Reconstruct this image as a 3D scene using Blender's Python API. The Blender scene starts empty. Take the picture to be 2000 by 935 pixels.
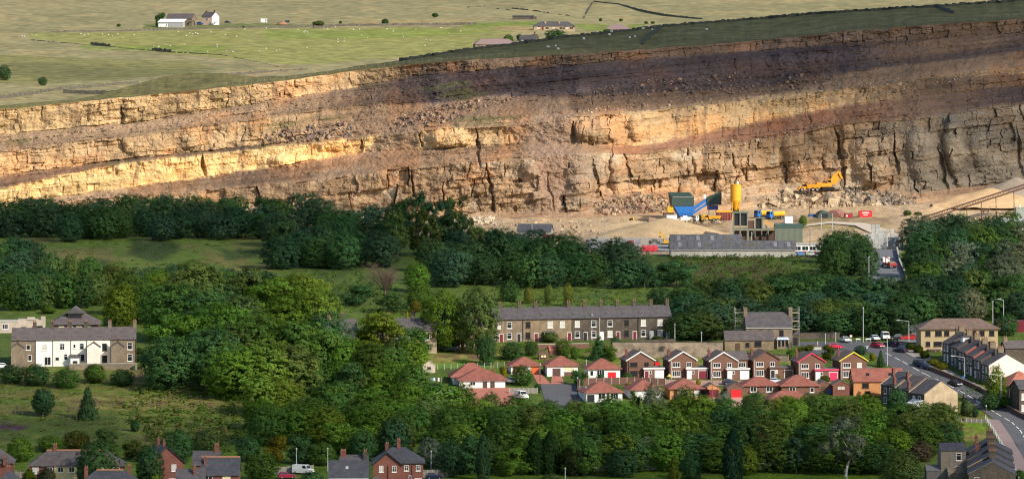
import bpy, math, random
import numpy as np
from mathutils import Vector, Matrix
R = math.radians
rnd = random.Random(7)
SC = bpy.context.scene
COL = SC.collection

# ------------------------------------------------------------------ camera, world, sun, exposure
FPX = 9500.0        # focal length in pixels of the 2000 px wide photograph
ZC = 150.0          # camera height
cam_d = bpy.data.cameras.new('camera')
cam = bpy.data.objects.new('camera', cam_d); COL.objects.link(cam)
cam.location = (0, 0, ZC); cam.rotation_euler = (R(90), 0, 0)
cam_d.sensor_fit = 'HORIZONTAL'; cam_d.sensor_width = 36.0
cam_d.lens = 36.0 * FPX / 2000.0
cam_d.shift_y = -467.5 / 2000.0
cam_d.clip_start = 1.0; cam_d.clip_end = 30000
SC.camera = cam

SUN_EL, SUN_AZ = 31.0, 47.0      # azimuth measured from straight behind the camera towards the right
sdir = Vector((math.sin(R(SUN_AZ)) * math.cos(R(SUN_EL)), -math.cos(R(SUN_AZ)) * math.cos(R(SUN_EL)), math.sin(R(SUN_EL))))
W = bpy.data.worlds.new('World'); SC.world = W; W.use_nodes = True
wn = W.node_tree.nodes; wn.clear()
sky = wn.new('ShaderNodeTexSky'); sky.sky_type = 'NISHITA'; sky.sun_disc = False
sky.sun_elevation = R(SUN_EL); sky.sun_rotation = R(180 - SUN_AZ)
bgn = wn.new('ShaderNodeBackground'); bgn.inputs[1].default_value = 0.14
won = wn.new('ShaderNodeOutputWorld')
W.node_tree.links.new(sky.outputs[0], bgn.inputs[0]); W.node_tree.links.new(bgn.outputs[0], won.inputs[0])
sl = bpy.data.lights.new('sun', 'SUN'); sl.energy = 4.8; sl.angle = R(0.5); sl.color = (1.0, 0.91, 0.76)
so = bpy.data.objects.new('sun', sl); COL.objects.link(so)
so.rotation_euler = sdir.to_track_quat('Z', 'Y').to_euler(); so.location = (300, -200, 800)
SC.view_settings.view_transform = 'Standard'; SC.view_settings.look = 'None'
SC.view_settings.exposure = 0.18; SC.view_settings.gamma = 1.0
SC.view_settings.use_curve_mapping = False
SC.render.engine = 'CYCLES'
SC.cycles.max_bounces = 5; SC.cycles.diffuse_bounces = 2; SC.cycles.transparent_max_bounces = 8
SC.cycles.glossy_bounces = 2; SC.cycles.transmission_bounces = 2; SC.cycles.use_denoising = True
SC.cycles.pixel_filter_type = 'BLACKMAN_HARRIS'; SC.cycles.filter_width = 1.2

# ------------------------------------------------------------------ noise on arrays
def vnoise(x, y, seed=0):
    r = np.random.RandomState(seed); n = 256
    t = r.rand(n, n)
    xi = np.floor(x).astype(int); yi = np.floor(y).astype(int)
    fx = x - xi; fy = y - yi
    fx = fx * fx * (3 - 2 * fx); fy = fy * fy * (3 - 2 * fy)
    a = t[yi % n, xi % n]; b = t[yi % n, (xi + 1) % n]; c = t[(yi + 1) % n, xi % n]; d = t[(yi + 1) % n, (xi + 1) % n]
    return (a * (1 - fx) + b * fx) * (1 - fy) + (c * (1 - fx) + d * fx) * fy
def fbm(x, y, oct=4, seed=0, gain=0.5):
    s = 0; amp = 1; tot = 0
    for o in range(oct):
        s = s + amp * vnoise(x * 2 ** o + 17.3 * o, y * 2 ** o + 5.1 * o, seed + o); tot += amp; amp *= gain
    return s / tot          # 0..1
def sstep(a, b, x):
    t = np.clip((x - a) / (b - a), 0, 1); return t * t * (3 - 2 * t)

# ------------------------------------------------------------------ where the ground lies: picture height -> distance along the sight line
_ty = np.array([370, 400, 425, 450, 480, 540, 600, 660, 700, 740, 800, 900, 960, 1100, 1500], float)
_tY = np.array([1800, 1772, 1735, 1665, 1600, 1480, 1395, 1312, 1270, 1240, 1200, 1130, 1080, 1000, 800], float)
_yy = np.arange(300, 1500, 2.0)
_YY = np.interp(_yy, _ty, _tY)
_YY[:35] = 1800 + (370 - _yy[:35]) * 1.0
_k = np.ones(13) / 13
_YY = np.convolve(np.pad(_YY, 6, mode='edge'), _k, 'valid')
def F(y): return np.interp(y, _yy, _YY)
def at(x, y, Y):
    return Vector(((x - 1000) / FPX * Y, Y, ZC - y / FPX * Y))
def P(x, y, dz=0.0):            # the ground point seen at (x, y)
    p = at(x, y, float(F(y))); p.z += dz; return p
def ppm(y): return FPX / float(F(y))     # pixels per metre at the ground seen at y
_gz = ZC - _yy / FPX * _YY
_o = np.argsort(_YY)
def gz(Y): return float(np.interp(Y, _YY[_o], _gz[_o]))
def G(X, Y, dz=0.0): return Vector((X, Y, gz(Y) + dz))

# ------------------------------------------------------------------ tags and mesh helpers
def tag(o, label=None, cat=None, group=None, kind=None):
    if label: o['label'] = label
    if cat: o['category'] = cat
    if group: o['group'] = group
    if kind: o['kind'] = kind
    return o
def empty(name, loc, label, cat, rz=0.0, group=None):
    o = bpy.data.objects.new(name, None); COL.objects.link(o)
    o.empty_display_size = 0.5
    o.location = loc; o.rotation_euler = (0, 0, rz)
    return tag(o, label, cat, group)
def link(name, me, parent=None, loc=None):
    o = bpy.data.objects.new(name, me); COL.objects.link(o)
    if parent is not None: o.parent = parent
    if loc is not None: o.location = loc
    return o
def copy_tree(o, parent=None):
    c = o.copy(); COL.objects.link(c)
    if parent is not None: c.parent = parent
    for ch in list(o.children): copy_tree(ch, c)
    return c
class MB:
    def __init__(s): s.v = []; s.f = []; s.m = []; s.mat = 0
    def add(s, vs, fs):
        b = len(s.v); s.v += [tuple(p) for p in vs]
        s.f += [tuple(i + b for i in f) for f in fs]; s.m += [s.mat] * len(fs); return s
    def box(s, x0, x1, y0, y1, z0, z1):
        return s.add([(x0, y0, z0), (x1, y0, z0), (x1, y1, z0), (x0, y1, z0), (x0, y0, z1), (x1, y0, z1), (x1, y1, z1), (x0, y1, z1)],
                     [(3, 2, 1, 0), (4, 5, 6, 7), (0, 1, 5, 4), (1, 2, 6, 5), (2, 3, 7, 6), (3, 0, 4, 7)])
    def hexa(s, b, t):           # bottom ring, top ring, both counter-clockwise
        n = len(b)
        return s.add(list(b) + list(t), [tuple(range(n - 1, -1, -1)), tuple(range(n, 2 * n))] + [(i, (i + 1) % n, n + (i + 1) % n, n + i) for i in range(n)])
    def prism_y(s, pts, y0, y1):  # pts (x, z) counter-clockwise seen from -y
        return s.hexa([(x, y1, z) for x, z in pts][::-1], [(x, y0, z) for x, z in pts][::-1]) if False else s._ex([(x, y0, z) for x, z in pts], [(x, y1, z) for x, z in pts])
    def prism_x(s, pts, x0, x1):  # pts (y, z)
        return s._ex([(x0, y, z) for y, z in pts], [(x1, y, z) for y, z in pts])
    def _ex(s, a, b):
        n = len(a)
        return s.add(a + b, [tuple(range(n)), tuple(range(2 * n - 1, n - 1, -1))] + [(i, n + i, n + (i + 1) % n, (i + 1) % n) for i in range(n)])
    def tube(s, p, q, r, n=6, r2=None):
        p = Vector(p); q = Vector(q); d = (q - p).normalized(); r2 = r if r2 is None else r2
        u = d.orthogonal().normalized(); w = d.cross(u)
        a = [p + (u * math.cos(2 * math.pi * k / n) + w * math.sin(2 * math.pi * k / n)) * r for k in range(n)]
        b = [q + (u * math.cos(2 * math.pi * k / n) + w * math.sin(2 * math.pi * k / n)) * r2 for k in range(n)]
        return s.hexa(a, b)
    def lathe(s, cx, cy, prof, n=12, axis='z'):   # prof (r, z)
        vs = []; fs = []
        for r, z in prof:
            for k in range(n):
                c, t = math.cos(2 * math.pi * k / n) * r, math.sin(2 * math.pi * k / n) * r
                vs.append((cx + c, cy + t, z) if axis == 'z' else ((z, cx + c, cy + t) if axis == 'x' else (cx + c, z, cy + t)))
        for i in range(len(prof) - 1):
            for k in range(n):
                fs.append((i * n + k, i * n + (k + 1) % n, (i + 1) * n + (k + 1) % n, (i + 1) * n + k))
        fs.append(tuple(range(n - 1, -1, -1))); fs.append(tuple(range((len(prof) - 1) * n, len(prof) * n)))
        return s.add(vs, fs)
    def xf(s, M, start=0):
        for i in range(start, len(s.v)): s.v[i] = tuple(M @ Vector(s.v[i]))
        return s
    def mesh(s, name, mats):
        me = bpy.data.meshes.new(name); me.from_pydata(s.v, [], s.f)
        mats = mats if isinstance(mats, (list, tuple)) else [mats]
        for m in mats: me.materials.append(m)
        if any(s.m): me.polygons.foreach_set('material_index', s.m)
        fix_normals(me); me.update(); return me
    def obj(s, name, mats, parent=None, loc=None):
        return link(name, s.mesh(name, mats), parent, loc)
import bmesh
def fix_normals(me):
    bm = bmesh.new(); bm.from_mesh(me); bmesh.ops.recalc_face_normals(bm, faces=bm.faces); bm.to_mesh(me); bm.free()
def grid_mesh(name, pts, mats, cols=None, smooth=True, flip=False):
    nv, nu, _ = pts.shape
    me = bpy.data.meshes.new(name)
    idx = np.arange(nv * nu).reshape(nv, nu)
    q = np.stack([idx[:-1, :-1], idx[:-1, 1:], idx[1:, 1:], idx[1:, :-1]], -1).reshape(-1, 4)
    if flip: q = q[:, ::-1]
    raw_mesh(me, pts.reshape(-1, 3), q, smooth)
    for m in (mats if isinstance(mats, (list, tuple)) else [mats]): me.materials.append(m)
    if cols is not None: set_col(me, cols.reshape(-1, 3))
    return me
def raw_mesh(me, v, q, smooth=False):
    k = q.shape[1]
    me.vertices.add(len(v)); me.vertices.foreach_set('co', np.ascontiguousarray(v, np.float32).ravel())
    me.loops.add(q.size); me.loops.foreach_set('vertex_index', np.ascontiguousarray(q, np.int32).ravel())
    me.polygons.add(len(q)); me.polygons.foreach_set('loop_start', np.arange(0, q.size, k, dtype=np.int32))
    me.polygons.foreach_set('use_smooth', np.full(len(q), smooth, bool))
    me.update(calc_edges=True); me.validate()
def set_col(me, c, name='Col'):
    a = me.attributes.new(name, 'FLOAT_COLOR', 'POINT')
    a.data.foreach_set('color', np.concatenate([c, np.ones((len(c), 1))], 1).astype(np.float32).ravel())

# ------------------------------------------------------------------ materials
_mc = {}
def nodes(m):
    m.use_nodes = True; nt = m.node_tree; return nt, nt.nodes['Principled BSDF']
def mat(name, c, rough=0.8, var=0.18, scale=1.5, spec=0.3, metal=0.0, bump=0.0, fine=None):
    """plain surface: colour broken up by two noises (weathering and grain)"""
    if name in _mc: return _mc[name]
    m = bpy.data.materials.new(name); nt, b = nodes(m); N = nt.nodes; L = nt.links
    tc = N.new('ShaderNodeTexCoord')
    n1 = N.new('ShaderNodeTexNoise'); n1.inputs['Scale'].default_value = scale; n1.inputs['Detail'].default_value = 5
    n2 = N.new('ShaderNodeTexNoise'); n2.inputs['Scale'].default_value = fine or scale * 6; n2.inputs['Detail'].default_value = 3
    L.new(tc.outputs['Object'], n1.inputs[0]); L.new(tc.outputs['Object'], n2.inputs[0])
    ad = N.new('ShaderNodeMath'); ad.operation = 'ADD'; L.new(n1.outputs[0], ad.inputs[0]); L.new(n2.outputs[0], ad.inputs[1])
    mr = N.new('ShaderNodeMapRange'); mr.inputs[1].default_value = 0.65; mr.inputs[2].default_value = 1.35
    mr.inputs[3].default_value = 1 - var; mr.inputs[4].default_value = 1 + var; L.new(ad.outputs[0], mr.inputs[0])
    mx = N.new('ShaderNodeVectorMath'); mx.operation = 'SCALE'; mx.inputs[0].default_value = c
    L.new(mr.outputs[0], mx.inputs['Scale']); L.new(mx.outputs[0], b.inputs['Base Color'])
    b.inputs['Roughness'].default_value = rough; b.inputs['Specular IOR Level'].default_value = spec; b.inputs['Metallic'].default_value = metal
    if bump:
        bp = N.new('ShaderNodeBump'); bp.inputs['Strength'].default_value = 1; bp.inputs['Distance'].default_value = bump
        L.new(n2.outputs[0], bp.inputs['Height']); L.new(bp.outputs[0], b.inputs['Normal'])
    _mc[name] = m; return m
def masonry(name, c1, c2, mortar, bw=0.45, bh=0.22, var=0.25, soot=0.0, sootc=(0.05, 0.045, 0.04)):
    """coursed stone or brick with stained patches; courses run level on every wall"""
    m = bpy.data.materials.new(name); nt, b = nodes(m); N = nt.nodes; L = nt.links
    tc = N.new('ShaderNodeTexCoord'); sx = N.new('ShaderNodeSeparateXYZ'); L.new(tc.outputs['Object'], sx.inputs[0])
    ad = N.new('ShaderNodeMath'); ad.operation = 'ADD'; L.new(sx.outputs[0], ad.inputs[0]); L.new(sx.outputs[1], ad.inputs[1])
    cb = N.new('ShaderNodeCombineXYZ'); L.new(ad.outputs[0], cb.inputs[0]); L.new(sx.outputs[2], cb.inputs[1])
    br = N.new('ShaderNodeTexBrick'); L.new(cb.outputs[0], br.inputs[0]); br.inputs['Scale'].default_value = 1
    br.inputs['Color1'].default_value = (*c1, 1); br.inputs['Color2'].default_value = (*c2, 1); br.inputs['Mortar'].default_value = (*mortar, 1)
    br.inputs['Mortar Size'].default_value = bh * 0.06; br.inputs['Brick Width'].default_value = bw; br.inputs['Row Height'].default_value = bh
    no = N.new('ShaderNodeTexNoise'); no.inputs['Scale'].default_value = 0.5; no.inputs['Detail'].default_value = 6; L.new(tc.outputs['Object'], no.inputs[0])
    mr = N.new('ShaderNodeMapRange'); mr.inputs[1].default_value = 0.3; mr.inputs[2].default_value = 0.7; mr.inputs[3].default_value = 1 - var; mr.inputs[4].default_value = 1 + var
    L.new(no.outputs[0], mr.inputs[0])
    mx = N.new('ShaderNodeVectorMath'); mx.operation = 'SCALE'; L.new(br.outputs[0], mx.inputs[0]); L.new(mr.outputs[0], mx.inputs['Scale'])
    out = mx.outputs[0]
    if soot:
        n2 = N.new('ShaderNodeTexNoise'); n2.inputs['Scale'].default_value = 0.25; n2.inputs['Detail'].default_value = 8; L.new(tc.outputs['Object'], n2.inputs[0])
        m2 = N.new('ShaderNodeMapRange'); m2.inputs[1].default_value = 0.62 - soot * 0.3; m2.inputs[2].default_value = 0.72 - soot * 0.2; L.new(n2.outputs[0], m2.inputs[0])
        mi = N.new('ShaderNodeMix'); mi.data_type = 'RGBA'; L.new(m2.outputs[0], mi.inputs[0]); L.new(out, mi.inputs[6]); mi.inputs[7].default_value = (*sootc, 1); out = mi.outputs[2]
    L.new(out, b.inputs['Base Color']); b.inputs['Roughness'].default_value = 0.92; b.inputs['Specular IOR Level'].default_value = 0.15
    return m
def roofing(name, c1, c2, row=0.3, w=0.3, axis='y', var=0.2):
    """slates or tiles in courses up the slope; a few patches weathered"""
    m = bpy.data.materials.new(name); nt, b = nodes(m); N = nt.nodes; L = nt.links
    tc = N.new('ShaderNodeTexCoord'); sx = N.new('ShaderNodeSeparateXYZ'); L.new(tc.outputs['Object'], sx.inputs[0])
    ad = N.new('ShaderNodeMath'); ad.operation = 'ADD'; L.new(sx.outputs[0], ad.inputs[0]); L.new(sx.outputs[1], ad.inputs[1])
    cb = N.new('ShaderNodeCombineXYZ'); L.new(ad.outputs[0], cb.inputs[0]); L.new(sx.outputs[2], cb.inputs[1])
    br = N.new('ShaderNodeTexBrick'); L.new(cb.outputs[0], br.inputs[0]); br.inputs['Scale'].default_value = 1
    br.inputs['Color1'].default_value = (*c1, 1); br.inputs['Color2'].default_value = (*c2, 1); br.inputs['Mortar'].default_value = (*[k * 0.45 for k in c1], 1)
    br.inputs['Mortar Size'].default_value = 0.012; br.inputs['Brick Width'].default_value = w; br.inputs['Row Height'].default_value = row * 0.55
    no = N.new('ShaderNodeTexNoise'); no.inputs['Scale'].default_value = 0.7; no.inputs['Detail'].default_value = 6; L.new(tc.outputs['Object'], no.inputs[0])
    mr = N.new('ShaderNodeMapRange'); mr.inputs[1].default_value = 0.3; mr.inputs[2].default_value = 0.7; mr.inputs[3].default_value = 1 - var; mr.inputs[4].default_value = 1 + var
    L.new(no.outputs[0], mr.inputs[0])
    mx = N.new('ShaderNodeVectorMath'); mx.operation = 'SCALE'; L.new(br.outputs[0], mx.inputs[0]); L.new(mr.outputs[0], mx.inputs['Scale'])
    L.new(mx.outputs[0], b.inputs['Base Color']); b.inputs['Roughness'].default_value = 0.75; b.inputs['Specular IOR Level'].default_value = 0.25
    return m
def attr_mat(name, rough=0.95, nscale=0.5, var=0.3, bump=0.0, bscale=2.0, stretch=(1, 1, 1), spec=0.1):
    """colour of the stuff itself from the mesh attribute, broken up by noise"""
    m = bpy.data.materials.new(name); nt, b = nodes(m); N = nt.nodes; L = nt.links
    a = N.new('ShaderNodeAttribute'); a.attribute_name = 'Col'
    tc = N.new('ShaderNodeTexCoord'); mp = N.new('ShaderNodeMapping'); mp.inputs['Scale'].default_value = stretch; L.new(tc.outputs['Object'], mp.inputs[0])
    n1 = N.new('ShaderNodeTexNoise'); n1.inputs['Scale'].default_value = nscale; n1.inputs['Detail'].default_value = 8; n1.inputs['Roughness'].default_value = 0.65; L.new(mp.outputs[0], n1.inputs[0])
    mr = N.new('ShaderNodeMapRange'); mr.inputs[1].default_value = 0.3; mr.inputs[2].default_value = 0.7; mr.inputs[3].default_value = 1 - var; mr.inputs[4].default_value = 1 + var
    L.new(n1.outputs[0], mr.inputs[0])
    mx = N.new('ShaderNodeVectorMath'); mx.operation = 'SCALE'; L.new(a.outputs['Color'], mx.inputs[0]); L.new(mr.outputs[0], mx.inputs['Scale'])
    L.new(mx.outputs[0], b.inputs['Base Color']); b.inputs['Roughness'].default_value = rough; b.inputs['Specular IOR Level'].default_value = spec
    if bump:
        n2 = N.new('ShaderNodeTexNoise'); n2.inputs['Scale'].default_value = bscale; n2.inputs['Detail'].default_value = 6; L.new(mp.outputs[0], n2.inputs[0])
        bp = N.new('ShaderNodeBump'); bp.inputs['Distance'].default_value = bump; bp.inputs['Strength'].default_value = 1
        L.new(n2.outputs[0], bp.inputs['Height']); L.new(bp.outputs[0], b.inputs['Normal'])
    return m
# ================================================================== SETTING: hillside, quarry face, rim grass, moor
def inpoly(poly, x, y):
    r = np.zeros(x.shape, bool); n = len(poly)
    for i in range(n):
        x1, y1 = poly[i]; x2, y2 = poly[(i + 1) % n]
        if y1 == y2: continue
        c = ((y1 > y) != (y2 > y)) & (x < (x2 - x1) * (y - y1) / (y2 - y1) + x1)
        r ^= c
    return r
def blur(m, n):
    for _ in range(n):
        m = (m + np.roll(m, 1, 0) + np.roll(m, -1, 0)) / 3
        m = (m + np.roll(m, 1, 1) + np.roll(m, -1, 1)) / 3
    return m
M_ground = attr_mat('ground_cover', nscale=0.35, var=0.35, bump=0.5, bscale=1.2)
GRASS_D = np.array((.050, .078, .020)); GRASS = np.array((.105, .155, .026)); GRASS_Y = np.array((.22, .20, .06)); EARTH = np.array((.16, .105, .06))
SAND = np.array((.50, .36, .215)); YARD = np.array((.30, .27, .23)); DUST = np.array((.48, .355, .225)); LAWN = np.array((.085, .15, .012)); DUSTW = np.array((.62, .51, .38))

# ---- hillside sheet: from below the camera, over the valley, up to the quarry floor
gx = np.concatenate([np.linspace(-2600, -100, 26)[:-1], np.linspace(-100, 2100, 560), np.linspace(2100, 4600, 26)[1:]])
gy = np.concatenate([np.linspace(1480, 1000, 20)[:-1], np.linspace(1000, 352, 330)])
XX, YP = np.meshgrid(gx, gy)
wx, wy = XX + 60 * (fbm(XX / 40, YP / 20, 4, 5) - .5), YP + 22 * (fbm(XX / 35, YP / 18, 4, 9) - .5)
c = np.empty(XX.shape + (3,)); t = fbm(XX / 60, YP / 14, 5, 1)[..., None]
c[:] = GRASS_D * (1 - t) + GRASS * t
def region(poly, colour, mixc=None, sc=(30, 8), seed=3, amt=1.0):
    m = inpoly(poly, wx, wy)
    col = np.array(colour)[None, None]
    if mixc is not None:
        k = sstep(.35, .65, fbm(XX / sc[0], YP / sc[1], 4, seed))[..., None]
        col = col * (1 - k) + np.array(mixc) * k
    m = blur(m.astype(float), 2)[..., None] * amt
    c[:] = c * (1 - m) + col * m
region([(-200, 460), (540, 460), (540, 530), (300, 540), (-200, 540)], GRASS * 1.1, GRASS_Y * .8, (60, 10), 3)       # clearing
region([(-200, 735), (300, 735), (430, 760), (520, 800), (500, 850), (380, 870), (-200, 880)], GRASS * .85, np.array((.135, .135, .038)), (50, 6), 13)  # rough slope
region([(262, 468), (335, 470), (342, 492), (300, 506), (262, 500)], GRASS_D * 1.15, GRASS_D * .9, (20, 8), 19)
region([(150, 512), (215, 508), (222, 522), (170, 530)], GRASS_D * 1.1, GRASS_D * .9, (20, 8), 21)
region([(430, 488), (510, 486), (512, 500), (440, 505)], GRASS_D * 1.3, GRASS_D, (20, 8), 22)
region([(120, 775), (440, 772), (420, 800), (120, 800)], EARTH * .8, GRASS_Y * .8, (26, 5), 23, .75)
region([(-200, 815), (230, 812), (260, 850), (-200, 862)], GRASS_D * 1.05, GRASS * .6, (50, 7), 29, .8)  # cloud shade on the lower pasture put into the grass colour
region([(-40, 824), (60, 826), (56, 838), (-40, 838)], (.07, .03, .05), GRASS_D, (20, 6), 37)                             # heather
region([(600, 525), (690, 525), (690, 600), (600, 600)], GRASS * .75, GRASS_D, (20, 8), 43)
region([(1030, 566), (1270, 566), (1270, 600), (1030, 600)], GRASS * .85, GRASS_D * 1.4, (25, 8), 47)
region([(1300, 488), (1530, 488), (1530, 560), (1300, 560)], (.085, .075, .03), GRASS * .8, (18, 7), 53)           # scrubby bank
region([(800, 690), (960, 690), (1010, 720), (800, 722)], LAWN * 1.2, GRASS_Y, (40, 6), 59)
region([(840, 705), (980, 703), (1000, 722), (840, 722)], LAWN * 1.35, None)
region([(860, 690), (960, 684), (960, 702), (850, 706)], GRASS_Y * 1.1, EARTH, (30, 6), 61)
region([(960, 670), (1230, 670), (1230, 700), (960, 735)], LAWN, GRASS_Y * .7, (18, 6), 67)
region([(1210, 682), (1560, 690), (1560, 715), (1210, 712)], GRASS_Y * 1.1, LAWN, (30, 5), 71)
region([(860, 908), (1730, 908), (1730, 945), (860, 945)], LAWN * .9, GRASS * .6, (60, 5), 73)
region([(1690, 735), (2100, 735), (2100, 850), (1690, 850)], LAWN * 1.1, GRASS_Y * .5, (30, 6), 79)
region([(1860, 815), (1925, 818), (1925, 860), (1850, 860)], LAWN * 1.3, GRASS_Y * .8, (20, 6), 83)
region([(-200, 868), (700, 868), (700, 1000), (-200, 1000)], GRASS, LAWN * .8, (30, 8), 89, .7)
region([(0, 715), (280, 715), (280, 738), (0, 738)], EARTH, GRASS, (30, 6), 97)
# quarry floor and works yard
region([(-300, 462), (-300, 300), (2300, 300), (2300, 428), (1760, 452), (1690, 492), (1600, 500), (1560, 496), (1300, 494), (1150, 492), (1000, 468), (900, 460), (500, 440), (300, 436)], SAND, DUST, (60, 6), 101)
region([(1140, 463), (1310, 463), (1310, 496), (1140, 496)], YARD, DUST, (60, 4), 103)
region([(1560, 420), (1730, 426), (1730, 446), (1560, 450)], SAND * .85, GRASS_Y * 1.1, (30, 5), 107)
region([(1500, 428), (1760, 425), (1760, 433), (1500, 434)], DUST * .8, EARTH * 1.2, (40, 6), 109)
region([(1690, 452), (1800, 448), (1800, 485), (1690, 485)], DUSTW, DUST * 1.3, (40, 6), 109)
region([(1840, 400), (2100, 385), (2100, 425), (1840, 425)], SAND * 1.05, DUST * .9, (50, 4), 113)
region([(1280, 425), (1420, 425), (1420, 462), (1180, 462), (1230, 440)], SAND * .95, EARTH * 1.6, (35, 7), 117)
c *= (0.82 + .36 * fbm(XX / 9, YP / 4, 3, 131))[..., None]
Yg = F(YP) + 0
zz = ZC - YP / FPX * Yg
zz = zz + (fbm(XX / 24, YP / 8, 4, 15) - .5) * 0.7 * sstep(0, 1, inpoly([(-400, 300), (2400, 300), (2400, 480), (-400, 480)], XX, YP).astype(float))
pts = np.stack([(XX - 1000) / FPX * Yg, Yg, zz], -1)
# the near side of the valley, below and behind the camera
near = []
for Yn, Zn in ((-400, 190), (-60, 148), (60, 136), (180, 96), (330, 50), (520, 25), (680, 20)):
    near.append(np.stack([np.linspace(-700, 700, len(gx)), np.full(len(gx), Yn), np.full(len(gx), Zn)], -1))
pts = np.concatenate([np.array(near), pts], 0)
c = np.concatenate([np.broadcast_to(GRASS * .7, (7, len(gx), 3)), c], 0)
o = link('hillside_ground', grid_mesh('hillside_ground', pts, M_ground, c))
tag(o, 'grassy valley hillside rising from the gardens to the sandy quarry floor', kind='structure')

# ---- quarry face
cx_ = np.array([-150, 0, 250, 500, 700, 850, 1000, 1130, 1250, 1500, 1650, 1800, 2000, 2150], float)
bounds = np.array([  # rim, L0..L6 bottoms, base
    [222, 268, 305, 352, 376, 402, 405, 408, 412],
    [214, 262, 297, 345, 368, 397, 401, 405, 412],
    [190, 239, 268, 309, 319, 366, 384, 401, 410],
    [165, 201, 234, 285, 291, 330, 364, 402, 412],
    [138, 168, 206, 266, 271, 297, 340, 408, 414],
    [122, 141, 204, 250, 253, 290, 318, 412, 418],
    [113, 132, 188, 243, 246, 280, 315, 413, 420],
    [106, 125, 188, 226, 229, 281, 300, 412, 420],
    [97, 115, 183, 218, 221, 284, 300, 396, 414],
    [78, 98, 168, 187, 191, 234, 274, 356, 402],
    [62, 86, 140, 168, 172, 206, 242, 371, 396],
    [50, 78, 124, 154, 158, 186, 232, 374, 393],
    [38, 63, 100, 138, 142, 166, 202, 350, 368],
    [26, 52, 88, 128, 132, 156, 192, 338, 356]], float)
steep = np.array([  # depth metres per metre of height
    [.2, 1.3, .6, 2.2, .2, 1.5, .2, 1.5]] * 4 + [[.25, 1.3, 1.2, 2.2, .2, 1.6, .15, 1.4]] + [[.3, 1.2, 1.5, 2.4, .15, 1.4, .12, 1.4]] * 3 +
    [[.3, 1.2, 1.4, 2.2, .4, 1.0, .15, 1.4]] * 2 + [[.3, 1.2, 1.4, 2.0, .4, 1.0, .15, 1.5]] * 4, float)
OCH = (.56, .385, .20); YEL = (.74, .51, .24); BUF = (.375, .25, .148); SHA = (.18, .118, .080); SHA_SHADED = (.085, .064, .064); SCR = (.31, .20, .125)  # dark shale also carries some cloud shade of the upper face in its colour
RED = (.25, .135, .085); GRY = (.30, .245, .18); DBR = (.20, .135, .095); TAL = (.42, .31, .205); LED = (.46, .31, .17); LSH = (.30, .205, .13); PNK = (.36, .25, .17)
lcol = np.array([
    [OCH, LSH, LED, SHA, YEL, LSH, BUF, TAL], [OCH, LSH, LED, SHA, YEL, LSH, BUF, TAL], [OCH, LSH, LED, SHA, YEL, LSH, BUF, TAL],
    [LED, LSH, LED, SHA, YEL, SHA, BUF, TAL], [LED, SHA, SCR, SCR, YEL, SCR, BUF, TAL], [DBR, SHA_SHADED, SCR, SCR, OCH, SCR, BUF, TAL],
    [SCR, SHA_SHADED, SCR, SCR, LED, SCR, BUF, SCR], [DBR, SHA_SHADED, SHA, SCR, BUF, SCR, GRY, SCR], [DBR, SHA_SHADED, SHA, LED, LED, RED, BUF, SCR],
    [DBR, SHA_SHADED, SHA, OCH, OCH, RED, BUF, TAL], [DBR, SHA_SHADED, SHA, OCH, LED, RED, BUF, TAL], [DBR, SHA, SCR, LED, DBR, SHA, GRY, SCR],
    [DBR, SHA, SCR, LED, SHA, SHA_SHADED, GRY, SCR], [DBR, SHA, SCR, LED, SHA, SHA_SHADED, GRY, SCR]], float)
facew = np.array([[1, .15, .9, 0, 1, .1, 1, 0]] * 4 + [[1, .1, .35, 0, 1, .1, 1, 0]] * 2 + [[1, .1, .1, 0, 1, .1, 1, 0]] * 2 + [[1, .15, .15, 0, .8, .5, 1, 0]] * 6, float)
NU, NV = 2000, 340
ux = np.linspace(-280, 2260, NU)
vv = np.linspace(0, 1, NV)                     # 0 base, 1 rim
uw = ux + 10 * (fbm(ux / 30, ux * 0, 3, 71) - .5)
B = np.stack([np.interp(uw, cx_, bounds[:, k]) for k in range(9)], 1)       # NU x 9
Bs = np.maximum.accumulate(B, 1); Bs[:, 8] += 6
for k in range(1, 8): B[:, k] += 7 * (fbm(ux / 22, ux * 0 + k * 7.7, 3, 72) - .5) + 3 * (fbm(ux / 4, ux * 0 + k * 3.1, 2, 75) - .5)
B[:, 0] += 3 * (fbm(ux / 25, ux * 0, 3, 74) - .5)
B = np.maximum.accumulate(B, 1)
B[:, 8] += 6
ypx = B[:, 8][None] + (B[:, 0] - B[:, 8])[None] * vv[:, None]             # NV x NU picture heights
XU = np.broadcast_to(ux[None], ypx.shape)
# layer index (soft) and slope
layer = np.zeros(ypx.shape, int)
for k in range(1, 8): layer += (ypx > B[None, :, k]).astype(int)
def percol(tab):
    out = np.stack([np.interp(ux, cx_, tab[:, k]) for k in range(8)], 1)
    return np.take_along_axis(np.broadcast_to(out.T[:, None, :], (8,) + ypx.shape), layer[None], 0)[0]
st = percol(steep); fw = percol(facew)
ysm = Bs[:, 8][None] + (Bs[:, 0] - Bs[:, 8])[None] * vv[:, None]
hpx = np.abs(np.diff(ysm, axis=0, prepend=ysm[:1]))
lay_s = np.zeros(ypx.shape, int)
for k in range(1, 8): lay_s += (ysm > Bs[None, :, k]).astype(int)
st_s = np.take_along_axis(np.broadcast_to(np.stack([np.interp(ux, cx_, steep[:, k]) for k in range(8)], 1).T[:, None, :], (8,) + ypx.shape), lay_s[None], 0)[0]
D0 = F(Bs[:, 8])
d = D0[None] + np.cumsum(hpx * st_s / 5.25, 0)
kk_ = np.hanning(23)[1:-1]; kk_ /= kk_.sum()
d = np.apply_along_axis(lambda q: np.convolve(np.pad(q, 10, mode='edge'), kk_, 'valid'), 1, d)
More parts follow.
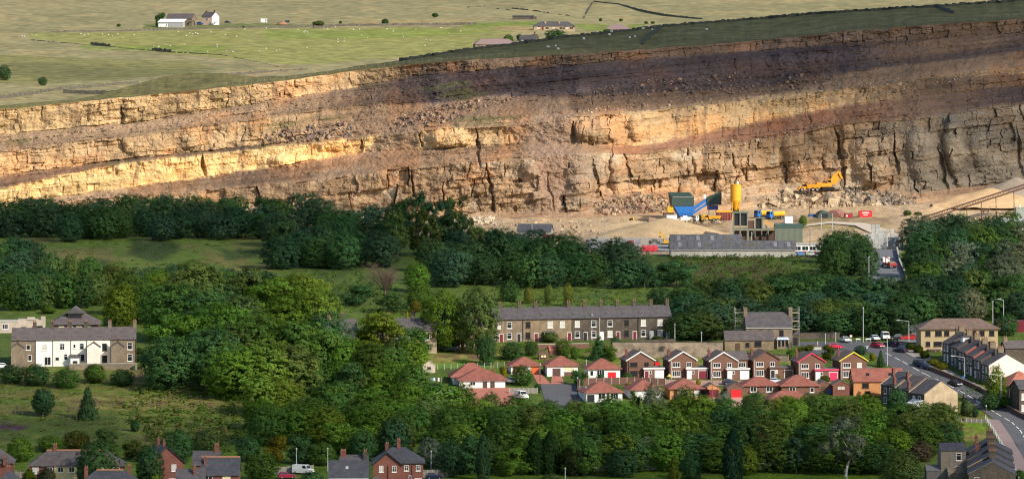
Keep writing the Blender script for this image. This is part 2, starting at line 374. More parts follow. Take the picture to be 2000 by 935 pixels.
# smooth the slope change a little along v
am = (XU - 1000) / 5.25; bm_ = (ypx + 0.105 * (XU - 1000)) / 5.25          # metres along the face, metres down through the beds
def blocks(a, b, rh, bw, seed, wa=1.0, wb=.5):
    r = np.random.RandomState(seed)
    a = a + wa * (fbm(a / 6, b / 3, 3, seed) - .5) * 2 + .35 * (fbm(a / 1.2, b / 1.2, 2, seed + 5) - .5) * 2
    b = b + wb * (fbm(a / 14, b / 8, 3, seed + 2) - .5) * 2 + .2 * (fbm(a / 1.0, b / 1.5, 2, seed + 6) - .5) * 2
    lo = b.min() - 1; hs = r.uniform(rh * .45, rh * 1.6, 300); e = lo + np.cumsum(hs)
    ri = np.clip(np.searchsorted(e, b.ravel()), 0, 298).reshape(b.shape)
    eb = np.minimum(np.abs(b - e[ri]), np.abs(b - (e[ri] - hs[ri])))
    val = np.zeros(b.shape); ea = np.zeros(b.shape); tone = np.zeros(b.shape)
    for k in np.unique(ri):
        m = ri == k
        ws = r.uniform(bw * .4, bw * 1.8, 700) * (0.6 + hs[k] / rh * .5); ed = a.min() - 5 + np.cumsum(ws)
        bi = np.clip(np.searchsorted(ed, a[m]), 0, 698)
        off = r.uniform(0, 1, 700); tn = r.uniform(0, 1, 700)
        val[m] = off[bi]; tone[m] = tn[bi]; ea[m] = np.minimum(np.abs(a[m] - ed[bi]), np.abs(a[m] - (ed[bi] - ws[bi])))
    return val, tone, eb, ea
b1, t1, e1b, e1a = blocks(am, bm_ * .42, 2.2, 11, 11, 2.5, .5)           # buttresses, several beds high
b2, t2, e2b, e2a = blocks(am, bm_, 2.6, 4.2, 21, 1.0, .5)             # joint blocks
b3, t3, e3b, e3a = blocks(am, bm_, .9, 2.0, 31, .5, .3)              # thin beds
rough = fbm(am / 5, bm_ / 4, 5, 41); tal = fbm(am / 2.2, bm_ / 1.2, 4, 43, .6); big = fbm(am / 40, bm_ / 25, 3, 47)
fans = np.zeros(ypx.shape)                            # scree fans spilling over the benches
fx, fy = XU + 26 * (fbm(am / 6, bm_ / 5, 3, 48) - .5), ypx + 16 * (fbm(am / 7, bm_ / 4, 3, 49) - .5)
for pl in ([(712, 300), (745, 262), (790, 238), (832, 252), (818, 285), (800, 312), (730, 338), (620, 352), (600, 340), (690, 312)], [(985, 246), (1000, 196), (1110, 190), (1118, 240), (1112, 300), (1110, 360), (1090, 415), (1060, 415), (1062, 350), (1020, 285)], [(740, 232), (800, 205), (1000, 186), (1010, 214), (860, 238), (770, 262)], [(1560, 170), (1700, 138), (1900, 110), (1990, 100), (1990, 128), (1800, 152), (1620, 182)], [(1130, 412), (1180, 378), (1300, 372), (1320, 408)]):
    m_ = inpoly(pl, fx, fy).astype(float)
    fans = np.maximum(fans, blur(m_, 5))
outc = sstep(.50, .66, fbm(am / 16, bm_ / 3.2, 4, 58))        # rock showing through the shale slopes
fw = np.maximum(fw, np.where(fw < .5, .55 * outc, 0)) * (1 - fans)
bedn = fbm(am / 34, bm_ / .75, 3, 51); bedw = fbm(am / 50, bm_ / 2.6, 3, 52)
low = (layer == 6)                                   # tall lower face: deep joints
zone = sstep(.40, .62, fbm(am / 17, bm_ / 8, 3, 45))          # shattered here, massive there
amp1 = np.where(low, 3.4, 1.5); amp2 = np.where(low, 1.7, .9) * (.3 + .9 * zone)
disp = fw * (amp1 * (b1 - .5) + amp2 * (b2 ** 1.6 - .4) + .6 * zone * (b3 - .5) + 3.4 * (rough - .5) + 1.2 * (tal - .5))
crack = fw * (np.where(low, 1.9, .7) * np.exp(-(e1a / .42) ** 2) * (t1 > .6) + (.12 + .9 * zone) * (.9 * np.exp(-(e2a / .2) ** 2) * (t2 > .6) + .38 * np.exp(-(e2b / .15) ** 2) * (t2 > .62)) + .2 * zone * np.exp(-(e3b / .12) ** 2) * (t3 > .55))
disp += crack
disp += (1 - fans) * (1 - fw) * ((bedn - .5) * 2.2 + (bedw - .5) * 3.0)
disp += (1 - fw) * ((tal - .5) * 1.8 + (rough - .5) * 2.4 - .45 * (b3 > .88) * (t3 > .5) * sstep(.45, .6, fbm(am / 12, bm_ / 5, 3, 46)))
disp += (big - .5) * 9 * np.sin(np.pi * np.clip(vv, 0, 1))[:, None] ** .5
# projecting crags and re-entrants seen in the face (x, y, half width, half height, metres towards the camera)
for (x_, y_, hw, hh, m_) in ((1165, 255, 46, 30, 5), (1245, 250, 20, 30, 3), (1120, 258, 10, 28, -5), (935, 290, 5, 42, -6), (955, 345, 5, 40, -5), (962, 395, 4, 24, -5), (822, 272, 4, 20, -5), (398, 322, 9, 24, -7), (806, 360, 5, 36, -4), (1075, 370, 5, 40, -5),
                           (1015, 350, 10, 6, -4), (1105, 395, 5, 22, -5), (1165, 365, 14, 60, -5), (1205, 340, 14, 50, 3), (1040, 330, 26, 16, 3), (1430, 330, 60, 60, 4), (1560, 300, 30, 60, 3), (1640, 300, 8, 60, -5), (1700, 310, 40, 60, 4),
                           (1748, 300, 6, 46, -5), (1800, 300, 30, 60, 3), (1865, 290, 20, 70, 6), (1840, 330, 12, 60, -5), (1930, 290, 40, 60, 3), (1990, 300, 10, 60, -4), (240, 220, 5, 20, -4), (705, 282, 6, 14, -5), (650, 282, 40, 14, 2), (880, 270, 50, 18, 4), (560, 315, 40, 18, 2)):
    dy_ = ypx - y_ + (tal - .5) * 14; ex_ = XU - x_ + (rough - .5) * 16 - dy_ * .12
    q = (ex_ / (hw * (np.clip(.55 + .45 * dy_ / hh, .15, 1) if m_ < 0 else 1))) ** 2 + (dy_ / hh) ** 2 * (1 + .6 * (b2 - .5))
    disp -= m_ * (.55 if m_ < 0 else 1) * np.clip(1 - q ** 1.5, 0, 1) * (0.4 + .6 * fw)
env = np.minimum(sstep(0, .04, vv), 1)[:, None] * (1 - .75 * sstep(.985, 1, vv))[:, None]
d = d + disp * env
# rock colour
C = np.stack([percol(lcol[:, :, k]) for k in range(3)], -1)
ls = np.zeros(ypx.shape + (3,))
for s_ in (-5, -2, 0, 2, 5): ls += np.roll(C, s_, 0)
C = np.where((fw > .5)[..., None], C, ls / 5)
C = C * (1 - fans[..., None] * .9) + np.array((.285, .192, .128)) * fans[..., None] * .9
bed = fbm(am / 60, bm_ / .9, 3, 51); bed2 = fbm(am / 80, bm_ / 3.5, 3, 52); stain = fbm(am / 1.6, bm_ / 9, 4, 53); patch = fbm(am / 14, bm_ / 9, 4, 54)
tone = 1 + fw * .30 * (t2 - .5) + fw * .25 * (t1 - .5) + (.22 + .5 * (1 - fw) * (1 - fans)) * (bed - .5) + (.45 + .5 * (1 - fw) * (1 - fans)) * (bed2 - .5) + .55 * (patch - .5) + .22 * (tal - .5)
C = C * np.clip(tone, .35, 1.7)[..., None]
k = (sstep(.52, .70, patch) * .55)[..., None]; C = C * (1 - k) + C * np.array((1.08, .82, .62)) * k              # iron stain
k = (sstep(.55, .72, stain) * fw * .5)[..., None]; C = C * (1 - k) + np.array((.16, .115, .085)) * k               # dark water streaks
k = (sstep(.62, .8, fbm(am / 9, bm_ / 5, 4, 55)) * fw * .6 * (layer == 6))[..., None]; C = C * (1 - k) + np.array((.52, .43, .31)) * k      # fresh pale breaks
k = (sstep(.66, .78, fbm(am / 18, bm_ / 2.2, 4, 57)) * .5 * (layer < 4) * (XU < 1100))[..., None]; C = C * (1 - k) + np.array((.10, .11, .04)) * k   # weeds on ledges
k = (sstep(.5, .75, fbm(am / 45, bm_ / 14, 3, 59)) * .7 * (layer == 1) * sstep(560, 760, XU))[..., None]; C = C * (1 - k) + np.array((.085, .070, .078)) * k         # blue-black shale bands
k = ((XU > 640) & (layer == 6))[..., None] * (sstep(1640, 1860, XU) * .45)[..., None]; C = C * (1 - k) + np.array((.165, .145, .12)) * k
k = np.clip(1 - ((XU - 1085 + (rough - .5) * 60) / 75) ** 2 - ((ypx - 330) / 130) ** 2, 0, 1)[..., None] * .8; C = C * (1 - k) + np.array((.30, .20, .145)) * k  # washed gully of mud
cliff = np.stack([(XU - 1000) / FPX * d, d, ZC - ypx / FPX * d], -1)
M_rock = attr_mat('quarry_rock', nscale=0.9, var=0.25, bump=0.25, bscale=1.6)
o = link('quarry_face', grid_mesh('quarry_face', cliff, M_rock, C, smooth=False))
tag(o, 'layered sandstone and shale quarry face stepped in benches above the works', kind='structure')
def on_face(x, y):                               # the point of the rock face seen at (x, y)
    j = int(np.clip((x + 280) / 2540 * (NU - 1), 0, NU - 1)); i = int(np.argmin(np.abs(ypx[:, j] - y))); return Vector(cliff[i, j])
# ---- grass rim, crest and back slope
rimP = cliff[-1]; rimY = d[-1]
yc = np.interp(ux, [-300, 0, 150, 200, 260, 320, 370, 440, 500, 560, 640, 700, 800, 900, 1000, 1100, 1200, 1300, 1400, 1500, 1600, 1800, 2000, 2300],
               [218, 206, 194, 184, 166, 150, 142, 144, 150, 149, 139, 129, 116, 100, 88, 74, 64, 52, 44, 36, 27, 15, 2, -14])
yc = np.minimum(yc + 1.5 * (fbm(ux / 12, ux * 0, 3, 61) - .5), B[:, 0] - 2)
crestY = rimY + (B[:, 0] - yc) * 2.6 + 6
rows = []; cols = []
GR = np.array((.185, .165, .058)); GR2 = np.array((.145, .13, .048)); GM = np.array((.23, .19, .08))
for i, s in enumerate(np.concatenate([[0, .02, .04], np.linspace(.08, 1, 18)])):
    Y = rimY + (crestY - rimY) * s; y = B[:, 0] + (yc - B[:, 0]) * s
    p = np.stack([(ux - 1000) / FPX * Y, Y, ZC - y / FPX * Y], -1); p[:, 2] += (fbm(ux / 14, ux * 0 + s * 5, 3, 62) - .5) * .5 * (0 < s < 1)
    n = fbm(ux / 30, ux * 0 + s * 6, 4, 63)[:, None]; cc = GR * (1 - n) + GR2 * n
    n2 = sstep(.5, .7, fbm(ux / 8, ux * 0 + s * 9, 3, 64))[:, None] * .6; cc = cc * (1 - n2) + GM * n2 * .9
    if s < .05: cc = cc * .7 + np.array((.10, .07, .04)) * .3
    rows.append(p); cols.append(cc)
for dd, dz in ((12, -.6), (40, -4), (120, -16), (260, -34)):
    p = rows[-1].copy() if dd == 12 else rows[20].copy()
    p = rows[20].copy(); k = (crestY + dd) / crestY; p[:, 0] *= k; p[:, 1] += dd; p[:, 2] += dz; rows.append(p); cols.append(np.broadcast_to(GR, (NU, 3)))
M_moor = attr_mat('moor_grass', nscale=0.12, var=0.42, bump=0.3, bscale=.8)
o = link('rim_grass_bank', grid_mesh('rim_grass_bank', np.array(rows), M_moor, np.array(cols)))
tag(o, 'rough grass bank running along the top edge of the quarry face', kind='structure')
# ---- moor beyond
_my = np.array([0, 20, 45, 80, 110, 150, 190, 222, 300], float); _mY = np.array([3950, 3650, 3400, 3150, 2980, 2740, 2520, 2350, 2120], float)
def MF(y): return float(np.interp(y, _my, _mY))
def MP(x, y, dz=0.0):
    p = at(x, y, MF(y)); p.z += dz; return p
mx_ = np.concatenate([np.linspace(-3500, -150, 26)[:-1], np.linspace(-150, 2150, 620), np.linspace(2150, 5500, 26)[1:]])
my_ = np.concatenate([np.linspace(300, 0, 330), -np.linspace(0, 1, 30)[1:] ** 1.2 * 480])
XM, YM = np.meshgrid(mx_, my_)
DM = np.where(YM >= 0, np.interp(YM, _my, _mY), 3950 + (-YM) * 14)
und = (fbm(XM / 260, YM / 40, 3, 81) - .5) * sstep(0, 30, np.abs(YM)) * 4
pm = np.stack([(XM - 1000) / FPX * DM, DM, ZC - YM / FPX * DM + und], -1)
n1 = fbm(XM / 170, YM / 13, 5, 82)[..., None]; n2 = fbm(XM / 45, YM / 4, 4, 83)[..., None]
MO1 = np.array((.335, .29, .145)); MO2 = np.array((.225, .205, .098)); MO3 = np.array((.41, .31, .145)); MOG = np.array((.19, .25, .040))
cm = MO1 * (1 - n1) + MO2 * n1; k = sstep(.5, .75, n2); cm = cm * (1 - .5 * k) + MO3 * .5 * k
def mreg(poly, colour, amt=.8):
    global cm
    m = inpoly(poly, XM + 14 * (fbm(XM / 20, YM / 5, 3, 84) - .5), YM + 3 * (fbm(XM / 25, YM / 4, 3, 85) - .5))
    kk = (m * amt)[..., None] * (0.65 + .5 * n2); kk = np.clip(kk, 0, 1); cm = cm * (1 - kk) + np.array(colour) * kk
mreg([(60, 66), (300, 63), (620, 54), (930, 52), (1010, 62), (900, 100), (560, 128), (300, 100), (60, 76)], (.265, .268, .066), .75)     # sheep pasture
mreg([(520, 60), (900, 54), (960, 62), (700, 76), (520, 78)], MOG * 1.05, .6)
mreg([(150, 88), (460, 92), (420, 104), (170, 98)], MOG, .6)
mreg([(900, 44), (1050, 42), (1060, 52), (980, 58), (905, 52)], MOG * .95, .95)
mreg([(1100, 48), (1260, 46), (1260, 62), (1180, 62)], MOG * .9, .8)
mreg([(690, 39), (960, 38), (900, 44), (690, 47)], (.36, .27, .12), .85)
mreg([(950, 52), (1050, 50), (1050, 62), (985, 62)], (.34, .255, .115), .85)
mreg([(0, 190), (130, 174), (265, 162), (300, 170), (120, 186), (0, 200)], (.30, .25, .125), .7)
mreg([(430, 146), (560, 138), (600, 138), (520, 150), (430, 152)], (.36, .27, .14), .8)
mreg([(-100, 105), (380, 118), (420, 136), (200, 160), (-100, 165)], (.195, .19, .055), .7)  # darker ground: cloud shade on the moor is put into its colour
mreg([(280, 46), (600, 46), (600, 54), (280, 58)], (.12, .15, .04), .8)
cm = cm * (.78 + .44 * fbm(XM / 14, YM / 2.0, 3, 86))[..., None]
o = link('moor', grid_mesh('moor', pm, M_moor, cm))
tag(o, 'pale yellow green moorland and sheep pasture beyond the quarry', kind='structure')
# ================================================================== CLOUDS (high above the view; their shade falls on the hill and the face)
def cloud(name, X, Y, Z, rx, ry, dens, label, seed):
    h = 520.0; t = h / sdir.z
    ctr = Vector((X, Y, Z)) + sdir * t
    m = bpy.data.materials.new('cloud_vapour'); m.use_nodes = True; nt = m.node_tree; N = nt.nodes; L = nt.links
    N.remove(N['Principled BSDF'])
    tc = N.new('ShaderNodeTexCoord'); sq = N.new('ShaderNodeVectorMath'); sq.operation = 'MULTIPLY'; l4 = N.new('ShaderNodeVectorMath'); l4.operation = 'LENGTH'; ln = N.new('ShaderNodeMath'); ln.operation = 'POWER'; ln.inputs[1].default_value = .5
    mp = N.new('ShaderNodeMapping'); mp.inputs['Scale'].default_value = (1 / rx, 1 / ry, 0); L.new(tc.outputs['Object'], mp.inputs[0]); L.new(mp.outputs[0], sq.inputs[0]); L.new(mp.outputs[0], sq.inputs[1]); L.new(sq.outputs[0], l4.inputs[0]); L.new(l4.outputs['Value'], ln.inputs[0])
    no = N.new('ShaderNodeTexNoise'); no.inputs['Scale'].default_value = 2.2; no.inputs['Detail'].default_value = 5; L.new(mp.outputs[0], no.inputs[0])
    a = N.new('ShaderNodeMath'); a.operation = 'MULTIPLY_ADD'; L.new(no.outputs[0], a.inputs[0]); a.inputs[1].default_value = -.55; L.new(ln.outputs[0], a.inputs[2])
    mr = N.new('ShaderNodeMapRange'); mr.interpolation_type = 'SMOOTHSTEP'; L.new(a.outputs[0], mr.inputs[0])
    mr.inputs[1].default_value = .79; mr.inputs[2].default_value = .45; mr.inputs[3].default_value = 0; mr.inputs[4].default_value = 1 - math.sqrt(1 - dens)
    tr = N.new('ShaderNodeBsdfTransparent'); df = N.new('ShaderNodeBsdfDiffuse'); df.inputs[0].default_value = (.9, .9, .9, 1)
    mi = N.new('ShaderNodeMixShader'); L.new(mr.outputs[0], mi.inputs[0]); L.new(tr.outputs[0], mi.inputs[1]); L.new(df.outputs[0], mi.inputs[2])
    L.new(mi.outputs[0], N['Material Output'].inputs[0])
    n1, n2 = 40, 20; th = np.linspace(0, 2 * np.pi, n1); ph = np.linspace(-np.pi / 2, np.pi / 2, n2)
    T, Q = np.meshgrid(th, ph); T2 = np.where(T >= 2 * np.pi - 1e-6, 0, T)
    k = .85 + .3 * fbm(np.cos(T2) * 2 + 5, np.sin(T2) * 2 + Q * 2 + 5, 3, seed)
    k = k * 1.28; pts = np.stack([np.cos(T) * np.cos(Q) * rx * k, np.sin(T) * np.cos(Q) * ry * k, np.sin(Q) * 45 * k * np.where(Q > 0, 1, .35)], -1)
    o = link(name, grid_mesh(name, pts, m), None, ctr); tag(o, label, kind='structure'); return o
def shade(x, y, Y, rx, ry, dens, seed, label):
    p = at(x, y, Y); cloud('cloud', p.x, p.y, p.z, rx, ry, dens, label, seed)
cloud('cloud', 106, 1872, 128, 172, 136, .94, 'broad drifting cloud shading the upper quarry face', 3)
cloud('cloud', 216, 1772, 128, 62, 42, .42, 'small cloud shading the far end of the quarry face', 5)
shade(470, 470, 1600, 145, 92, .60, 7, 'long cloud shading the wood below the quarry')
shade(1100, 540, 1530, 60, 55, .45, 8, 'ragged cloud shading the bank under the works')
shade(1180, 915, 1085, 170, 50, .55, 9, 'low cloud shading the gardens at the foot of the slope')
shade(60, 815, 1178, 62, 34, .6, 10, 'wisp of cloud shading the rough pasture')
shade(200, 140, 2790, 52, 90, .45, 12, 'thin cloud shading the moor')

# ================================================================== TREES
def leaf_mat(name, base):
    m = bpy.data.materials.new(name); m.use_nodes = True; nt = m.node_tree; N = nt.nodes; L = nt.links
    N.remove(N['Principled BSDF'])
    oi = N.new('ShaderNodeObjectInfo'); at_ = N.new('ShaderNodeAttribute'); at_.attribute_name = 'Col'
    mu = N.new('ShaderNodeVectorMath'); mu.operation = 'MULTIPLY'; L.new(oi.outputs['Color'], mu.inputs[0]); L.new(at_.outputs['Color'], mu.inputs[1])
    tc = N.new('ShaderNodeTexCoord'); no = N.new('ShaderNodeTexNoise'); no.inputs['Scale'].default_value = 1.2; no.inputs['Detail'].default_value = 3; L.new(tc.outputs['Object'], no.inputs[0])
    mr = N.new('ShaderNodeMapRange'); mr.inputs[1].default_value = .3; mr.inputs[2].default_value = .7; mr.inputs[3].default_value = .75; mr.inputs[4].default_value = 1.25; L.new(no.outputs[0], mr.inputs[0])
    sc = N.new('ShaderNodeVectorMath'); sc.operation = 'SCALE'; L.new(mu.outputs[0], sc.inputs[0]); L.new(mr.outputs[0], sc.inputs['Scale'])
    df = N.new('ShaderNodeBsdfDiffuse'); tr = N.new('ShaderNodeBsdfTranslucent'); mi = N.new('ShaderNodeMixShader'); mi.inputs[0].default_value = .40
    L.new(sc.outputs[0], df.inputs[0]); L.new(sc.outputs[0], tr.inputs[0]); L.new(df.outputs[0], mi.inputs[1]); L.new(tr.outputs[0], mi.inputs[2])
    L.new(mi.outputs[0], N['Material Output'].inputs[0]); return m
M_leaf = leaf_mat('leaves', None)
M_bark = mat('bark', (.10, .075, .05), var=.3, scale=2)
M_barkw = mat('pale_bark', (.34, .31, .27), var=.3, scale=2)
nr = np.random.RandomState(5)
def crown_arrays(kind, seed, ncl, nl, leaf):
    """leaf-sized faces gathered in clumps over several boughs; unit crown: radius .5, height 0..1"""
    r = np.random.RandomState(seed)
    def rdir(n):
        v = r.normal(size=(n, 3)); return v / np.linalg.norm(v, axis=1)[:, None]
    if kind == 'broad':                         # several overlapping boughs
        nb = 13; bz = r.uniform(.10, .80, nb); an = r.uniform(0, 6.28, nb) + np.arange(nb) * 2.4; rr = .36 * np.sin(np.clip(bz, 0, 1) * 2.1 + .75) * r.uniform(.6, 1.1, nb)
        bc = np.stack([np.cos(an) * rr, np.sin(an) * rr, bz], 1); bc[0] = (0, 0, .70); bc[1] = (.05, 0, .40); br = r.uniform(.15, .25, nb); br[:2] = .30
        bi = r.randint(0, nb, ncl); dv = rdir(ncl); dv[:, 2] = dv[:, 2] * .8 + .15
        cc = bc[bi] + dv * br[bi][:, None] * r.uniform(.55, 1.05, ncl)[:, None] * (1, 1, .95)
        out = dv; cr = r.uniform(.035, .075, ncl)
    elif kind == 'dome':                        # full rounded crown, lobed
        dv = rdir(ncl); lob = fbm(dv[:, 0] * 2.2 + 9, dv[:, 1] * 2.2 + dv[:, 2] * 3 + 9, 3, seed); k = (.72 + .52 * lob) * r.uniform(.86, 1.03, ncl); k[::3] *= .75
        cc = np.stack([dv[:, 0] * .49 * k, dv[:, 1] * .49 * k, np.clip(.46 + dv[:, 2] * .53 * k, .0, 2)], 1); out = dv + (0, 0, .1); cr = r.uniform(.028, .055, ncl)
    elif kind == 'round':
        dv = rdir(ncl); k = r.uniform(.5, 1.03, ncl) ** .6; cc = np.stack([dv[:, 0] * .47 * k, dv[:, 1] * .47 * k, .5 + dv[:, 2] * .48 * k], 1); out = dv; cr = r.uniform(.05, .09, ncl)
    elif kind == 'cone':
        z = 1 - np.sqrt(r.uniform(0, 1, ncl)) * .97; a = r.uniform(0, 6.28, ncl); rad = .46 * (1 - z) ** .8 * r.uniform(.35, 1.08, ncl) + .02
        cc = np.stack([np.cos(a) * rad, np.sin(a) * rad, z], 1); out = np.stack([np.cos(a), np.sin(a), np.full(ncl, .25)], 1); cr = r.uniform(.03, .06, ncl)
    elif kind == 'column':
        z = r.uniform(0, 1, ncl); a = r.uniform(0, 6.28, ncl); rad = .46 * np.clip((1 - z) * 2.6, 0, 1) ** .6 * np.clip(.75 + z * .8, 0, 1) * r.uniform(.85, 1.05, ncl)
        cc = np.stack([np.cos(a) * rad, np.sin(a) * rad, z], 1); out = np.stack([np.cos(a), np.sin(a), np.full(ncl, .3)], 1); cr = r.uniform(.03, .06, ncl)
    elif kind == 'airy':                        # open crown of separate sprays
        nb = 16; bz = r.uniform(.2, .98, nb); an = np.arange(nb) * 2.4 + r.uniform(-.5, .5, nb); rr = .40 * np.sin(np.clip(bz, .1, 1) * 2.4 + .2) * r.uniform(.3, 1.1, nb)
        bc = np.stack([np.cos(an) * rr, np.sin(an) * rr, bz], 1); bi = r.randint(0, nb, ncl); dv = rdir(ncl)
        cc = bc[bi] + dv * r.uniform(.02, .14, ncl)[:, None]; out = dv; out[:, 2] += .3; cr = r.uniform(.03, .06, ncl)
    n = ncl * nl
    ci = np.repeat(np.arange(ncl), nl); dl = rdir(n); pos = cc[ci] + dl * (cr[ci] * r.uniform(.4, 1.1, n))[:, None] * (1.25, 1.25, .8)
    nrm = dl * .45 + out[ci] * 1.25 + rdir(n) * .35 + (0, 0, .2); nrm /= np.linalg.norm(nrm, axis=1)[:, None]
    u = np.cross(nrm, rdir(n)); u /= np.linalg.norm(u, axis=1)[:, None] + 1e-9; w = np.cross(nrm, u)
    s = leaf * r.uniform(.6, 1.3, n)[:, None]
    v = np.stack([pos - u * s - w * s * .7, pos + u * s - w * s * .7, pos + u * s * .8 + w * s * .7, pos - u * s * .8 + w * s * .7], 1)
    tint = (1 + .30 * (r.uniform(-1, 1, ncl)))[ci]; hue = r.uniform(-1, 1, ncl)[ci]
    col = np.stack([tint * (1 + .12 * hue), tint, tint * (1 - .15 * hue)], 1)
    return v.reshape(-1, 3), np.repeat(col, 4, 0)
def crown_mesh(name, *a):
    v, c = crown_arrays(*a); me = bpy.data.meshes.new(name)
    raw_mesh(me, v, np.arange(len(v)).reshape(-1, 4)); me.materials.append(M_leaf); set_col(me, c); return me
CR = {'broad': [crown_mesh('crown', 'broad', 100 + i, 560, 18, .0145) for i in range(2)] + [crown_mesh('crown', 'dome', 500 + i, 800, 15, .0128) for i in range(8)],
      'round': [crown_mesh('crown', 'round', 200 + i, 420, 14, .022) for i in range(3)],
      'cone': [crown_mesh('crown', 'cone', 300 + i, 560, 14, .016) for i in range(3)],
      'column': [crown_mesh('crown', 'column', 350 + i, 560, 14, .016) for i in range(2)],
      'airy': [crown_mesh('crown', 'airy', 400 + i, 420, 18, .014) for i in range(3)]}
def trunk_mesh(kind, seed):
    r = random.Random(seed); m = MB(); n = 7
    m.tube((0, 0, -.03), (.01, 0, .32), .022, n, .016); m.tube((.01, 0, .31), (-.01, .01, .8), .016, n, .004)
    if kind != 'cone':
        for k in range(5):
            a = k * 2.4 + r.random(); z = .25 + .1 * k
            m.tube((0, 0, z), (math.cos(a) * .25, math.sin(a) * .25, z + .2), .009, 5, .002)
    return m.mesh('trunk', M_bark)
TR = {k: [trunk_mesh(k, i) for i in range(2)] for k in CR}
NAMES = {'broad': 'broadleaf_tree', 'round': 'shrub', 'cone': 'conifer_tree', 'column': 'conifer_tree', 'airy': 'birch_tree'}
_ti = 0
def tree(kind, loc, w, h, col, label, group=None, base=.03, cat=None, name=None, trunk=None):
    """crown of width w over a tapered trunk, h metres tall in all"""
    global _ti; _ti += 1
    e = empty(name or NAMES[kind], loc, label, cat or ('shrub' if kind == 'round' else 'tree'), rz=rnd.uniform(0, 6.28), group=group)
    c = link('crown', CR[kind][_ti % len(CR[kind])], e); c.location = (0, 0, h * base); c.scale = (w, w * rnd.uniform(.9, 1.1), h * (1 - base)); c.color = (*col, 1)
    if kind != 'round':
        t = link('trunk', TR[kind][_ti % 2], e); t.scale = (h * .9, h * .9, h * .9)
        if trunk: t.data = trunk
    return e
DK = (.048, .104, .044); DB = (.056, .122, .040); MG = (.076, .148, .030); YG = (.132, .200, .028); OL = (.098, .142, .038); GY = (.15, .18, .11); BRN = (.12, .085, .05); LG = (.100, .190, .026); BLU = (.058, .112, .058); GOLD = (.32, .26, .02)
def jit(c, k=.24, r=rnd):
    t = 1 + r.uniform(-k, k); h = r.uniform(-.12, .12); return (c[0] * t * (1 + h), c[1] * t, c[2] * t * (1 - h))
ORD = ['first', 'second', 'third', 'fourth', 'fifth', 'sixth', 'seventh', 'eighth', 'ninth', 'tenth', 'eleventh', 'twelfth', 'thirteenth', 'fourteenth', 'fifteenth', 'sixteenth', 'seventeenth', 'eighteenth', 'nineteenth', 'twentieth',
       'twenty-first', 'twenty-second', 'twenty-third', 'twenty-fourth', 'twenty-fifth', 'twenty-sixth', 'twenty-seventh', 'twenty-eighth', 'twenty-ninth', 'thirtieth']
CN = {DK: 'dark green', DB: 'deep green', MG: 'mid green', YG: 'yellow green', OL: 'olive green', GY: 'silvery', BRN: 'brown', LG: 'bright green', BLU: 'blue green', GOLD: 'golden'}
N_IND = 0; TW = {'broad': 'tree', 'airy': 'birch'}
stuff_v = []; stuff_c = []
def wood(rows, zone, group, fromend, palette, hpx, wpx, kinds=('broad',), stuff_every=0):
    """rows of trees: each row (x0, y0, x1, y1, n) gives the line their feet stand on, as it is seen"""
    global N_IND
    for ri, (x0, y0, x1, y1, n) in enumerate(rows):
        for i in range(n):
            f = (i + .5 + rnd.uniform(-.3, .3)) / n; x = x0 + (x1 - x0) * f; y = y0 + (y1 - y0) * f + rnd.uniform(-5, 5)
            s = ppm(y); h = rnd.uniform(*hpx) / s; w = rnd.uniform(*wpx) * 1.22 / s
            base = palette[rnd.randrange(len(palette))]; col = jit(base); kind = kinds[rnd.randrange(len(kinds))]
            loc = P(x, y, -.3)
            if stuff_every and (i + ri) % stuff_every == 0:
                v, c = crown_arrays('dome', 900 + len(stuff_v), 420, 11, .018); a = rnd.uniform(0, 6.28); ca, sa = math.cos(a), math.sin(a)
                X = (v[:, 0] * ca - v[:, 1] * sa) * w + loc.x; Y = (v[:, 0] * sa + v[:, 1] * ca) * w + loc.y; Z = v[:, 2] * h * .97 + h * .03 + loc.z
                stuff_v.append(np.stack([X, Y, Z], 1)); stuff_c.append(c * np.array(col)); continue
            N_IND += 1
            tree(kind, loc, w, h, col, f'{CN[base]} {TW[kind]}, {ORD[i % 30]} from {fromend}, {ORD[ri]} row of {zone}', group)
# ------------------------------------------------------------------ woods, row by row
Q1 = [DK, DK, DB, DB, BLU]; Q2 = [MG, MG, OL, DB, DB, LG, YG]; Q3 = [MG, OL, MG, LG, LG, MG, DB]; Q4 = [DB, DK, BLU, DB, OL]
wood([(-30, 468, 520, 466, 15), (-30, 452, 560, 450, 16), (-30, 437, 640, 436, 18)], 'the belt under the quarry', 'trees of the belt below the quarry', 'the pasture edge', Q1, (54, 66), (46, 62), stuff_every=3)
wood([(528, 522, 760, 520, 6), (530, 500, 790, 498, 6), (540, 478, 800, 470, 7)], 'the stand beside the clearing', 'trees beside the clearing', 'the clearing', Q1, (66, 82), (56, 76))
wood([(770, 500, 930, 505, 6), (770, 470, 900, 474, 5)], 'the loose birches', 'birches below the face', 'the dense stand', [DK, OL, DB], (74, 94), (44, 60), ('airy', 'airy', 'broad'))
wood([(830, 556, 1330, 560, 11), (820, 532, 1260, 528, 10), (890, 508, 1110, 506, 6)], 'the wood below the shed', 'trees of the middle wood', 'the bare tree', Q1, (56, 72), (52, 70), stuff_every=4)
wood([(-20, 590, 90, 582, 3), (-20, 560, 95, 556, 3), (-20, 530, 80, 528, 3)], 'the corner wood', 'trees of the corner wood', 'the picture edge', Q1, (60, 76), (55, 70))
wood([(10, 604, 205, 600, 6), (60, 578, 240, 574, 5)], 'the copse above the ruin', 'trees of the copse', 'the picture edge', [OL, MG, OL, DB], (66, 80), (48, 60))
wood([(215, 640, 330, 622, 4), (240, 615, 340, 605, 3)], 'the bright copse', 'trees beside the white terrace', 'the terrace', [YG, YG, LG, MG], (80, 98), (55, 70))
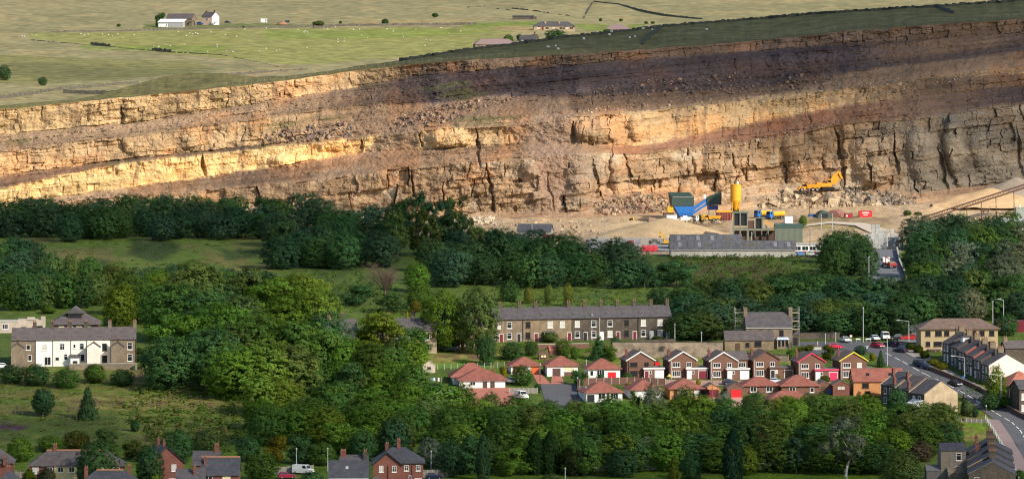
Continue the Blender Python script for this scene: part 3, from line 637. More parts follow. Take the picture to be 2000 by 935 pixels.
wood([(300, 757, 430, 755, 2), (440, 778, 570, 768, 3), (430, 735, 630, 728, 4), (300, 705, 450, 700, 2), (320, 668, 650, 684, 5), (345, 626, 620, 634, 5)],
     'the big central wood', 'trees of the central wood', 'the white terrace', Q2, (98, 130), (92, 128))
wood([(500, 836, 1860, 838, 30)], 'the rear edge of the band', 'trees of the band below the bungalows', 'the pasture', Q3 + [YG], (54, 74), (50, 70))
wood([(205, 556, 530, 562, 9), (230, 580, 420, 584, 5)], 'the low growth', 'low trees under the clearing', 'the bright copse', Q4 + [MG], (34, 48), (40, 54))
wood([(560, 760, 830, 770, 7), (640, 728, 830, 728, 5)], 'the thicket below the cottages', 'trees of the thicket', 'the big wood', Q3, (58, 74), (52, 70))
wood([(870, 924, 1730, 920, 17), (640, 893, 1840, 894, 20), (490, 866, 1860, 866, 23), (470, 812, 880, 810, 7)],
     'the band below the bungalows', 'trees of the band below the bungalows', 'the pasture', Q3 + [YG], (62, 86), (60, 86), stuff_every=3)
wood([(1325, 664, 1450, 664, 4), (1330, 640, 1480, 638, 5), (1320, 612, 1500, 606, 6)], 'the wood behind the scaffolding', 'trees behind the scaffolded house', 'the long terrace', Q4, (58, 76), (56, 72))
wood([(1560, 655, 1780, 652, 7), (1500, 630, 1790, 628, 9), (1490, 602, 1780, 600, 9)], 'the wood above the junction', 'trees above the junction', 'the scaffolded house', Q4, (52, 70), (56, 74), stuff_every=4)
wood([(1500, 580, 1670, 580, 5)], 'the trees under the bank', 'trees under the bank', 'the scaffolded house', Q4, (44, 60), (50, 66))
wood([(1780, 632, 2010, 622, 7), (1785, 600, 2010, 596, 7), (1790, 570, 2010, 566, 7), (1785, 540, 2010, 536, 7), (1780, 510, 2010, 505, 7), (1775, 485, 1990, 480, 7)], 'the wood beside the lane', 'trees beside the quarry road', 'the road', [DB, MG, DK, OL, GY, BLU], (58, 76), (56, 72), stuff_every=4)
wood([(1612, 540, 1690, 535, 3), (1618, 510, 1672, 508, 3)], 'the clump beside the yard', 'trees beside the block yard', 'the offices', Q1, (62, 74), (50, 62))
if stuff_v:
    v = np.concatenate(stuff_v); me = bpy.data.meshes.new('woodland'); raw_mesh(me, v, np.arange(len(v)).reshape(-1, 4)); me.materials.append(M_leaf); set_col(me, np.concatenate(stuff_c))
    tag(link('woodland', me), 'continuous green tree canopy filling the band below the bungalows', 'woodland', kind='stuff')
# ------------------------------------------------------------------ trees and shrubs one can pick out: (kind, x, foot y, height px, width px, colour, label)
PICK = [
 ('broad', 745, 692, 92, 132, YG, 'spreading yellow green tree hiding the stone cottages'),
 ('broad', 806, 705, 74, 70, MG, 'rounded tree below the spreading yellow green tree'),
 ('broad', 868, 686, 128, 100, LG, 'tall bright green tree shading the parked blue grey car'),
 ('broad', 935, 690, 138, 88, OL, 'tall olive tree at the end of the long stone terrace'),
 ('broad', 950, 712, 62, 42, DB, 'dark small tree on the lawn beside the long terrace'),
 ('broad', 640, 712, 108, 110, DB, 'wide dark tree in front of the hidden cottages'),
 ('broad', 600, 700, 70, 60, LG, 'bright green tree lit by the sun before the wide dark tree'),
 ('broad', 575, 602, 72, 72, DB, 'lone dark rounded tree on the grass above the big wood'),
 ('broad', 815, 570, 62, 52, LG, 'fresh green tree beside the bare brown tree'),
 ('broad', 820, 602, 52, 60, MG, 'low green tree under the bare brown tree'),
 ('broad', 700, 596, 46, 60, DB, 'dark bushy tree below the bare brown tree'),
 ('broad', 760, 610, 44, 64, DB, 'dark low tree above the spreading yellow green tree'),
 ('broad', 880, 560, 80, 90, BLU, 'broad blue green tree behind the tall bright green tree'),
 ('cone', 795, 628, 24, 10, GOLD, 'thin golden conifer beside the hidden cottage gable'),
 ('broad', 812, 610, 26, 24, (.16, .13, .02), 'small golden leaved tree over the hidden cottage gable'),
 ('broad', 1032, 592, 34, 22, (.17, .20, .04), 'pale lime sapling on the slope behind the long terrace'),
 ('broad', 1072, 592, 40, 20, (.17, .20, .04), 'tall lime sapling on the slope behind the long terrace'),
 ('broad', 1110, 598, 48, 20, (.17, .20, .04), 'lime sapling standing highest behind the terrace chimneys'),
 ('broad', 995, 588, 44, 40, DB, 'dark tree behind the first terrace chimney'),
 ('broad', 1290, 600, 44, 50, DK, 'dark tree behind the last terrace chimney'),
 ('cone', 1170, 702, 48, 44, DB, 'dark conical cypress in front of the terrace doors'),
 ('broad', 1192, 704, 34, 26, LG, 'bright shrubby tree leaning on the dark cypress'),
 ('broad', 1203, 688, 36, 22, DB, 'narrow dark tree in front of the white terrace door'),
 ('broad', 1000, 702, 38, 50, DB, 'bushy tree in front of the tan terrace houses'),
 ('broad', 1037, 694, 34, 30, DB, 'round tree behind the bungalow with the orange garage'),
 ('broad', 1100, 694, 36, 34, MG, 'bushy tree above the brown garage bungalow'),
 ('round', 1122, 700, 26, 18, LG, 'tall bright shrub beside the bungalow garden fence'),
 ('round', 1075, 668, 22, 34, OL, 'overgrown garden shrub under the terrace bay window'),
 ('broad', 1020, 752, 42, 46, MG, 'garden tree between the large bungalow and the lane'),
 ('round', 984, 735, 22, 12, GOLD, 'golden conifer at the corner of the large bungalow'),
 ('broad', 1128, 752, 34, 26, DB, 'small dark tree at the drive of the brown garage bungalow'),
 ('round', 1145, 746, 22, 10, MG, 'upright green cypress bush beside the small dark tree'),
 ('cone', 1166, 742, 22, 7, DB, 'thin dark cypress in front of the red garage bungalow'),
 ('round', 1174, 744, 16, 14, DB, 'small dark conifer bush in front of the red garage bungalow'),
 ('round', 1226, 740, 14, 20, MG, 'clipped green hedge bush by the first brick house'),
 ('round', 1467, 736, 15, 14, LG, 'bright clipped bush beside the white garage doors'),
 ('round', 1520, 738, 13, 14, LG, 'round clipped bush on the brown garage drive'),
 ('round', 1563, 738, 16, 12, OL, 'olive bush at the pink trimmed house wall'),
 ('round', 1612, 745, 14, 20, MG, 'spreading bush before the pink garage'),
 ('round', 1648, 738, 13, 13, (.13, .13, .03), 'yellow topped bush before the yellow trimmed house'),
 ('broad', 1573, 700, 30, 42, (.085, .10, .012), 'bushy yellow green tree above the pink trimmed house'),
 ('broad', 1620, 704, 36, 30, (.085, .10, .012), 'tall yellow green tree between the pink and yellow trimmed houses'),
 ('round', 1546, 702, 22, 24, LG, 'bright green clipped hedge on the retaining wall'),
 ('broad', 1680, 692, 20, 26, DK, 'dark tree by the road above the yellow trimmed house'),
 ('round', 1704, 704, 18, 13, (.20, .20, .02), 'golden green bush by the main road'),
 ('cone', 1720, 716, 34, 22, DB, 'dark fir beside the golden green bush'),
 ('broad', 1945, 790, 82, 44, YG, 'yellow green roadside tree before the pale gable'),
 ('broad', 1935, 800, 36, 40, DB, 'dark low tree under the yellow green roadside tree'),
 ('round', 1965, 796, 24, 34, LG, 'bright shrub beside the roadside verge'),
 ('round', 1985, 792, 34, 20, MG, 'tall hedge below the red hipped roof'),
 ('cone', 1882, 808, 42, 14, DK, 'thin dark cypress at the end terrace gable'),
 ('round', 1888, 812, 34, 26, (.10, .14, .05), 'pale green shrub under the thin dark cypress'),
 ('round', 1905, 814, 20, 14, DK, 'dark round bush on the verge by the end terrace'),
 ('broad', 1840, 818, 34, 44, MG, 'bushy tree below the end terrace gable'),
 ('broad', 1965, 655, 46, 52, DB, 'dark tree behind the buff flats'),
 ('broad', 1690, 500, 44, 30, MG, 'green tree at the quarry road gate'),
 ('broad', 1568, 442, 24, 18, LG, 'light green sapling beside the green shed'),
 ('round', 1436, 419, 17, 18, (.10, .10, .02), 'straggly bush under the yellow silo'),
 ('round', 1367, 432, 14, 11, (.09, .09, .02), 'weedy bush beside the yellow dump truck'),
 ('round', 1692, 421, 8, 16, OL, 'low weed bush below the red container'),
 ('round', 1772, 422, 13, 18, OL, 'scrub bush on the sandy bank'),
 ('round', 1793, 420, 8, 18, OL, 'low scrub next to the bush on the sandy bank'),
 ('round', 1845, 380, 44, 40, (.07, .075, .03), 'bushes growing at the foot of the grey face'),
 ('broad', 1068, 818, 42, 40, DB, 'dark tree top standing in the mouth of the lane'),
 ('broad', 1122, 816, 36, 48, MG, 'green tree top at the edge of the lane'),
 ('broad', 1190, 818, 50, 56, DB, 'dark tree top before the dark garage bungalow'),
 ('airy', 1240, 818, 54, 44, MG, 'wispy tree top before the open garage bungalow'),
 ('broad', 1276, 820, 76, 46, GY, 'pale tall tree before the orange brick bungalow corner'),
 ('broad', 1336, 822, 72, 52, OL, 'pointed olive tree before the orange brick bungalow'),
 ('broad', 1412, 822, 66, 40, GY, 'pale pointed tree beside the bright red garage'),
 ('broad', 1466, 820, 62, 44, DB, 'dark tree before the low red hipped roof'),
 ('broad', 1535, 822, 56, 50, MG, 'leafy tree before the roof peeping over the band'),
 ('broad', 1580, 820, 58, 44, OL, 'olive tree in front of the brown gabled shed'),
 ('broad', 1640, 822, 50, 50, MG, 'leafy tree before the red brick garage'),
 ('broad', 1752, 824, 72, 46, DB, 'tall dark tree at the orange house corner'),
 ('broad', 1700, 822, 46, 54, MG, 'low leafy tree in front of the orange house'),
 ('broad', 905, 812, 70, 50, MG, 'tall tree before the red terrace'),
 ('broad', 958, 812, 50, 44, OL, 'olive tree before the red terrace wall'),
 # lower left slope and gardens
 ('round', 84, 812, 58, 46, DK, 'dark dome shaped conifer on the rough pasture'),
 ('cone', 171, 818, 66, 50, DK, 'dark broad conifer on the rough pasture'),
 ('round', 264, 842, 26, 20, DB, 'small dark bush alone on the pasture'),
 ('round', 186, 748, 40, 44, MG, 'green bush in front of the white terrace yard'),
 ('broad', 70, 752, 46, 60, DB, 'dark garden trees below the terrace end wall'),
 ('broad', 22, 748, 40, 50, DB, 'dark tree beside the terrace parking place'),
 ('broad', 130, 756, 40, 60, MG, 'green garden tree under the white terrace'),
 ('broad', 240, 752, 34, 50, DB, 'dark tree by the terrace yard wall'),
 ('broad', 40, 900, 52, 56, LG, 'bright leafy tree behind the white rendered house'),
 ('broad', 100, 880, 32, 60, LG, 'low bright tree behind the chimney of the white rendered house'),
 ('broad', 150, 878, 40, 60, (.085, .085, .015), 'golden green tree behind the white rendered house'),
 ('broad', 190, 960, 112, 80, DB, 'large dark tree in front of the white rendered house'),
 ('broad', 210, 880, 50, 60, OL, 'olive tree behind the large dark tree'),
 ('broad', 262, 900, 46, 46, (.08, .09, .02), 'yellowish tree beside the tall brick gable'),
 ('broad', 292, 952, 92, 62, DB, 'dark tree beside the tall brick gable'),
 ('round', 302, 954, 34, 28, YG, 'round lime bush at the lower edge'),
 ('round', 57, 952, 40, 28, (.10, .13, .01), 'round yellow green bush by the lower bungalow roof'),
 ('round', 90, 958, 50, 40, (.07, .075, .04), 'dusty bush in front of the white rendered house'),
 ('broad', 345, 905, 70, 66, DB, 'dark tree above the slate roofed pair'),
 ('broad', 400, 885, 50, 60, OL, 'reddish olive tree above the slate roofed pair'),
 ('broad', 485, 900, 52, 50, DB, 'dark tree beyond the slate roofed pair'),
 ('broad', 510, 940, 62, 78, MG, 'green tree between the slate houses and the white van'),
 ('broad', 538, 905, 62, 50, (.12, .115, .015), 'golden tree behind the fence and the white van'),
 ('broad', 590, 905, 62, 60, DB, 'dark tree behind the white van'),
 ('broad', 630, 908, 50, 56, MG, 'green tree behind the low slate roof'),
 ('round', 610, 970, 54, 64, DB, 'dark hedge bush before the low slate roof'),
 ('broad', 710, 900, 66, 60, DB, 'dark tree behind the low slate roof chimney'),
 ('broad', 770, 892, 80, 70, DK, 'dark tall tree behind the brick house gable'),
 ('broad', 840, 912, 62, 56, GY, 'grey green tree beside the brick house'),
 ('broad', 880, 930, 72, 60, DK, 'dark tree over the parked navy car'),
 ('column', 944, 938, 92, 34, DK, 'dark narrow column cypress on the lawn'),
 ('column', 918, 925, 78, 42, DB, 'dark tree leaning on the narrow column cypress'),
 ('column', 1046, 926, 84, 38, (.020, .052, .018), 'first of two clipped dense cypresses on the lawn'),
 ('column', 1075, 926, 86, 40, (.022, .055, .020), 'second of two clipped dense cypresses on the lawn'),
 ('round', 1076, 942, 20, 40, OL, 'low olive bush at the foot of the clipped cypresses'),
 ('broad', 1125, 928, 66, 60, (.060, .060, .022), 'brownish green tree next to the clipped cypresses'),
 ('broad', 1215, 930, 60, 72, DK, 'dark bushy tree on the lawn edge'),
 ('broad', 1270, 905, 56, 56, GY, 'silvery tree behind the lawn'),
 ('broad', 1360, 880, 44, 50, (.11, .095, .015), 'golden brown tree in the band of trees'),
 ('cone', 1316, 944, 56, 34, (.10, .115, .015), 'yellow green cone shaped conifer on the lawn'),
 ('broad', 1350, 936, 54, 48, DB, 'dark tree beside the yellow green conifer'),
 ('column', 1432, 944, 108, 44, (.016, .044, .024), 'tall dark pointed cypress on the lawn'),
 ('broad', 1500, 905, 66, 52, (.075, .065, .030), 'brown leaved birch on the lawn'),
 ('airy', 1555, 925, 70, 50, BLU, 'blue green tree on the lawn beside the birch'),
 ('airy', 1650, 930, 118, 110, GY, 'large silver leaved tree with bare pale trunk on the lawn'),
 ('broad', 1690, 922, 52, 54, DB, 'dark tree under the silver leaved tree'),
 ('broad', 1760, 950, 74, 84, OL, 'olive tree beside the lower slate terrace'),
 ('broad', 1795, 900, 42, 54, BRN, 'brown purple tree above the lower slate terrace'),
 ('broad', 1850, 880, 60, 72, DB, 'dark tree above the flat backed house'),
 ('broad', 1800, 880, 50, 64, MG, 'green tree beside the brown purple tree'),
 ('round', 1990, 938, 24, 30, MG, 'bush under the bridge railing'),
 ('round', 1372, 778, 26, 28, (.016, .010, .018), 'dark purple leaved bush beside the brick garage'),
 ('round', 1188, 784, 8, 14, GOLD, 'yellow flowering bush at the dark garage drive'),
 ('round', 1364, 752, 14, 10, GOLD, 'yellow bush beside the wine red garage'),
 ('round', 1416, 766, 10, 12, GOLD, 'yellow bush behind the bright red garage'),
 ('round', 1230, 752, 8, 14, GOLD, 'yellow bush along the brown fence'),
 ('round', 1694, 776, 10, 24, GOLD, 'yellow bush in front of the orange house'),
 ('round', 828, 765, 10, 14, (.20, .16, .02), 'yellow bush by the lower garden fence'),
 ('round', 850, 762, 16, 28, DK, 'dark clipped hedge bush by the lower garden fence'),
 ('round', 1050, 766, 20, 14, DK, 'dark hedge at the top of the lane'),
 ('round', 1310, 640, 18, 16, OL, 'bush at the end wall of the long terrace'),
 ('round', 1285, 666, 12, 30, (.07, .09, .02), 'flower bush before the white terrace doors'),
 ('round', 272, 692, 16, 20, (.12, .16, .02), 'lime bush at the end of the white terrace'),
 ('round', 148, 640, 24, 30, LG, 'green bush beside the hipped slate house'),
 ('round', 185, 640, 30, 34, YG, 'yellow green bush behind the hipped slate house'),
 ('round', 34, 640, 16, 28, DB, 'dark bush in front of the ruined walls'),
 ('round', 95, 612, 18, 34, MG, 'green bush behind the ruined walls'),
]
for kind, x, y, h, w, col, lab in PICK:
    s = ppm(y); tree(kind, P(x, y, -.2), w / s, h / s, jit(col, .08), lab, base=.0 if kind in ('round', 'cone', 'column') else (.12 if kind == 'airy' else .03))
# hedge along the main road by the flats
for i, (x, y, w, h) in enumerate(((1778, 684, 20, 17), (1793, 690, 22, 19), (1806, 700, 22, 18), (1822, 714, 26, 16), (1838, 722, 30, 17))):
    s = ppm(y); tree('round', P(x, y, -.2), w / s, h / s, (.14, .15, .015) if i > 2 else (.05, .075, .012), ('golden clipped hedge section ' if i > 2 else 'green clipped hedge section ') + ('by the flats', 'below the flats wall', 'along the road bend', 'opposite the parked vans', 'before the dark terrace')[i], 'hedge sections along the road', base=0, cat='hedge', name='hedge')
# bare brown tree
def bare_tree():
    x, y = 752, 582; s = ppm(y); e = empty('bare_tree', P(x, y), 'leafless brown twiggy tree standing above the hidden cottages', 'tree')
    r = random.Random(3); m = MB(); tw = MB()
    m.tube((0, 0, -.3), (0, 0, 4), .32, 7, .24)
    for k in range(34):
        a = k * 2.4; rr = r.uniform(2, 6.6); z0 = r.uniform(2, 6); q = Vector((math.cos(a) * rr, math.sin(a) * rr * .8, z0 + r.uniform(4, 7) - rr * .35)); p = Vector((0, 0, z0 * .7))
        m.tube(p, q, .10, 4, .03)
        for j in range(26):
            f = r.uniform(.35, 1); b = p.lerp(q, f); t = b + Vector((r.gauss(0, 1), r.gauss(0, 1), r.uniform(.2, 1.8))); tw.tube(b, t, .035, 3, .012)
    m.obj('trunk', mat('dead_bark', (.13, .085, .065), var=.3, scale=2), e); t = tw.obj('twigs', mat('dead_twig', (.16, .105, .085), var=.3, scale=2), e); t['kind'] = 'stuff'
bare_tree()
# pale trunk of the silver leaved tree, showing through
def silver_trunk():
    for o in COL.objects:
        if o.get('label', '').startswith('large silver leaved'):
            m = MB(); h = 15
            m.tube((0, 0, -.03), (.05, -.1, .25), .022, 8, .018); m.tube((.05, -.1, .25), (.10, -.2, .52), .018, 7, .013); m.tube((.10, -.2, .52), (.06, -.1, .8), .013, 6, .004)
            m.tube((.02, 0, .1), (-.2, -.05, .42), .012, 6, .005); m.tube((.08, -.2, .4), (.3, -.1, .7), .010, 6, .003)
            for ch in o.children:
                if ch.name.startswith('trunk'): ch.data = m.mesh('trunk', M_barkw)
silver_trunk()
# rough growth on open slopes: tussocks, brambles, willowherb
def undergrowth(name, label, poly, n, hs, ws, pal, seed):
    r = np.random.RandomState(seed); V = []; Cc = []; xs = [p[0] for p in poly]; ys = [p[1] for p in poly]; k = 0
    while k < n:
        x = r.uniform(min(xs), max(xs)); y = r.uniform(min(ys), max(ys))
        if not inpoly(poly, np.array([x]), np.array([y]))[0]: continue
        k += 1; q = P(x, y, -.05); h = r.uniform(*hs); w = r.uniform(*ws)
        v, c = crown_arrays('round', int(r.randint(1e6)), 12, 9, .075)
        v = v * (w, w, h) + np.array(q) - (0, 0, h * .25); V.append(v); Cc.append(c * np.array(jit(pal[r.randint(len(pal))], .2)))
    v = np.concatenate(V); me = bpy.data.meshes.new(name); raw_mesh(me, v, np.arange(len(v)).reshape(-1, 4)); me.materials.append(M_leaf); set_col(me, np.concatenate(Cc))
    tag(link(name, me), label, 'undergrowth', kind='stuff')
undergrowth('undergrowth', 'rough grass and brambles on the pasture below the white terrace', [(-20, 740), (300, 738), (440, 765), (520, 800), (500, 850), (380, 872), (300, 850), (150, 820), (-20, 822)], 260, (.5, 1.1), (.9, 2.2), [GRASS * 1.7, (.15, .24, .03), (.21, .25, .045), (.25, .22, .07), (.13, .20, .03), (.21, .17, .08)], 1)
undergrowth('undergrowth', 'bramble and willow scrub on the slope below the big wood', [(280, 742), (480, 775), (515, 830), (440, 885), (300, 872), (230, 800)], 420, (.6, 1.9), (1.2, 3.0), [(.10, .17, .03), LG, (.15, .19, .04), MG, OL, (.19, .17, .06)], 11)
undergrowth('undergrowth', 'dark thick grass on the lower pasture', [(-20, 816), (200, 822), (330, 850), (380, 880), (-20, 872)], 40, (.25, .5), (1.6, 3.6), [GRASS * 1.2, GRASS, (.12, .15, .04)], 2)
undergrowth('undergrowth', 'scrub and bracken on the bank below the long shed', [(1300, 498), (1560, 496), (1690, 545), (1690, 580), (1480, 575), (1340, 560)], 620, (.7, 2.2), (.9, 2.4), [(.13, .14, .045), OL, MG, (.17, .13, .06), LG], 3)
undergrowth('undergrowth', 'tall weeds growing against the long shed wall', [(1306, 502), (1552, 502), (1552, 508), (1306, 508)], 130, (.9, 2.0), (.8, 1.8), [(.13, .14, .045), OL, MG, LG], 13)
undergrowth('undergrowth', 'bushy grass on the slope behind the long terrace', [(960, 560), (1290, 566), (1300, 602), (960, 606)], 330, (.5, 1.3), (.8, 2.0), [(.09, .14, .03), GRASS * 1.2, MG], 4)
undergrowth('undergrowth', 'tall grass at the clearing edges', [(0, 472), (520, 468), (520, 525), (300, 522), (150, 530), (0, 500)], 130, (.3, .7), (1.4, 3), [GRASS * 1.3, GRASS, (.16, .19, .05)], 5)
undergrowth('undergrowth', 'tangled garden growth above the bungalows', [(960, 672), (1225, 676), (1225, 700), (960, 716)], 150, (.4, 1.3), (.7, 2), [LG, MG, YG, OL], 6)
undergrowth('undergrowth', 'overgrown gardens along the main road', [(1850, 730), (1990, 760), (2000, 800), (1930, 800), (1870, 760)], 120, (.4, 1.4), (.7, 2), [LG, MG, YG, OL, (.2, .2, .03)], 7)
undergrowth('undergrowth', 'bushes on the slope below the hidden cottages', [(600, 528), (690, 528), (860, 600), (860, 625), (640, 605)], 240, (.6, 1.8), (1.0, 2.4), [(.09, .14, .03), MG, OL, LG], 8)
# ================================================================== BUILDINGS
M_white = mat('white_paint', (.80, .79, .76), rough=.5, var=.05); M_cream = mat('cream_render', (.86, .80, .68), var=.10, scale=.6); M_pink = mat('stained_render', (.80, .69, .60), var=.22, scale=.7)
M_whr = mat('white_render', (.80, .78, .74), var=.08, scale=.6); M_yel = mat('yellow_render', (.78, .62, .30), var=.08, scale=.6)
M_glass = mat('window_glass', (.018, .022, .028), rough=.12, var=.2, spec=.6); M_blind = mat('drawn_blind', (.52, .50, .46), rough=.4, var=.15); M_amber = mat('amber_blind', (.75, .66, .36), rough=.5, var=.1)
M_slate = roofing('slate_roof', (.085, .078, .085), (.115, .105, .11)); M_slate2 = roofing('brown_slate_roof', (.105, .088, .088), (.14, .12, .118)); M_slate3 = roofing('dark_slate_roof', (.060, .062, .075), (.085, .086, .10))
M_tile = roofing('red_tile_roof', (.27, .098, .072), (.32, .12, .088), .35, .3); M_tileb = roofing('brown_tile_roof', (.17, .115, .095), (.21, .145, .12), .35, .3); M_tiler = roofing('orange_tile_roof', (.42, .15, .10), (.46, .17, .12), .35, .3)
M_stone = masonry('tan_stone', (.27, .20, .13), (.20, .15, .095), (.20, .17, .13), soot=.18); M_stoned = masonry('sooty_stone', (.11, .088, .07), (.07, .058, .048), (.13, .112, .092), soot=.35); M_stonel = masonry('pale_stone', (.42, .33, .22), (.36, .28, .185), (.34, .28, .2), soot=.1)
M_stoneb = masonry('brown_stone', (.235, .185, .13), (.18, .14, .10), (.19, .16, .13), soot=.2); M_ruin = masonry('ruin_blocks', (.50, .42, .35), (.44, .36, .30), (.40, .36, .31), .45, .22, .2); M_rwall = masonry('retaining_stone', (.31, .245, .185), (.24, .185, .14), (.23, .19, .15), .6, .3, .35, soot=.15); M_buff = masonry('buff_brick', (.44, .34, .20), (.40, .30, .175), (.40, .33, .22), .23, .075, .1)
M_brick = masonry('red_brick', (.20, .075, .054), (.16, .058, .046), (.22, .15, .12), .23, .075, .15); M_brown = masonry('brown_brick', (.185, .095, .068), (.15, .078, .058), (.18, .12, .095), .23, .075, .12); M_orange = masonry('orange_brick', (.56, .255, .10), (.50, .215, .085), (.46, .28, .16), .23, .075, .10)
M_dkwood = mat('dark_timber', (.07, .045, .035), var=.25); M_clay = mat('clay_pot', (.28, .13, .08)); M_ridge = mat('ridge_tile', (.36, .17, .10)); M_lead = mat('lead_flashing', (.42, .42, .43), rough=.5); M_conc = mat('concrete', (.42, .40, .36), var=.2)
PAINT = {}
def paint(c, rough=.35, name='paint'):
    if c not in PAINT: PAINT[c] = mat('%s_%d' % (name, len(PAINT)), c, rough=rough, var=.06, scale=.8, spec=.5)
    return PAINT[c]
RED = paint((.62, .02, .025)); WINE = paint((.17, .018, .03)); PINK = paint((.72, .04, .12)); YELL = paint((.80, .62, .05)); DBRN = paint((.10, .06, .045)); BLK = paint((.02, .02, .024)); ORG = paint((.62, .13, .03)); BLU_ = paint((.03, .14, .50)); DGRN = paint((.02, .10, .05))
_wc = {}
def win_mesh(w, h, n, tr, fm, sill):
    k = (round(w, 2), round(h, 2), n, tr, fm.name, sill)
    if k not in _wc:
        t = .09; m = MB(); y0, y1 = -.07, .0
        m.box(-w / 2 - t, w / 2 + t, y0, y1, h, h + t); m.box(-w / 2 - t, w / 2 + t, y0, y1, -t, 0)
        for i in range(n + 1):
            x = -w / 2 + w * i / n; a = t if i in (0, n) else .07
            x0 = x - a if i == 0 else (x if i == n else x - a / 2); m.box(x0, x0 + a, y0, y1, 0, h)
        if tr:
            for i in range(n): m.box(-w / 2 + w * i / n + .04, -w / 2 + w * (i + 1) / n - .04, y0 + .01, y1, h * .64, h * .64 + .07)
        if sill: m.box(-w / 2 - .2, w / 2 + .2, -.14, .0, -t - .14, -t - .005)
        p = MB().box(-w / 2 + .001, w / 2 - .001, -.025, .0, .001, h - .001)
        _wc[k] = (m.mesh('window', fm), p.mesh('pane', M_glass))
    return _wc[k]
def face_xf(h, face):
    w, d = h['w'], h['d']
    return {'front': ((0, 0), 0, 1), 'right': ((w / 2, d / 2), R(90), 1), 'left': ((-w / 2, d / 2), R(-90), 1), 'back': ((0, d), R(180), 1)}[face][:2]
def put(o, h, u, z, face, dy=0.0):
    (ox, oy), a = face_xf(h, face)
    o.location = (ox + u * math.cos(a) - dy * -math.sin(a) * 0 + dy * math.sin(a), oy + u * math.sin(a) - dy * math.cos(a), z); o.rotation_euler = (0, 0, a); return o
def WI(h, u, z, w, hh, n=2, face='front', fm=None, tr=False, pane=None, sill=True, dy=0.0):
    a, b = win_mesh(w, hh, n, tr, fm or M_white, sill)
    o = put(link('window', a, h['root']), h, u, z, face, dy); p = link('pane', b, o)
    if pane is None and rnd.random() < .25: pane = M_blind
    if pane is not None: p.material_slots[0].link = 'OBJECT'; p.material_slots[0].material = pane
    return o
_dc = {}
def DO(h, u, w, hh, m, face='front', z=0.0, dy=0.0, frame=M_white, name='door', label=None):
    k = (round(w, 2), round(hh, 2), m.name)
    if k not in _dc:
        q = MB(); q.box(-w / 2, w / 2, -.05, 0, 0, hh); q.box(-w / 2 + .12, w / 2 - .12, -.075, -.05, .15, hh * .42); q.box(-w / 2 + .12, w / 2 - .12, -.075, -.05, hh * .5, hh - .2)
        f = MB().box(-w / 2 - .1, -w / 2, -.08, 0, 0, hh).box(w / 2, w / 2 + .1, -.08, 0, 0, hh).box(-w / 2 - .1, w / 2 + .1, -.08, 0, hh, hh + .12)
        _dc[k] = (q.mesh(name, m), f.mesh('door_frame', frame))
    o = put(link(name, _dc[k][0], h['root']), h, u, z, face, dy); link('door_frame', _dc[k][1], o)
    if label: o['label'] = label
    return o
def CH(h, x, y, zt, w=.9, d=.6, z0=None, m=None, pots=2, name='chimney'):
    q = MB(); z0 = h['e'] if z0 is None else z0
    q.box(x - w / 2, x + w / 2, y - d / 2, y + d / 2, z0, zt); q.box(x - w / 2 - .08, x + w / 2 + .08, y - d / 2 - .08, y + d / 2 + .08, zt - .28, zt - .12)
    c = q.obj(name, m or h['wm'], h['root'])
    MB().box(x - w / 2 - .06, x + w / 2 + .06, y - d / 2 - .18, y - d / 2 - .02, z0 + .0, z0 + .0 + .12) if False else None
    for i in range(pots):
        px = x + (i - (pots - 1) / 2) * w / max(pots, 1); MB().lathe(px, y, [(.13, zt), (.16, zt + .06), (.11, zt + .45), (.14, zt + .5)], 8).obj('chimney_pot', M_clay, c)
    return c
def hip_mesh(w, d, e, r, o=.45, t=.16, off=(0, 0)):
    ox, oy = off; m = MB(); x0, x1, y0, y1 = -w / 2 - o + ox, w / 2 + o + ox, -o + oy, d + o + oy
    if w >= d: k = (d / 2 + o) * .95; a, b = (x0 + k, (y0 + y1) / 2, r), (x1 - k, (y0 + y1) / 2, r)
    else: k = (w / 2 + o) * .95; a, b = ((x0 + x1) / 2, y0 + k, r), ((x0 + x1) / 2, y1 - k, r)
    e0 = e - .05
    V = [(x0, y0, e0), (x1, y0, e0), (x1, y1, e0), (x0, y1, e0), (x0, y0, e0 + t), (x1, y0, e0 + t), (x1, y1, e0 + t), (x0, y1, e0 + t), a, b]
    Fc = [(3, 2, 1, 0), (0, 1, 5, 4), (1, 2, 6, 5), (2, 3, 7, 6), (3, 0, 4, 7)]
    Fc += [(4, 5, 9, 8), (5, 6, 9), (6, 7, 8, 9), (7, 4, 8)] if w >= d else [(4, 5, 8), (5, 6, 9, 8), (6, 7, 9), (7, 4, 8, 9)]
    return m.add(V, Fc)
def gable_pts(d, e, r, o, t):
    sl = (r - e) / (d / 2); c = d / 2
    return [(-o, e - o * sl), (c, r), (d + o, e - o * sl), (d + o, e - o * sl + t), (c, r + t * 1.15), (-o, e - o * sl + t)]
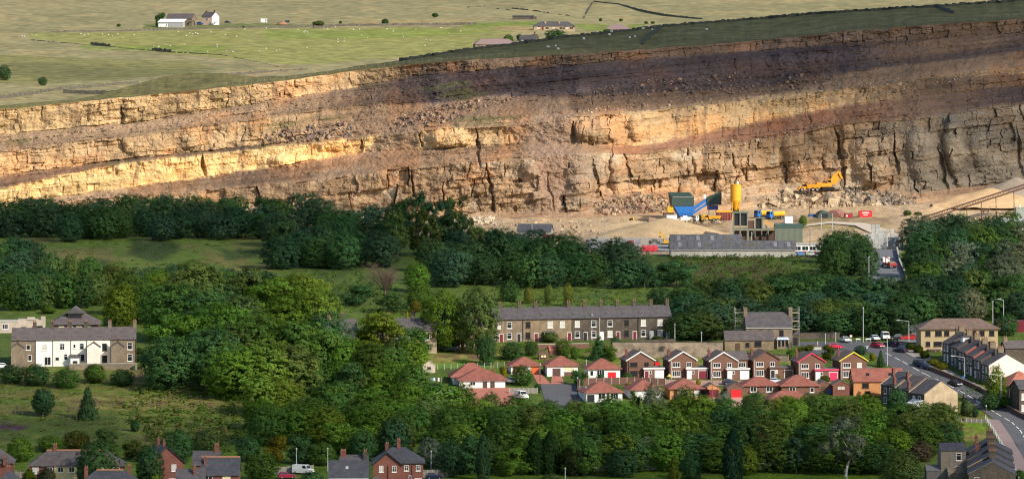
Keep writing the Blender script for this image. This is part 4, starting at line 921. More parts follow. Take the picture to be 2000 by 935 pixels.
def HO(name, label, cat, loc, w, d, e, r, wm, rm, ridge='x', rz=0.0, over=.35, base=1.6, group=None, root=None, off=(0, 0), verge=.2, eo=None):
    """house: front wall along local x at y=0, depth d behind it, eaves e, ridge r"""
    loc = P(*loc) if len(loc) == 2 else Vector(loc)
    root = root or empty(name, loc, label, cat, rz, group)
    h = dict(root=root, w=w, d=d, e=e, r=r, wm=wm); m = MB(); ox, oy = off
    if ridge == 'x': m.prism_x([(oy, -base), (oy + d, -base), (oy + d, e - .02), (oy + d / 2, r - .02), (oy, e - .02)], ox - w / 2, ox + w / 2)
    elif ridge == 'y': m.prism_y([(ox - w / 2, -base), (ox + w / 2, -base), (ox + w / 2, e - .02), (ox, r - .02), (ox - w / 2, e - .02)], oy, oy + d)
    else: m.box(ox - w / 2, ox + w / 2, oy, oy + d, -base, e - .02 + (.0 if ridge == 'hip' else 0))
    m.obj('wall', wm, root)
    q = MB(); t = .17; eo = over if eo is None else eo
    if ridge == 'x': q.prism_x([(y + oy, z) for y, z in gable_pts(d, e, r, eo, t)], ox - w / 2 - verge, ox + w / 2 + verge)
    elif ridge == 'y': q.prism_y([(x - w / 2 + ox, z) for x, z in gable_pts(w, e, r, eo, t)], oy - verge, oy + d + verge)
    elif ridge == 'hip': q = hip_mesh(w, d, e, r, over, off=off)
    elif ridge == 'flat': q.box(ox - w / 2 - over, ox + w / 2 + over, oy - over, oy + d + over, e, e + .25)
    if ridge: h['roof'] = q.obj('roof', rm, root)
    return h
def barge(h, m, fm_t=.28):
    w, e, r = h['w'], h['e'], h['r']; o = .4; sl = (r - e) / (w / 2); q = MB()
    q.prism_y([(-w / 2 - o, e - o * sl - .05), (0, r - .05), (w / 2 + o, e - o * sl - .05), (w / 2 + o, e - o * sl + .22), (0, r + .25), (-w / 2 - o, e - o * sl + .22)], -.34, -.22)
    return q.obj('bargeboard', m, h['root'])

# ---- long stone terrace in the middle
tw = [(962, 984), (984, 1022), (1022, 1054), (1054, 1090), (1090, 1118), (1118, 1150), (1150, 1182), (1182, 1214), (1214, 1247), (1247, 1280), (1280, 1312)]
ground_win = ['white', 'white', 'dark', 'bay', None, 'white', 'white', 'white', 'dark', 'white', 'blind']
doors = [WINE, BLK, WINE, None, WINE, BLK, M_white, WINE, WINE, M_white, M_white]
dnames = ['dark red', 'black', 'dark red', 'bay window and', 'dark red', 'black', 'white', 'dark red', 'wine red', 'white', 'white']
pos_txt = ['half hidden behind the olive tree in the long terrace', 'mottled stone, second from the olive tree in the long terrace', 'with unlit dark windows in the tan part of the long terrace', 'with a ground floor bay window in the long terrace',
           'beside the bay window house, creeper by its dark red door', 'with a rooflight and black door in the long terrace', 'with a white door behind the dark cypress', 'with a red framed door beyond the cypress',
           'with dark lower window and wine red door', 'with white door, last but one of the long terrace', 'with white door at the far end of the long terrace']
p0 = P(962, 668); p1 = P(1312, 661); tdir = (p1 - p0); trz = math.atan2(tdir.y, tdir.x)
for i, (a, b) in enumerate(tw):
    f0 = (a - 962) / 350; f1 = (b - 962) / 350; q0 = p0.lerp(p1, f0); q1 = p0.lerp(p1, f1); w = (q1 - q0).length; mid = (q0 + q1) / 2
    wm = [M_stone, M_stoneb, M_stone, M_stone, M_stone, M_stoned, M_stoned, M_stoned, M_stoned, M_stoned, M_stoned][i]
    h = HO('terraced_house', 'stone terraced house ' + pos_txt[i], 'house', mid, w - .012, 8, 6.1, 8.75, wm, M_slate, 'x', trz, over=.3, verge=0.004, group='houses of the long terrace')
    dk = i in (2, 8); wx_ = -w * .22
    if i != 3: WI(h, wx_ if i else 0, 3.7, 1.15, 1.5, 1, fm=M_dkwood if dk else M_white, tr=True, pane=M_glass if dk else (M_blind if i in (9, 10) else None))
    else: WI(h, .3, 3.7, 1.25, 1.5, 1, fm=M_white, tr=True, pane=M_blind)
    g = ground_win[i]
    if g in ('white', 'dark', 'blind'): WI(h, wx_, .85, 1.15, 1.55, 1, fm=M_dkwood if g == 'dark' else M_white, tr=True, pane={'dark': M_glass, 'blind': M_blind}.get(g))
    if g == 'bay':
        q = MB(); q.prism_y([(-1.5, -.6), (1.5, -.6), (1.5, .7), (-1.5, .7)], -.8, 0); bay = q.obj('bay_window', wm, h['root'])
        MB().hexa([(-1.5, -.8, .7), (1.5, -.8, .7), (1.5, 0, .7), (-1.5, 0, .7)], [(-1.5, -.8, 2.35), (1.5, -.8, 2.35), (1.5, 0, 2.35), (-1.5, 0, 2.35)]).obj('pane', M_glass, bay)
        m = MB()
        for x in (-1.5, -.75, .0, .75, 1.4): m.box(x, x + .12, -.86, -.8, .7, 2.35)
        m.box(-1.55, 1.55, -.87, -.8, .66, .78); m.obj('frame', M_white, bay)
        MB().hexa([(-1.8, -1.05, 2.35), (1.8, -1.05, 2.35), (1.8, 0, 2.35), (-1.8, 0, 2.35)], [(-1.6, -.3, 2.75), (1.6, -.3, 2.75), (1.6, 0, 2.75), (-1.6, 0, 2.75)]).obj('bay_roof', M_slate, bay)
    if doors[i]: DO(h, w * .27, .95, 2.15, doors[i], label=None)
    if i not in (3,): CH(h, w / 2 - .5, 3.8, 10.1, .95, .6, 7.9, m=M_stoned, pots=2)
    if i in (2, 5): MB().box(-.45, .45, 1.6, 1.75, 7.2, 7.32).xf(Matrix.Translation((0, 0, 0))).obj('rooflight', M_lead if i == 2 else M_white, h['root'])
    m = MB().box(-w / 2 + .01, w / 2 - .02, -.33, -.22, 5.86, 5.98); m.obj('gutter', BLK, h['root'])
    if i in (1, 4, 8): MB().tube((w / 2 - .15, -.12, -.2), (w / 2 - .15, -.12, 5.9), .06, 6).obj('drainpipe', BLK, h['root'])
# hidden cottages behind the trees
h = HO('stone_cottage', 'stone cottage mostly hidden behind the spreading yellow green tree', 'house', (666, 692), 8.2, 8, 6.2, 8.9, M_stonel, M_slate2, 'x', .08)
for u in (1.4, 3): WI(h, u, 3.7, 1.1, 1.4, 1); WI(h, u, .9, 1.1, 1.4, 1)
CH(h, -3, 4, 10.6, 1.2, .7, 8, M_stonel); CH(h, .6, 4, 10.4, 1.0, .6, 8, M_stoned)
h = HO('stone_cottage', 'stone cottage with a white dormer behind the golden conifer', 'house', (790, 690), 17, 8, 6.2, 8.9, M_stonel, M_slate, 'x', .06)
for u in (-6, -2, 2, 6): WI(h, u, 3.7, 1.1, 1.4, 1); WI(h, u, .9, 1.1, 1.4, 1)
CH(h, -4, 4, 10.2, .9, .6, 8, M_stoned); CH(h, 2.5, 4, 10.6, .9, .6, 8, M_stoned); CH(h, 8, 4, 10.5, .8, .7, 8, M_stonel)
h = HO('stone_cottage', 'pale stone cottage front glimpsed beneath the tall bright green tree', 'house', (915, 682), 10, 8, 6.2, 8.9, M_stonel, M_slate, 'x', .06)
for u in (-3.6, .2, 3.4): WI(h, u, .7, 1.3, 1.6, 1, tr=True); WI(h, u, 3.7, 1.1, 1.4, 1)
DO(h, -1.6, .95, 2.1, WINE)

# ---- white terrace on the other side
lt = [(22, 70), (70, 104), (104, 139), (139, 170), (170, 217), (217, 266)]
lw = [M_stoneb, M_whr, M_cream, M_cream, M_cream, M_stoneb]; ln_ = ['brown stone end house with gabled outshut beside the parking place', 'white rendered house with french doors in the back terrace', 'cream rendered house with small low window in the back terrace',
      'cream rendered house with white lean to porch in the back terrace', 'house with stained pink gabled outshut in the back terrace', 'brown stone end house with white sash windows and a gabled outshut']
p0 = P(22, 716); p1 = P(266, 713); tdir = p1 - p0; trz = math.atan2(tdir.y, tdir.x)
for i, (a, b) in enumerate(lt):
    q0 = p0.lerp(p1, (a - 22) / 244); q1 = p0.lerp(p1, (b - 22) / 244); w = (q1 - q0).length
    h = HO('terraced_house', ln_[i], 'house', (q0 + q1) / 2, w - .012, 8.5, 6.9, 9.6, lw[i], M_slate2, 'x', trz, over=.3, verge=.004, group='houses of the white terrace')
    CH(h, w / 2 - .4, 4.2, 11.2, .9, .6, 8.7, M_stoned if i < 4 else M_stoneb)
    if i in (0, 4, 5):
        ox = -w / 2 + 1.75; wm = [M_stoneb, 0, 0, 0, M_pink, M_stoneb][i]; q = MB(); q.prism_y([(ox - 1.7, -1.6), (ox + 1.7, -1.6), (ox + 1.7, 5.0), (ox, 6.2), (ox - 1.7, 5.0)], -3.2, -.01); q.obj('outshut', wm, h['root'])
        MB().prism_y([(x + ox - 1.7, z) for x, z in gable_pts(3.4, 5.02, 6.22, .15, .15)], -3.35, -.02).obj('outshut_roof', M_slate2, h['root']); CH(h, ox, -2.9, 7.2, .6, .5, 5.6, M_stoned, 1) if i != 4 else None
    if i == 0: WI(h, 1.2, 4.4, .9, 1.2, 1); WI(h, 1.6, 1.6, .8, 1.3, 1)
    if i == 1: WI(h, 0, 4.2, 1.2, 1.5, 2, tr=True); o = WI(h, .8, .4, 1.5, 2.0, 2, sill=False)
    if i == 2: WI(h, 0, 4.3, 1.1, 1.5, 2, tr=True, pane=M_glass); WI(h, -1.3, 1.5, .9, .8, 1, pane=M_glass); WI(h, .9, 1.7, .8, 1.4, 1, tr=True, pane=M_glass)
    if i == 3:
        WI(h, -1.2, 4.7, .5, .9, 1); WI(h, .7, 4.3, .95, 1.5, 1, tr=True, pane=M_glass); WI(h, .9, 1.2, .9, 1.8, 1, pane=M_glass)
        m = MB().box(-2.2, .1, -2.0, -.01, -1.6, 2.3); q = m.obj('lean_to', M_whr, h['root']); MB().hexa([(-2.4, -2.2, 2.3), (.3, -2.2, 2.3), (.3, -.01, 2.9), (-2.4, -.01, 2.9)], [(-2.4, -2.2, 2.45), (.3, -2.2, 2.45), (.3, -.01, 3.05), (-2.4, -.01, 3.05)]).obj('lean_to_roof', M_slate, h['root'])
        WI(h, -1.0, .9, 1.0, .5, 1, dy=2.0, pane=M_glass, fm=M_dkwood)
    if i == 4: WI(h, 1.4, 4.0, 1.0, 1.7, 1, pane=M_glass, fm=M_dkwood); WI(h, 1.4, .9, 1.1, 1.7, 1, pane=M_glass, fm=M_dkwood)
    if i == 5: WI(h, 1.6, 4.2, 1.1, 1.7, 1, tr=True, pane=M_glass); WI(h, 1.6, 1.2, 1.1, 1.7, 1, tr=True, pane=M_glass)
    if i in (0, 1, 2, 4, 5): MB().box(-.5, .4, 1.5, 1.7, 7.78, 7.9).obj('rooflight', [M_lead, M_white, M_glass, 0, M_glass, M_white][i], h['root'])
    MB().tube((w / 2 - .1, -.1, -.5), (w / 2 - .1, -.1, 6.7), .06, 6).obj('drainpipe', BLK, h['root'])
y_ = 722
def wall_run(name, label, pts, h, m, t=.4, cat='wall', cope=None, dz=-.6):
    e = empty(name, P(*pts[0]), label, cat); q = MB(); c = MB()
    for (xa, ya), (xb, yb) in zip(pts[:-1], pts[1:]):
        n = max(1, int((P(xb, yb) - P(xa, ya)).length / 6))
        for k in range(n):
            a = P(xa + (xb - xa) * k / n, ya + (yb - ya) * k / n) - e.location; b = P(xa + (xb - xa) * (k + 1) / n, ya + (yb - ya) * (k + 1) / n) - e.location
            d = (b - a).normalized(); nn = Vector((-d.y, d.x, 0)).normalized() * t / 2
            q.hexa([a - nn + Vector((0, 0, dz)), b - nn + Vector((0, 0, dz)), b + nn + Vector((0, 0, dz)), a + nn + Vector((0, 0, dz))], [a - nn + Vector((0, 0, h)), b - nn + Vector((0, 0, h)), b + nn + Vector((0, 0, h)), a + nn + Vector((0, 0, h))])
            nn = nn * 1.35; c.hexa([a - nn + Vector((0, 0, h)), b - nn + Vector((0, 0, h)), b + nn + Vector((0, 0, h)), a + nn + Vector((0, 0, h))], [a - nn + Vector((0, 0, h + .14)), b - nn + Vector((0, 0, h + .14)), b + nn + Vector((0, 0, h + .14)), a + nn + Vector((0, 0, h + .14))])
    bmw = q.obj('masonry', m, e)
    if cope: c.obj('coping', cope, e)
    return e
wall_run('yard_wall', 'stone yard wall behind the white terrace', [(135, 722), (268, 721)], 1.5, M_stoneb, cope=M_conc)
wall_run('retaining_wall', 'tall stained stone retaining wall above the brick houses', [(1196, 697), (1300, 697), (1412, 697)], 3.9, M_rwall, .6, cope=M_stoned)
wall_run('retaining_wall', 'lower stone retaining wall under the scaffolded house', [(1413, 699), (1540, 706)], 1.7, M_rwall, .6, cope=M_stoned)
wall_run('garden_wall', 'low dark stone garden wall before the long terrace', [(1230, 672), (1318, 668)], .8, M_stoned, cope=M_stoned)
wall_run('garden_wall', 'low pinkish garden wall with a gate under the tan terrace', [(1050, 682), (1150, 680)], 1.3, M_brown, cope=M_conc)
wall_run('roadside_wall', 'dark stone wall along the upper road by the wood', [(1562, 662), (1640, 661)], 1.6, M_stoned, cope=M_stoned)
wall_run('roadside_wall', 'stone wall curving down beside the quarry lane', [(1752, 490), (1757, 515), (1768, 540), (1772, 556)], 1.2, M_stoned, cope=M_conc)
# hipped slate house and ruined walls behind the white terrace
h = HO('slate_house', 'brown hipped slate house with dormer behind the white terrace', 'house', (146, 652), 12.5, 12, 2.6, 6.4, M_brick, M_slate2, 'hip', .05, over=.7)
q = MB(); q.hexa([(-3.4, 3.6, 4.6), (3.4, 3.6, 4.6), (3.4, 9, 4.6), (-3.4, 9, 4.6)], [(-.1, 5.2, 7.3), (.1, 5.2, 7.3), (.1, 8, 7.3), (-.1, 8, 7.3)]); q.obj('upper_roof', M_slate2, h['root'])
MB().box(-1.9, 1.9, 2.0, 3.8, 4.1, 5.6).obj('dormer', M_dkwood, h['root']); MB().prism_y([(-2.6, 5.5), (2.6, 5.5), (0, 6.9)], 1.7, 6).obj('dormer_roof', M_slate, h['root'])
WI(h, 0, 4.35, 3.2, 1.0, 4, fm=M_dkwood, pane=M_glass, dy=-1.96, sill=False)
for u in (-3.6, -1.2, 1.2, 3.6): WI(h, u, 1.2, 1.3, 1.0, 2, pane=M_amber)
h = HO('ruined_cottage', 'roofless pinkish walls of a ruined cottage behind the terrace', 'ruin', (62, 648), 7.5, 5, 3.4, 3.4, M_ruin, None, None, .1)
MB().box(-1.2, .9, -.25, 0, 3.3, 4.1).obj('broken_wall', M_ruin, h['root']); MB().box(2.5, 3.75, .02, 4.8, 3.35, 4.0).obj('broken_wall', M_ruin, h['root']); WI(h, -2.2, .2, 1.4, 1.1, 1, fm=M_dkwood, pane=M_glass); WI(h, 1.6, .1, 2.6, 1.5, 1, fm=M_dkwood, pane=M_glass)
h = HO('stone_cottage', 'small flat topped stone cottage with white window at the picture edge', 'house', (8, 650), 7.6, 5, 3.1, 3.1, M_ruin, M_conc, 'flat', .1, over=.1); WI(h, .3, 1.1, 1.4, 1.3, 3, pane=M_glass)

# ---- brick houses with gables to the road: (centre x of the gable, base y, trim, window frame, garage door, description)
RZ = R(10)
def brick_house(x, y, trim, fm, gdoor, pdoor, gw, label, wide=False, dark=False, roofm=M_tileb):
    h = HO('brick_house', label, 'house', (x, y), 6.9, 8.5, 4.75, 6.8, M_brown, roofm, 'y', RZ, over=.4, verge=.3)
    barge(h, trim); CH(h, -2.6, 5.5, 7.2, .6, .6, 4.8, M_brick, 1)
    WI(h, -1.75, 3.05, 1.75, 1.05, 3, fm=fm, pane=M_glass); WI(h, 1.55, 3.05, 1.05, 1.05, 2 if not dark else 1, fm=fm)
    WI(h, -1.75, .65, 1.85, 1.35, 4, fm=fm, pane=M_glass)
    x0, x1 = .6, .6 + gw
    MB().box(x0, x1, -1.3, 5, -1.2, 2.5).obj('garage', M_brown, h['root'])
    MB().box(x0 - .15, x1 + .15, -1.5, 5.1, 2.5, 2.85).obj('garage_roof', trim, h['root']).data.materials[0]
    MB().box(x0 - .05, x1 + .05, -1.35, 5.0, 2.86, 2.9).obj('roof_felt', mat('roof_felt', (.17, .16, .15)), h['root'])
    DO(h, x0 + .75, 1.0, 2.05, pdoor, dy=1.3); DO(h, x1 - 1.3, 2.15, 2.05, gdoor, dy=1.3, name='garage_door', frame=M_white)
    WI(h, x0 + 1.75, 1.35, .45, .7, 1, dy=1.3, fm=M_white, sill=False)
    MB().tube((-3.1, -.1, -.3), (-3.1, -.1, 4.6), .06, 6).obj('drainpipe', BLK if fm != M_white else M_white, h['root'])
    if wide:
        MB().box(3.47, 6.4, .4, 7, 2.9, 4.85).obj('extension', M_brown, h['root'])
        MB().hexa([(.6, .1, 4.85), (6.7, .1, 4.85), (6.7, 7, 4.85), (.6, 7, 4.85)], [(.6, 3.6, 6.9), (6.7, 3.6, 6.9), (6.7, 4, 6.9), (.6, 4, 6.9)]).obj('extension_roof', M_slate2, h['root'])
        WI(h, 4.95, 3.0, 1.7, 1.1, 3, dy=-.4, pane=M_glass)
    return h
brick_house(1251, 739, M_white, M_dkwood, M_white, WINE, 5.3, 'brown brick gabled house with dark window frames and white garage door')
brick_house(1334, 739, M_white, M_white, WINE, M_white, 5.6, 'brown brick gabled house with white trim and wine red garage door')
brick_house(1413, 740, M_white, M_white, M_white, M_white, 5.9, 'brown brick gabled house widened by a two storey extension over its white garage', wide=True)
brick_house(1497, 738, DBRN, M_white, DBRN, BLK, 6.2, 'brown brick gabled house with dark trim and brown garage door')
brick_house(1585, 742, PINK, M_white, PINK, M_white, 6.1, 'brown brick gabled house with pink bargeboards and pink garage door')
brick_house(1667, 740, YELL, M_white, M_white, M_white, 4.4, 'brown brick gabled house with yellow bargeboards')
# ---- bungalows
def bungalow(x, y, w, d, e, r, wm, label, rz=.12, rm=M_tile, over=.55, name='bungalow'):
    return HO(name, label, 'house' if name == 'bungalow' else 'garage', (x, y), w, d, e, r, wm, rm, 'hip', rz, over=over)
h = bungalow(942, 757, 11.6, 11, 2.0, 4.6, M_whr, 'large white bungalow with overlapping red hipped roofs at the head of the lane', .08, over=.7)
hip_mesh(10, 9, 2.4, 5.7, .6, off=(-2.2, 5)).obj('rear_roof', M_tile, h['root']); MB().box(-7.1, 2.7, 5.1, 13.8, -1, 2.35).obj('rear_wall', M_whr, h['root'])
for u in (.7, 2.6): DO(h, u, .9, 1.5, DBRN, frame=DBRN)
WI(h, -2.4, .7, 1.2, .8, 2, pane=M_glass)
CH(h, 3.1, 4, 4.6, .5, .5, 2.8, M_brick, 1)
h = bungalow(1027, 730, 7.6, 8, 2.05, 4.3, M_whr, 'white bungalow with orange red garage door and red hipped roof'); DO(h, 2.4, 2.1, 1.85, ORG, name='garage_door'); WI(h, -1.2, .6, 2.0, 1.1, 3, pane=M_glass, fm=RED); MB().box(-3.3, -2.3, -.06, -.005, -.3, 2.0).obj('brick_panel', M_brick, h['root'])
h = bungalow(1099, 734, 8.0, 8, 2.6, 5.0, M_whr, 'white bungalow with brown garage door and amber blinds'); DO(h, -1.6, 2.1, 2.0, DBRN, name='garage_door'); WI(h, 1.7, 1.3, 2.3, 1.1, 4, fm=M_white, pane=M_amber); MB().box(.4, 3.6, -.05, -.004, -.5, 1.1).obj('brick_panel', M_brown, h['root'])
h = bungalow(1180, 742, 8.2, 8, 2.85, 5.3, M_whr, 'white bungalow with bright red garage door above the brown fence'); DO(h, 2.0, 2.1, 2.05, RED, name='garage_door'); WI(h, -.9, 1.0, 1.8, 1.5, 3, pane=M_glass); WI(h, -3.2, 1.2, .7, 1.2, 1, pane=M_glass); MB().box(-4.05, 4.05, -.05, -.004, -.3, .35).obj('brick_plinth', M_brick, h['root'])
h = bungalow(1180, 785, 9.2, 9, 2.4, 4.9, M_whr, 'white bungalow with dark garage door behind the brown fence at the lane end', .18); DO(h, -3.4, 1.9, 1.95, BLK, name='garage_door'); WI(h, -.6, .9, 1.6, 1.3, 2, pane=M_glass); WI(h, 2.6, .9, 1.8, 1.3, 3); MB().box(.7, 1.3, -.08, -.004, -.3, 2.3).obj('brick_pier', M_dkwood, h['root'])
h = bungalow(1262, 780, 7.6, 8.5, 2.4, 4.9, M_whr, 'white bungalow with open dark garage behind the tall band trees', .18); DO(h, 1.2, 2.3, 2.0, BLK, name='garage_door'); WI(h, -2.5, .9, .9, 1.2, 1)  # black door slab stands in for the unlit inside of the garage
h = bungalow(1341, 780, 8.4, 8.5, 2.7, 5.2, M_orange, 'orange brick bungalow with red hipped roof beside the purple bush', .12); WI(h, -.8, 1.0, 1.6, 1.3, 3); WI(h, 2.6, 1.0, 1.4, 1.3, 2); MB().box(-3.2, -2.3, -.06, -.004, -.3, 2.5).obj('brown_panel', M_dkwood, h['root'])
h = bungalow(1487, 770, 9.0, 8, 2.2, 4.3, M_brown, 'low bungalow with red hipped roof below the pale blue car', .1); WI(h, 2, .8, 1.4, 1.1, 2); WI(h, -2, .8, 1.4, 1.1, 2)
h = bungalow(1563, 772, 9.4, 8.5, 2.4, 4.9, M_brown, 'brown brick bungalow with wide red hipped roof below the pink trimmed house', .1); WI(h, 3, .9, .8, 1.0, 1); WI(h, -2, .9, 1.4, 1.1, 2)
h = bungalow(1545, 795, 10.5, 7, 1.9, 3.9, M_brown, 'bungalow showing only its red roof over the band trees', .15); WI(h, 0, .8, 1.2, 1, 2)
h = bungalow(1378, 812, 6.2, 8, 2.0, 4.2, M_brown, 'brown bungalow whose red roof pokes out below the purple bush', .15); WI(h, 0, .8, 1.2, 1, 2)
h = HO('garage', 'orange brick garage with wine red door beside the purple bush', 'garage', (1391, 776), 4.4, 5, 2.2, 3.4, M_orange, M_tileb, 'y', .1, verge=.15, over=.25); DO(h, 0, 3.0, 1.95, WINE, name='garage_door', frame=M_brown)
h = HO('garage', 'brown brick garage with bright red door and gabled roof', 'garage', (1437, 776), 4.2, 6, 2.4, 3.6, M_brown, M_tileb, 'y', .1, verge=.15, over=.25); DO(h, .1, 2.5, 2.0, RED, name='garage_door', frame=M_brown)
h = HO('garden_shed', 'brown gabled shed with a blue sheet against it', 'shed', (1612, 768), 3.6, 4, 2.1, 3.0, M_brown, M_tileb, 'y', .1, verge=.15, over=.2); DO(h, -.4, .8, 1.7, DBRN, frame=DBRN); MB().box(.6, 1.5, -.3, -.1, -.1, 1.1).obj('blue_sheet', BLU_, h['root'])
h = HO('garage', 'red brick garage with wide high window beside the orange house', 'garage', (1643, 772), 4.2, 5, 2.6, 3.7, M_brick, M_tileb, 'y', .1, verge=.15, over=.2); WI(h, 0, 1.5, 1.8, .8, 2, fm=M_brick, pane=M_blind)
h = HO('orange_house', 'orange brick house with long brown red roof and small rooflights', 'house', (1716, 772), 12.6, 8, 3.7, 6.4, M_orange, M_tile, 'x', .06, verge=.25, over=.4)
WI(h, -3.3, 2.0, 1.5, 1.0, 2, fm=M_dkwood, pane=M_glass); WI(h, 1.0, 2.1, .8, 1.0, 1, fm=M_white, pane=M_glass); WI(h, 2.7, 2.1, .6, 1.0, 1, fm=M_dkwood, pane=M_glass); MB().tube((1.8, -.1, -.5), (1.8, -.1, 3.5), .06, 6).obj('drainpipe', BLK, h['root']); WI(h, -2.8, .1, 1.2, 1.0, 2, fm=M_dkwood)
for u in (-2.5, 3.2): MB().hexa([(u - .4, 1.4, 4.85), (u + .4, 1.4, 4.85), (u + .4, 2.2, 5.4), (u - .4, 2.2, 5.4)], [(u - .4, 1.38, 4.98), (u + .4, 1.38, 4.98), (u + .4, 2.18, 5.53), (u - .4, 2.18, 5.53)]).obj('rooflight', M_glass, h['root'])
h = HO('garden_shed', 'weathered grey timber shed on the lawn above the large bungalow', 'shed', (838, 728), 3.4, 3, 1.9, 2.9, mat('weathered_boards', (.42, .36, .30), var=.3, scale=3), mat('weathered_boards', (.42, .36, .30)), 'y', .35, verge=.1, over=.1); WI(h, 0, 1.1, .8, .4, 1, fm=M_dkwood, pane=M_glass)
h = HO('garden_shed', 'small brown summerhouse with amber windows above the bungalows', 'shed', (1062, 702), 2.6, 2, 1.5, 2.1, M_brown, M_tileb, 'y', .1, verge=.1, over=.1); WI(h, 0, .6, 1.3, .6, 2, pane=M_amber, fm=M_dkwood)
h = HO('garden_shed', 'red roofed shed on the garden bank above the bungalows', 'shed', (1085, 694), 3.2, 3, 1.3, 2.2, M_brown, M_tiler, 'x', .1, verge=.1, over=.1)
h = HO('garden_shed', 'white slatted shed under the far end of the long terrace', 'shed', (1214, 684), 2.3, 2, 1.6, 1.9, M_whr, M_white, 'flat', .1, over=.05); DO(h, 0, .8, 1.4, M_white)
h = HO('garden_shed', 'red sheeted shed behind the first brick gabled house', 'shed', (1284, 714), 1.2, 2, 1.1, 1.5, RED, M_slate2, 'flat', .1, over=.1)
# ---- big house with scaffolded chimneys
h = HO('stone_house', 'large stone house with grey slate roof and scaffolding at both chimneys', 'house', (1502, 680), 12.2, 8.5, 5.6, 9.2, M_stoneb, M_slate, 'x', .03, verge=.1, over=.25)
for u in (-1.9, .4, 3.6): WI(h, u - .3, 3.2, 1.0, 1.6, 1, fm=M_dkwood, pane=M_glass)
WI(h, -4.9, 4.1, .5, .7, 1, fm=M_dkwood, pane=M_glass)
for x in (-6.0, 6.0): CH(h, x, 4.2, 10.6, 1.0, 2.4, 5, M_stoneb, 0)
MB().box(-6.2, 6.2, -.33, -.2, 5.3, 5.5).obj('gutter', M_lead, h['root'])
q = MB().box(2.0, 5.2, -1.4, -.01, -1, .6); b = q.obj('bay_window', M_stoneb, h['root']); MB().box(2.15, 5.05, -1.25, -.02, .6, 2.4).obj('pane', M_glass, b); m = MB()
for x in (2.05, 3.0, 4.0, 4.95): m.box(x, x + .2, -1.42, -1.25, .6, 2.4)
m.obj('frame', M_stonel, b); MB().hexa([(1.8, -1.7, 2.4), (5.4, -1.7, 2.4), (5.4, -.01, 2.4), (1.8, -.01, 2.4)], [(2.2, -1.0, 3.0), (5, -1.0, 3.0), (5, -.01, 3.0), (2.2, -.01, 3.0)]).obj('bay_roof', mat('pale_blue_lead', (.45, .52, .62), rough=.5), b)
MB().prism_x([(-3.4, -1.5), (-.02, -1.5), (-.02, 4.5), (-3.4, 2.5)], -12.0, 1.0).obj('low_wing', M_stone, h['root'])
MB().prism_x([(-3.7, 2.36), (0, 4.55), (0, 4.75), (-3.7, 2.56)], -12.1, 1.2).obj('wing_roof', M_slate2, h['root'])
h2 = dict(h); WI(h, -3.2, .8, 1.7, 1.3, 2, dy=3.4, fm=M_dkwood, pane=M_glass); WI(h, -6.0, .7, .9, 1.0, 1, dy=3.4, fm=M_dkwood, pane=M_glass); DO(h, -8.6, 1.0, 2.0, DBRN, dy=3.4, frame=DBRN, z=-.5)
def scaffold(x, y, label, w=2.4, d=3.4, z0=0, z1=10.4, rz=.03):
    e = empty('scaffolding', P(x, y), label, 'scaffolding', rz); steel = mat('scaffold_tube', (.45, .45, .44), rough=.4, metal=.6)
    for ix in (0, 1):
        for iy in (0, 1):
            MB().tube((ix * w, iy * d, z0 - .5), (ix * w, iy * d, z1), .05, 5).obj('pole', steel, e)
    for z in (4.4, 6.6, 8.8):
        MB().box(-.1, w + .1, -.1, d + .1, z, z + .08).obj('platform', mat('scaffold_board', (.40, .33, .22)), e)
        m = MB().tube((-.2, 0, z + 1), (w + .2, 0, z + 1), .04, 5); m.obj('rail', steel, e)
        MB().tube((0, -.02, z - 2), (w, -.02, z), .035, 5).obj('brace', steel, e)
scaffold(1436, 676, 'grey tube scaffolding round the chimney nearest the long terrace'); scaffold(1547, 676, 'grey tube scaffolding round the chimney beside the road junction', 1.9)
h = HO('stone_outhouse', 'small dark stone outhouse beside the scaffolded house', 'outhouse', (1554, 674), 1.6, 3, 2.8, 3.5, M_stoned, M_slate, 'x', 0, verge=.05, over=.1); DO(h, 0, .8, 1.9, BLK, frame=BLK)
# ---- flats and their neighbours
h = HO('flats', 'two storey buff brick flats with brown hipped roof', 'apartment block', (1874, 684), 20.5, 9, 5.7, 8.2, M_buff, M_tileb, 'hip', .06, over=.7)
for i, u in enumerate((-8.4, -5.6, -3.4, 3.8, 6.0, 8.6)): WI(h, u, 3.9, 1.2 if i != 1 else 1.6, 1.2, 2, fm=M_dkwood, pane=M_glass)
for u, w in ((-8.4, 1.0), (-5.8, 2.0), (3.8, 1.6), (8.2, 1.8)): WI(h, u, 1.2, w, 1.1, 2, fm=M_dkwood, pane=M_glass)
MB().box(-8.2, -5.4, -1.6, -.01, -1.4, .2).obj('bin_store', M_brick, h['root']); MB().box(-8.5, -5.1, -1.9, -.01, .2, .45).obj('canopy', M_slate2, h['root']); DO(h, -5.9, 1.2, 1.5, WINE, dy=1.6, z=-1.35)
h = HO('brick_outbuilding', 'low red brick building with blue door beyond the flats', 'building', (1960, 645), 4, 4, 2.6, 2.6, M_brick, M_slate, 'flat', .05, over=.2); DO(h, .6, 1.0, 1.9, BLU_)
h = HO('shipping_container', 'dark red container standing at the wood edge', 'container', (1993, 648), 2.6, 6, 2.7, 2.7, WINE, WINE, 'flat', 0, over=0); DO(h, 0, 1.1, 2.2, WINE, frame=WINE)
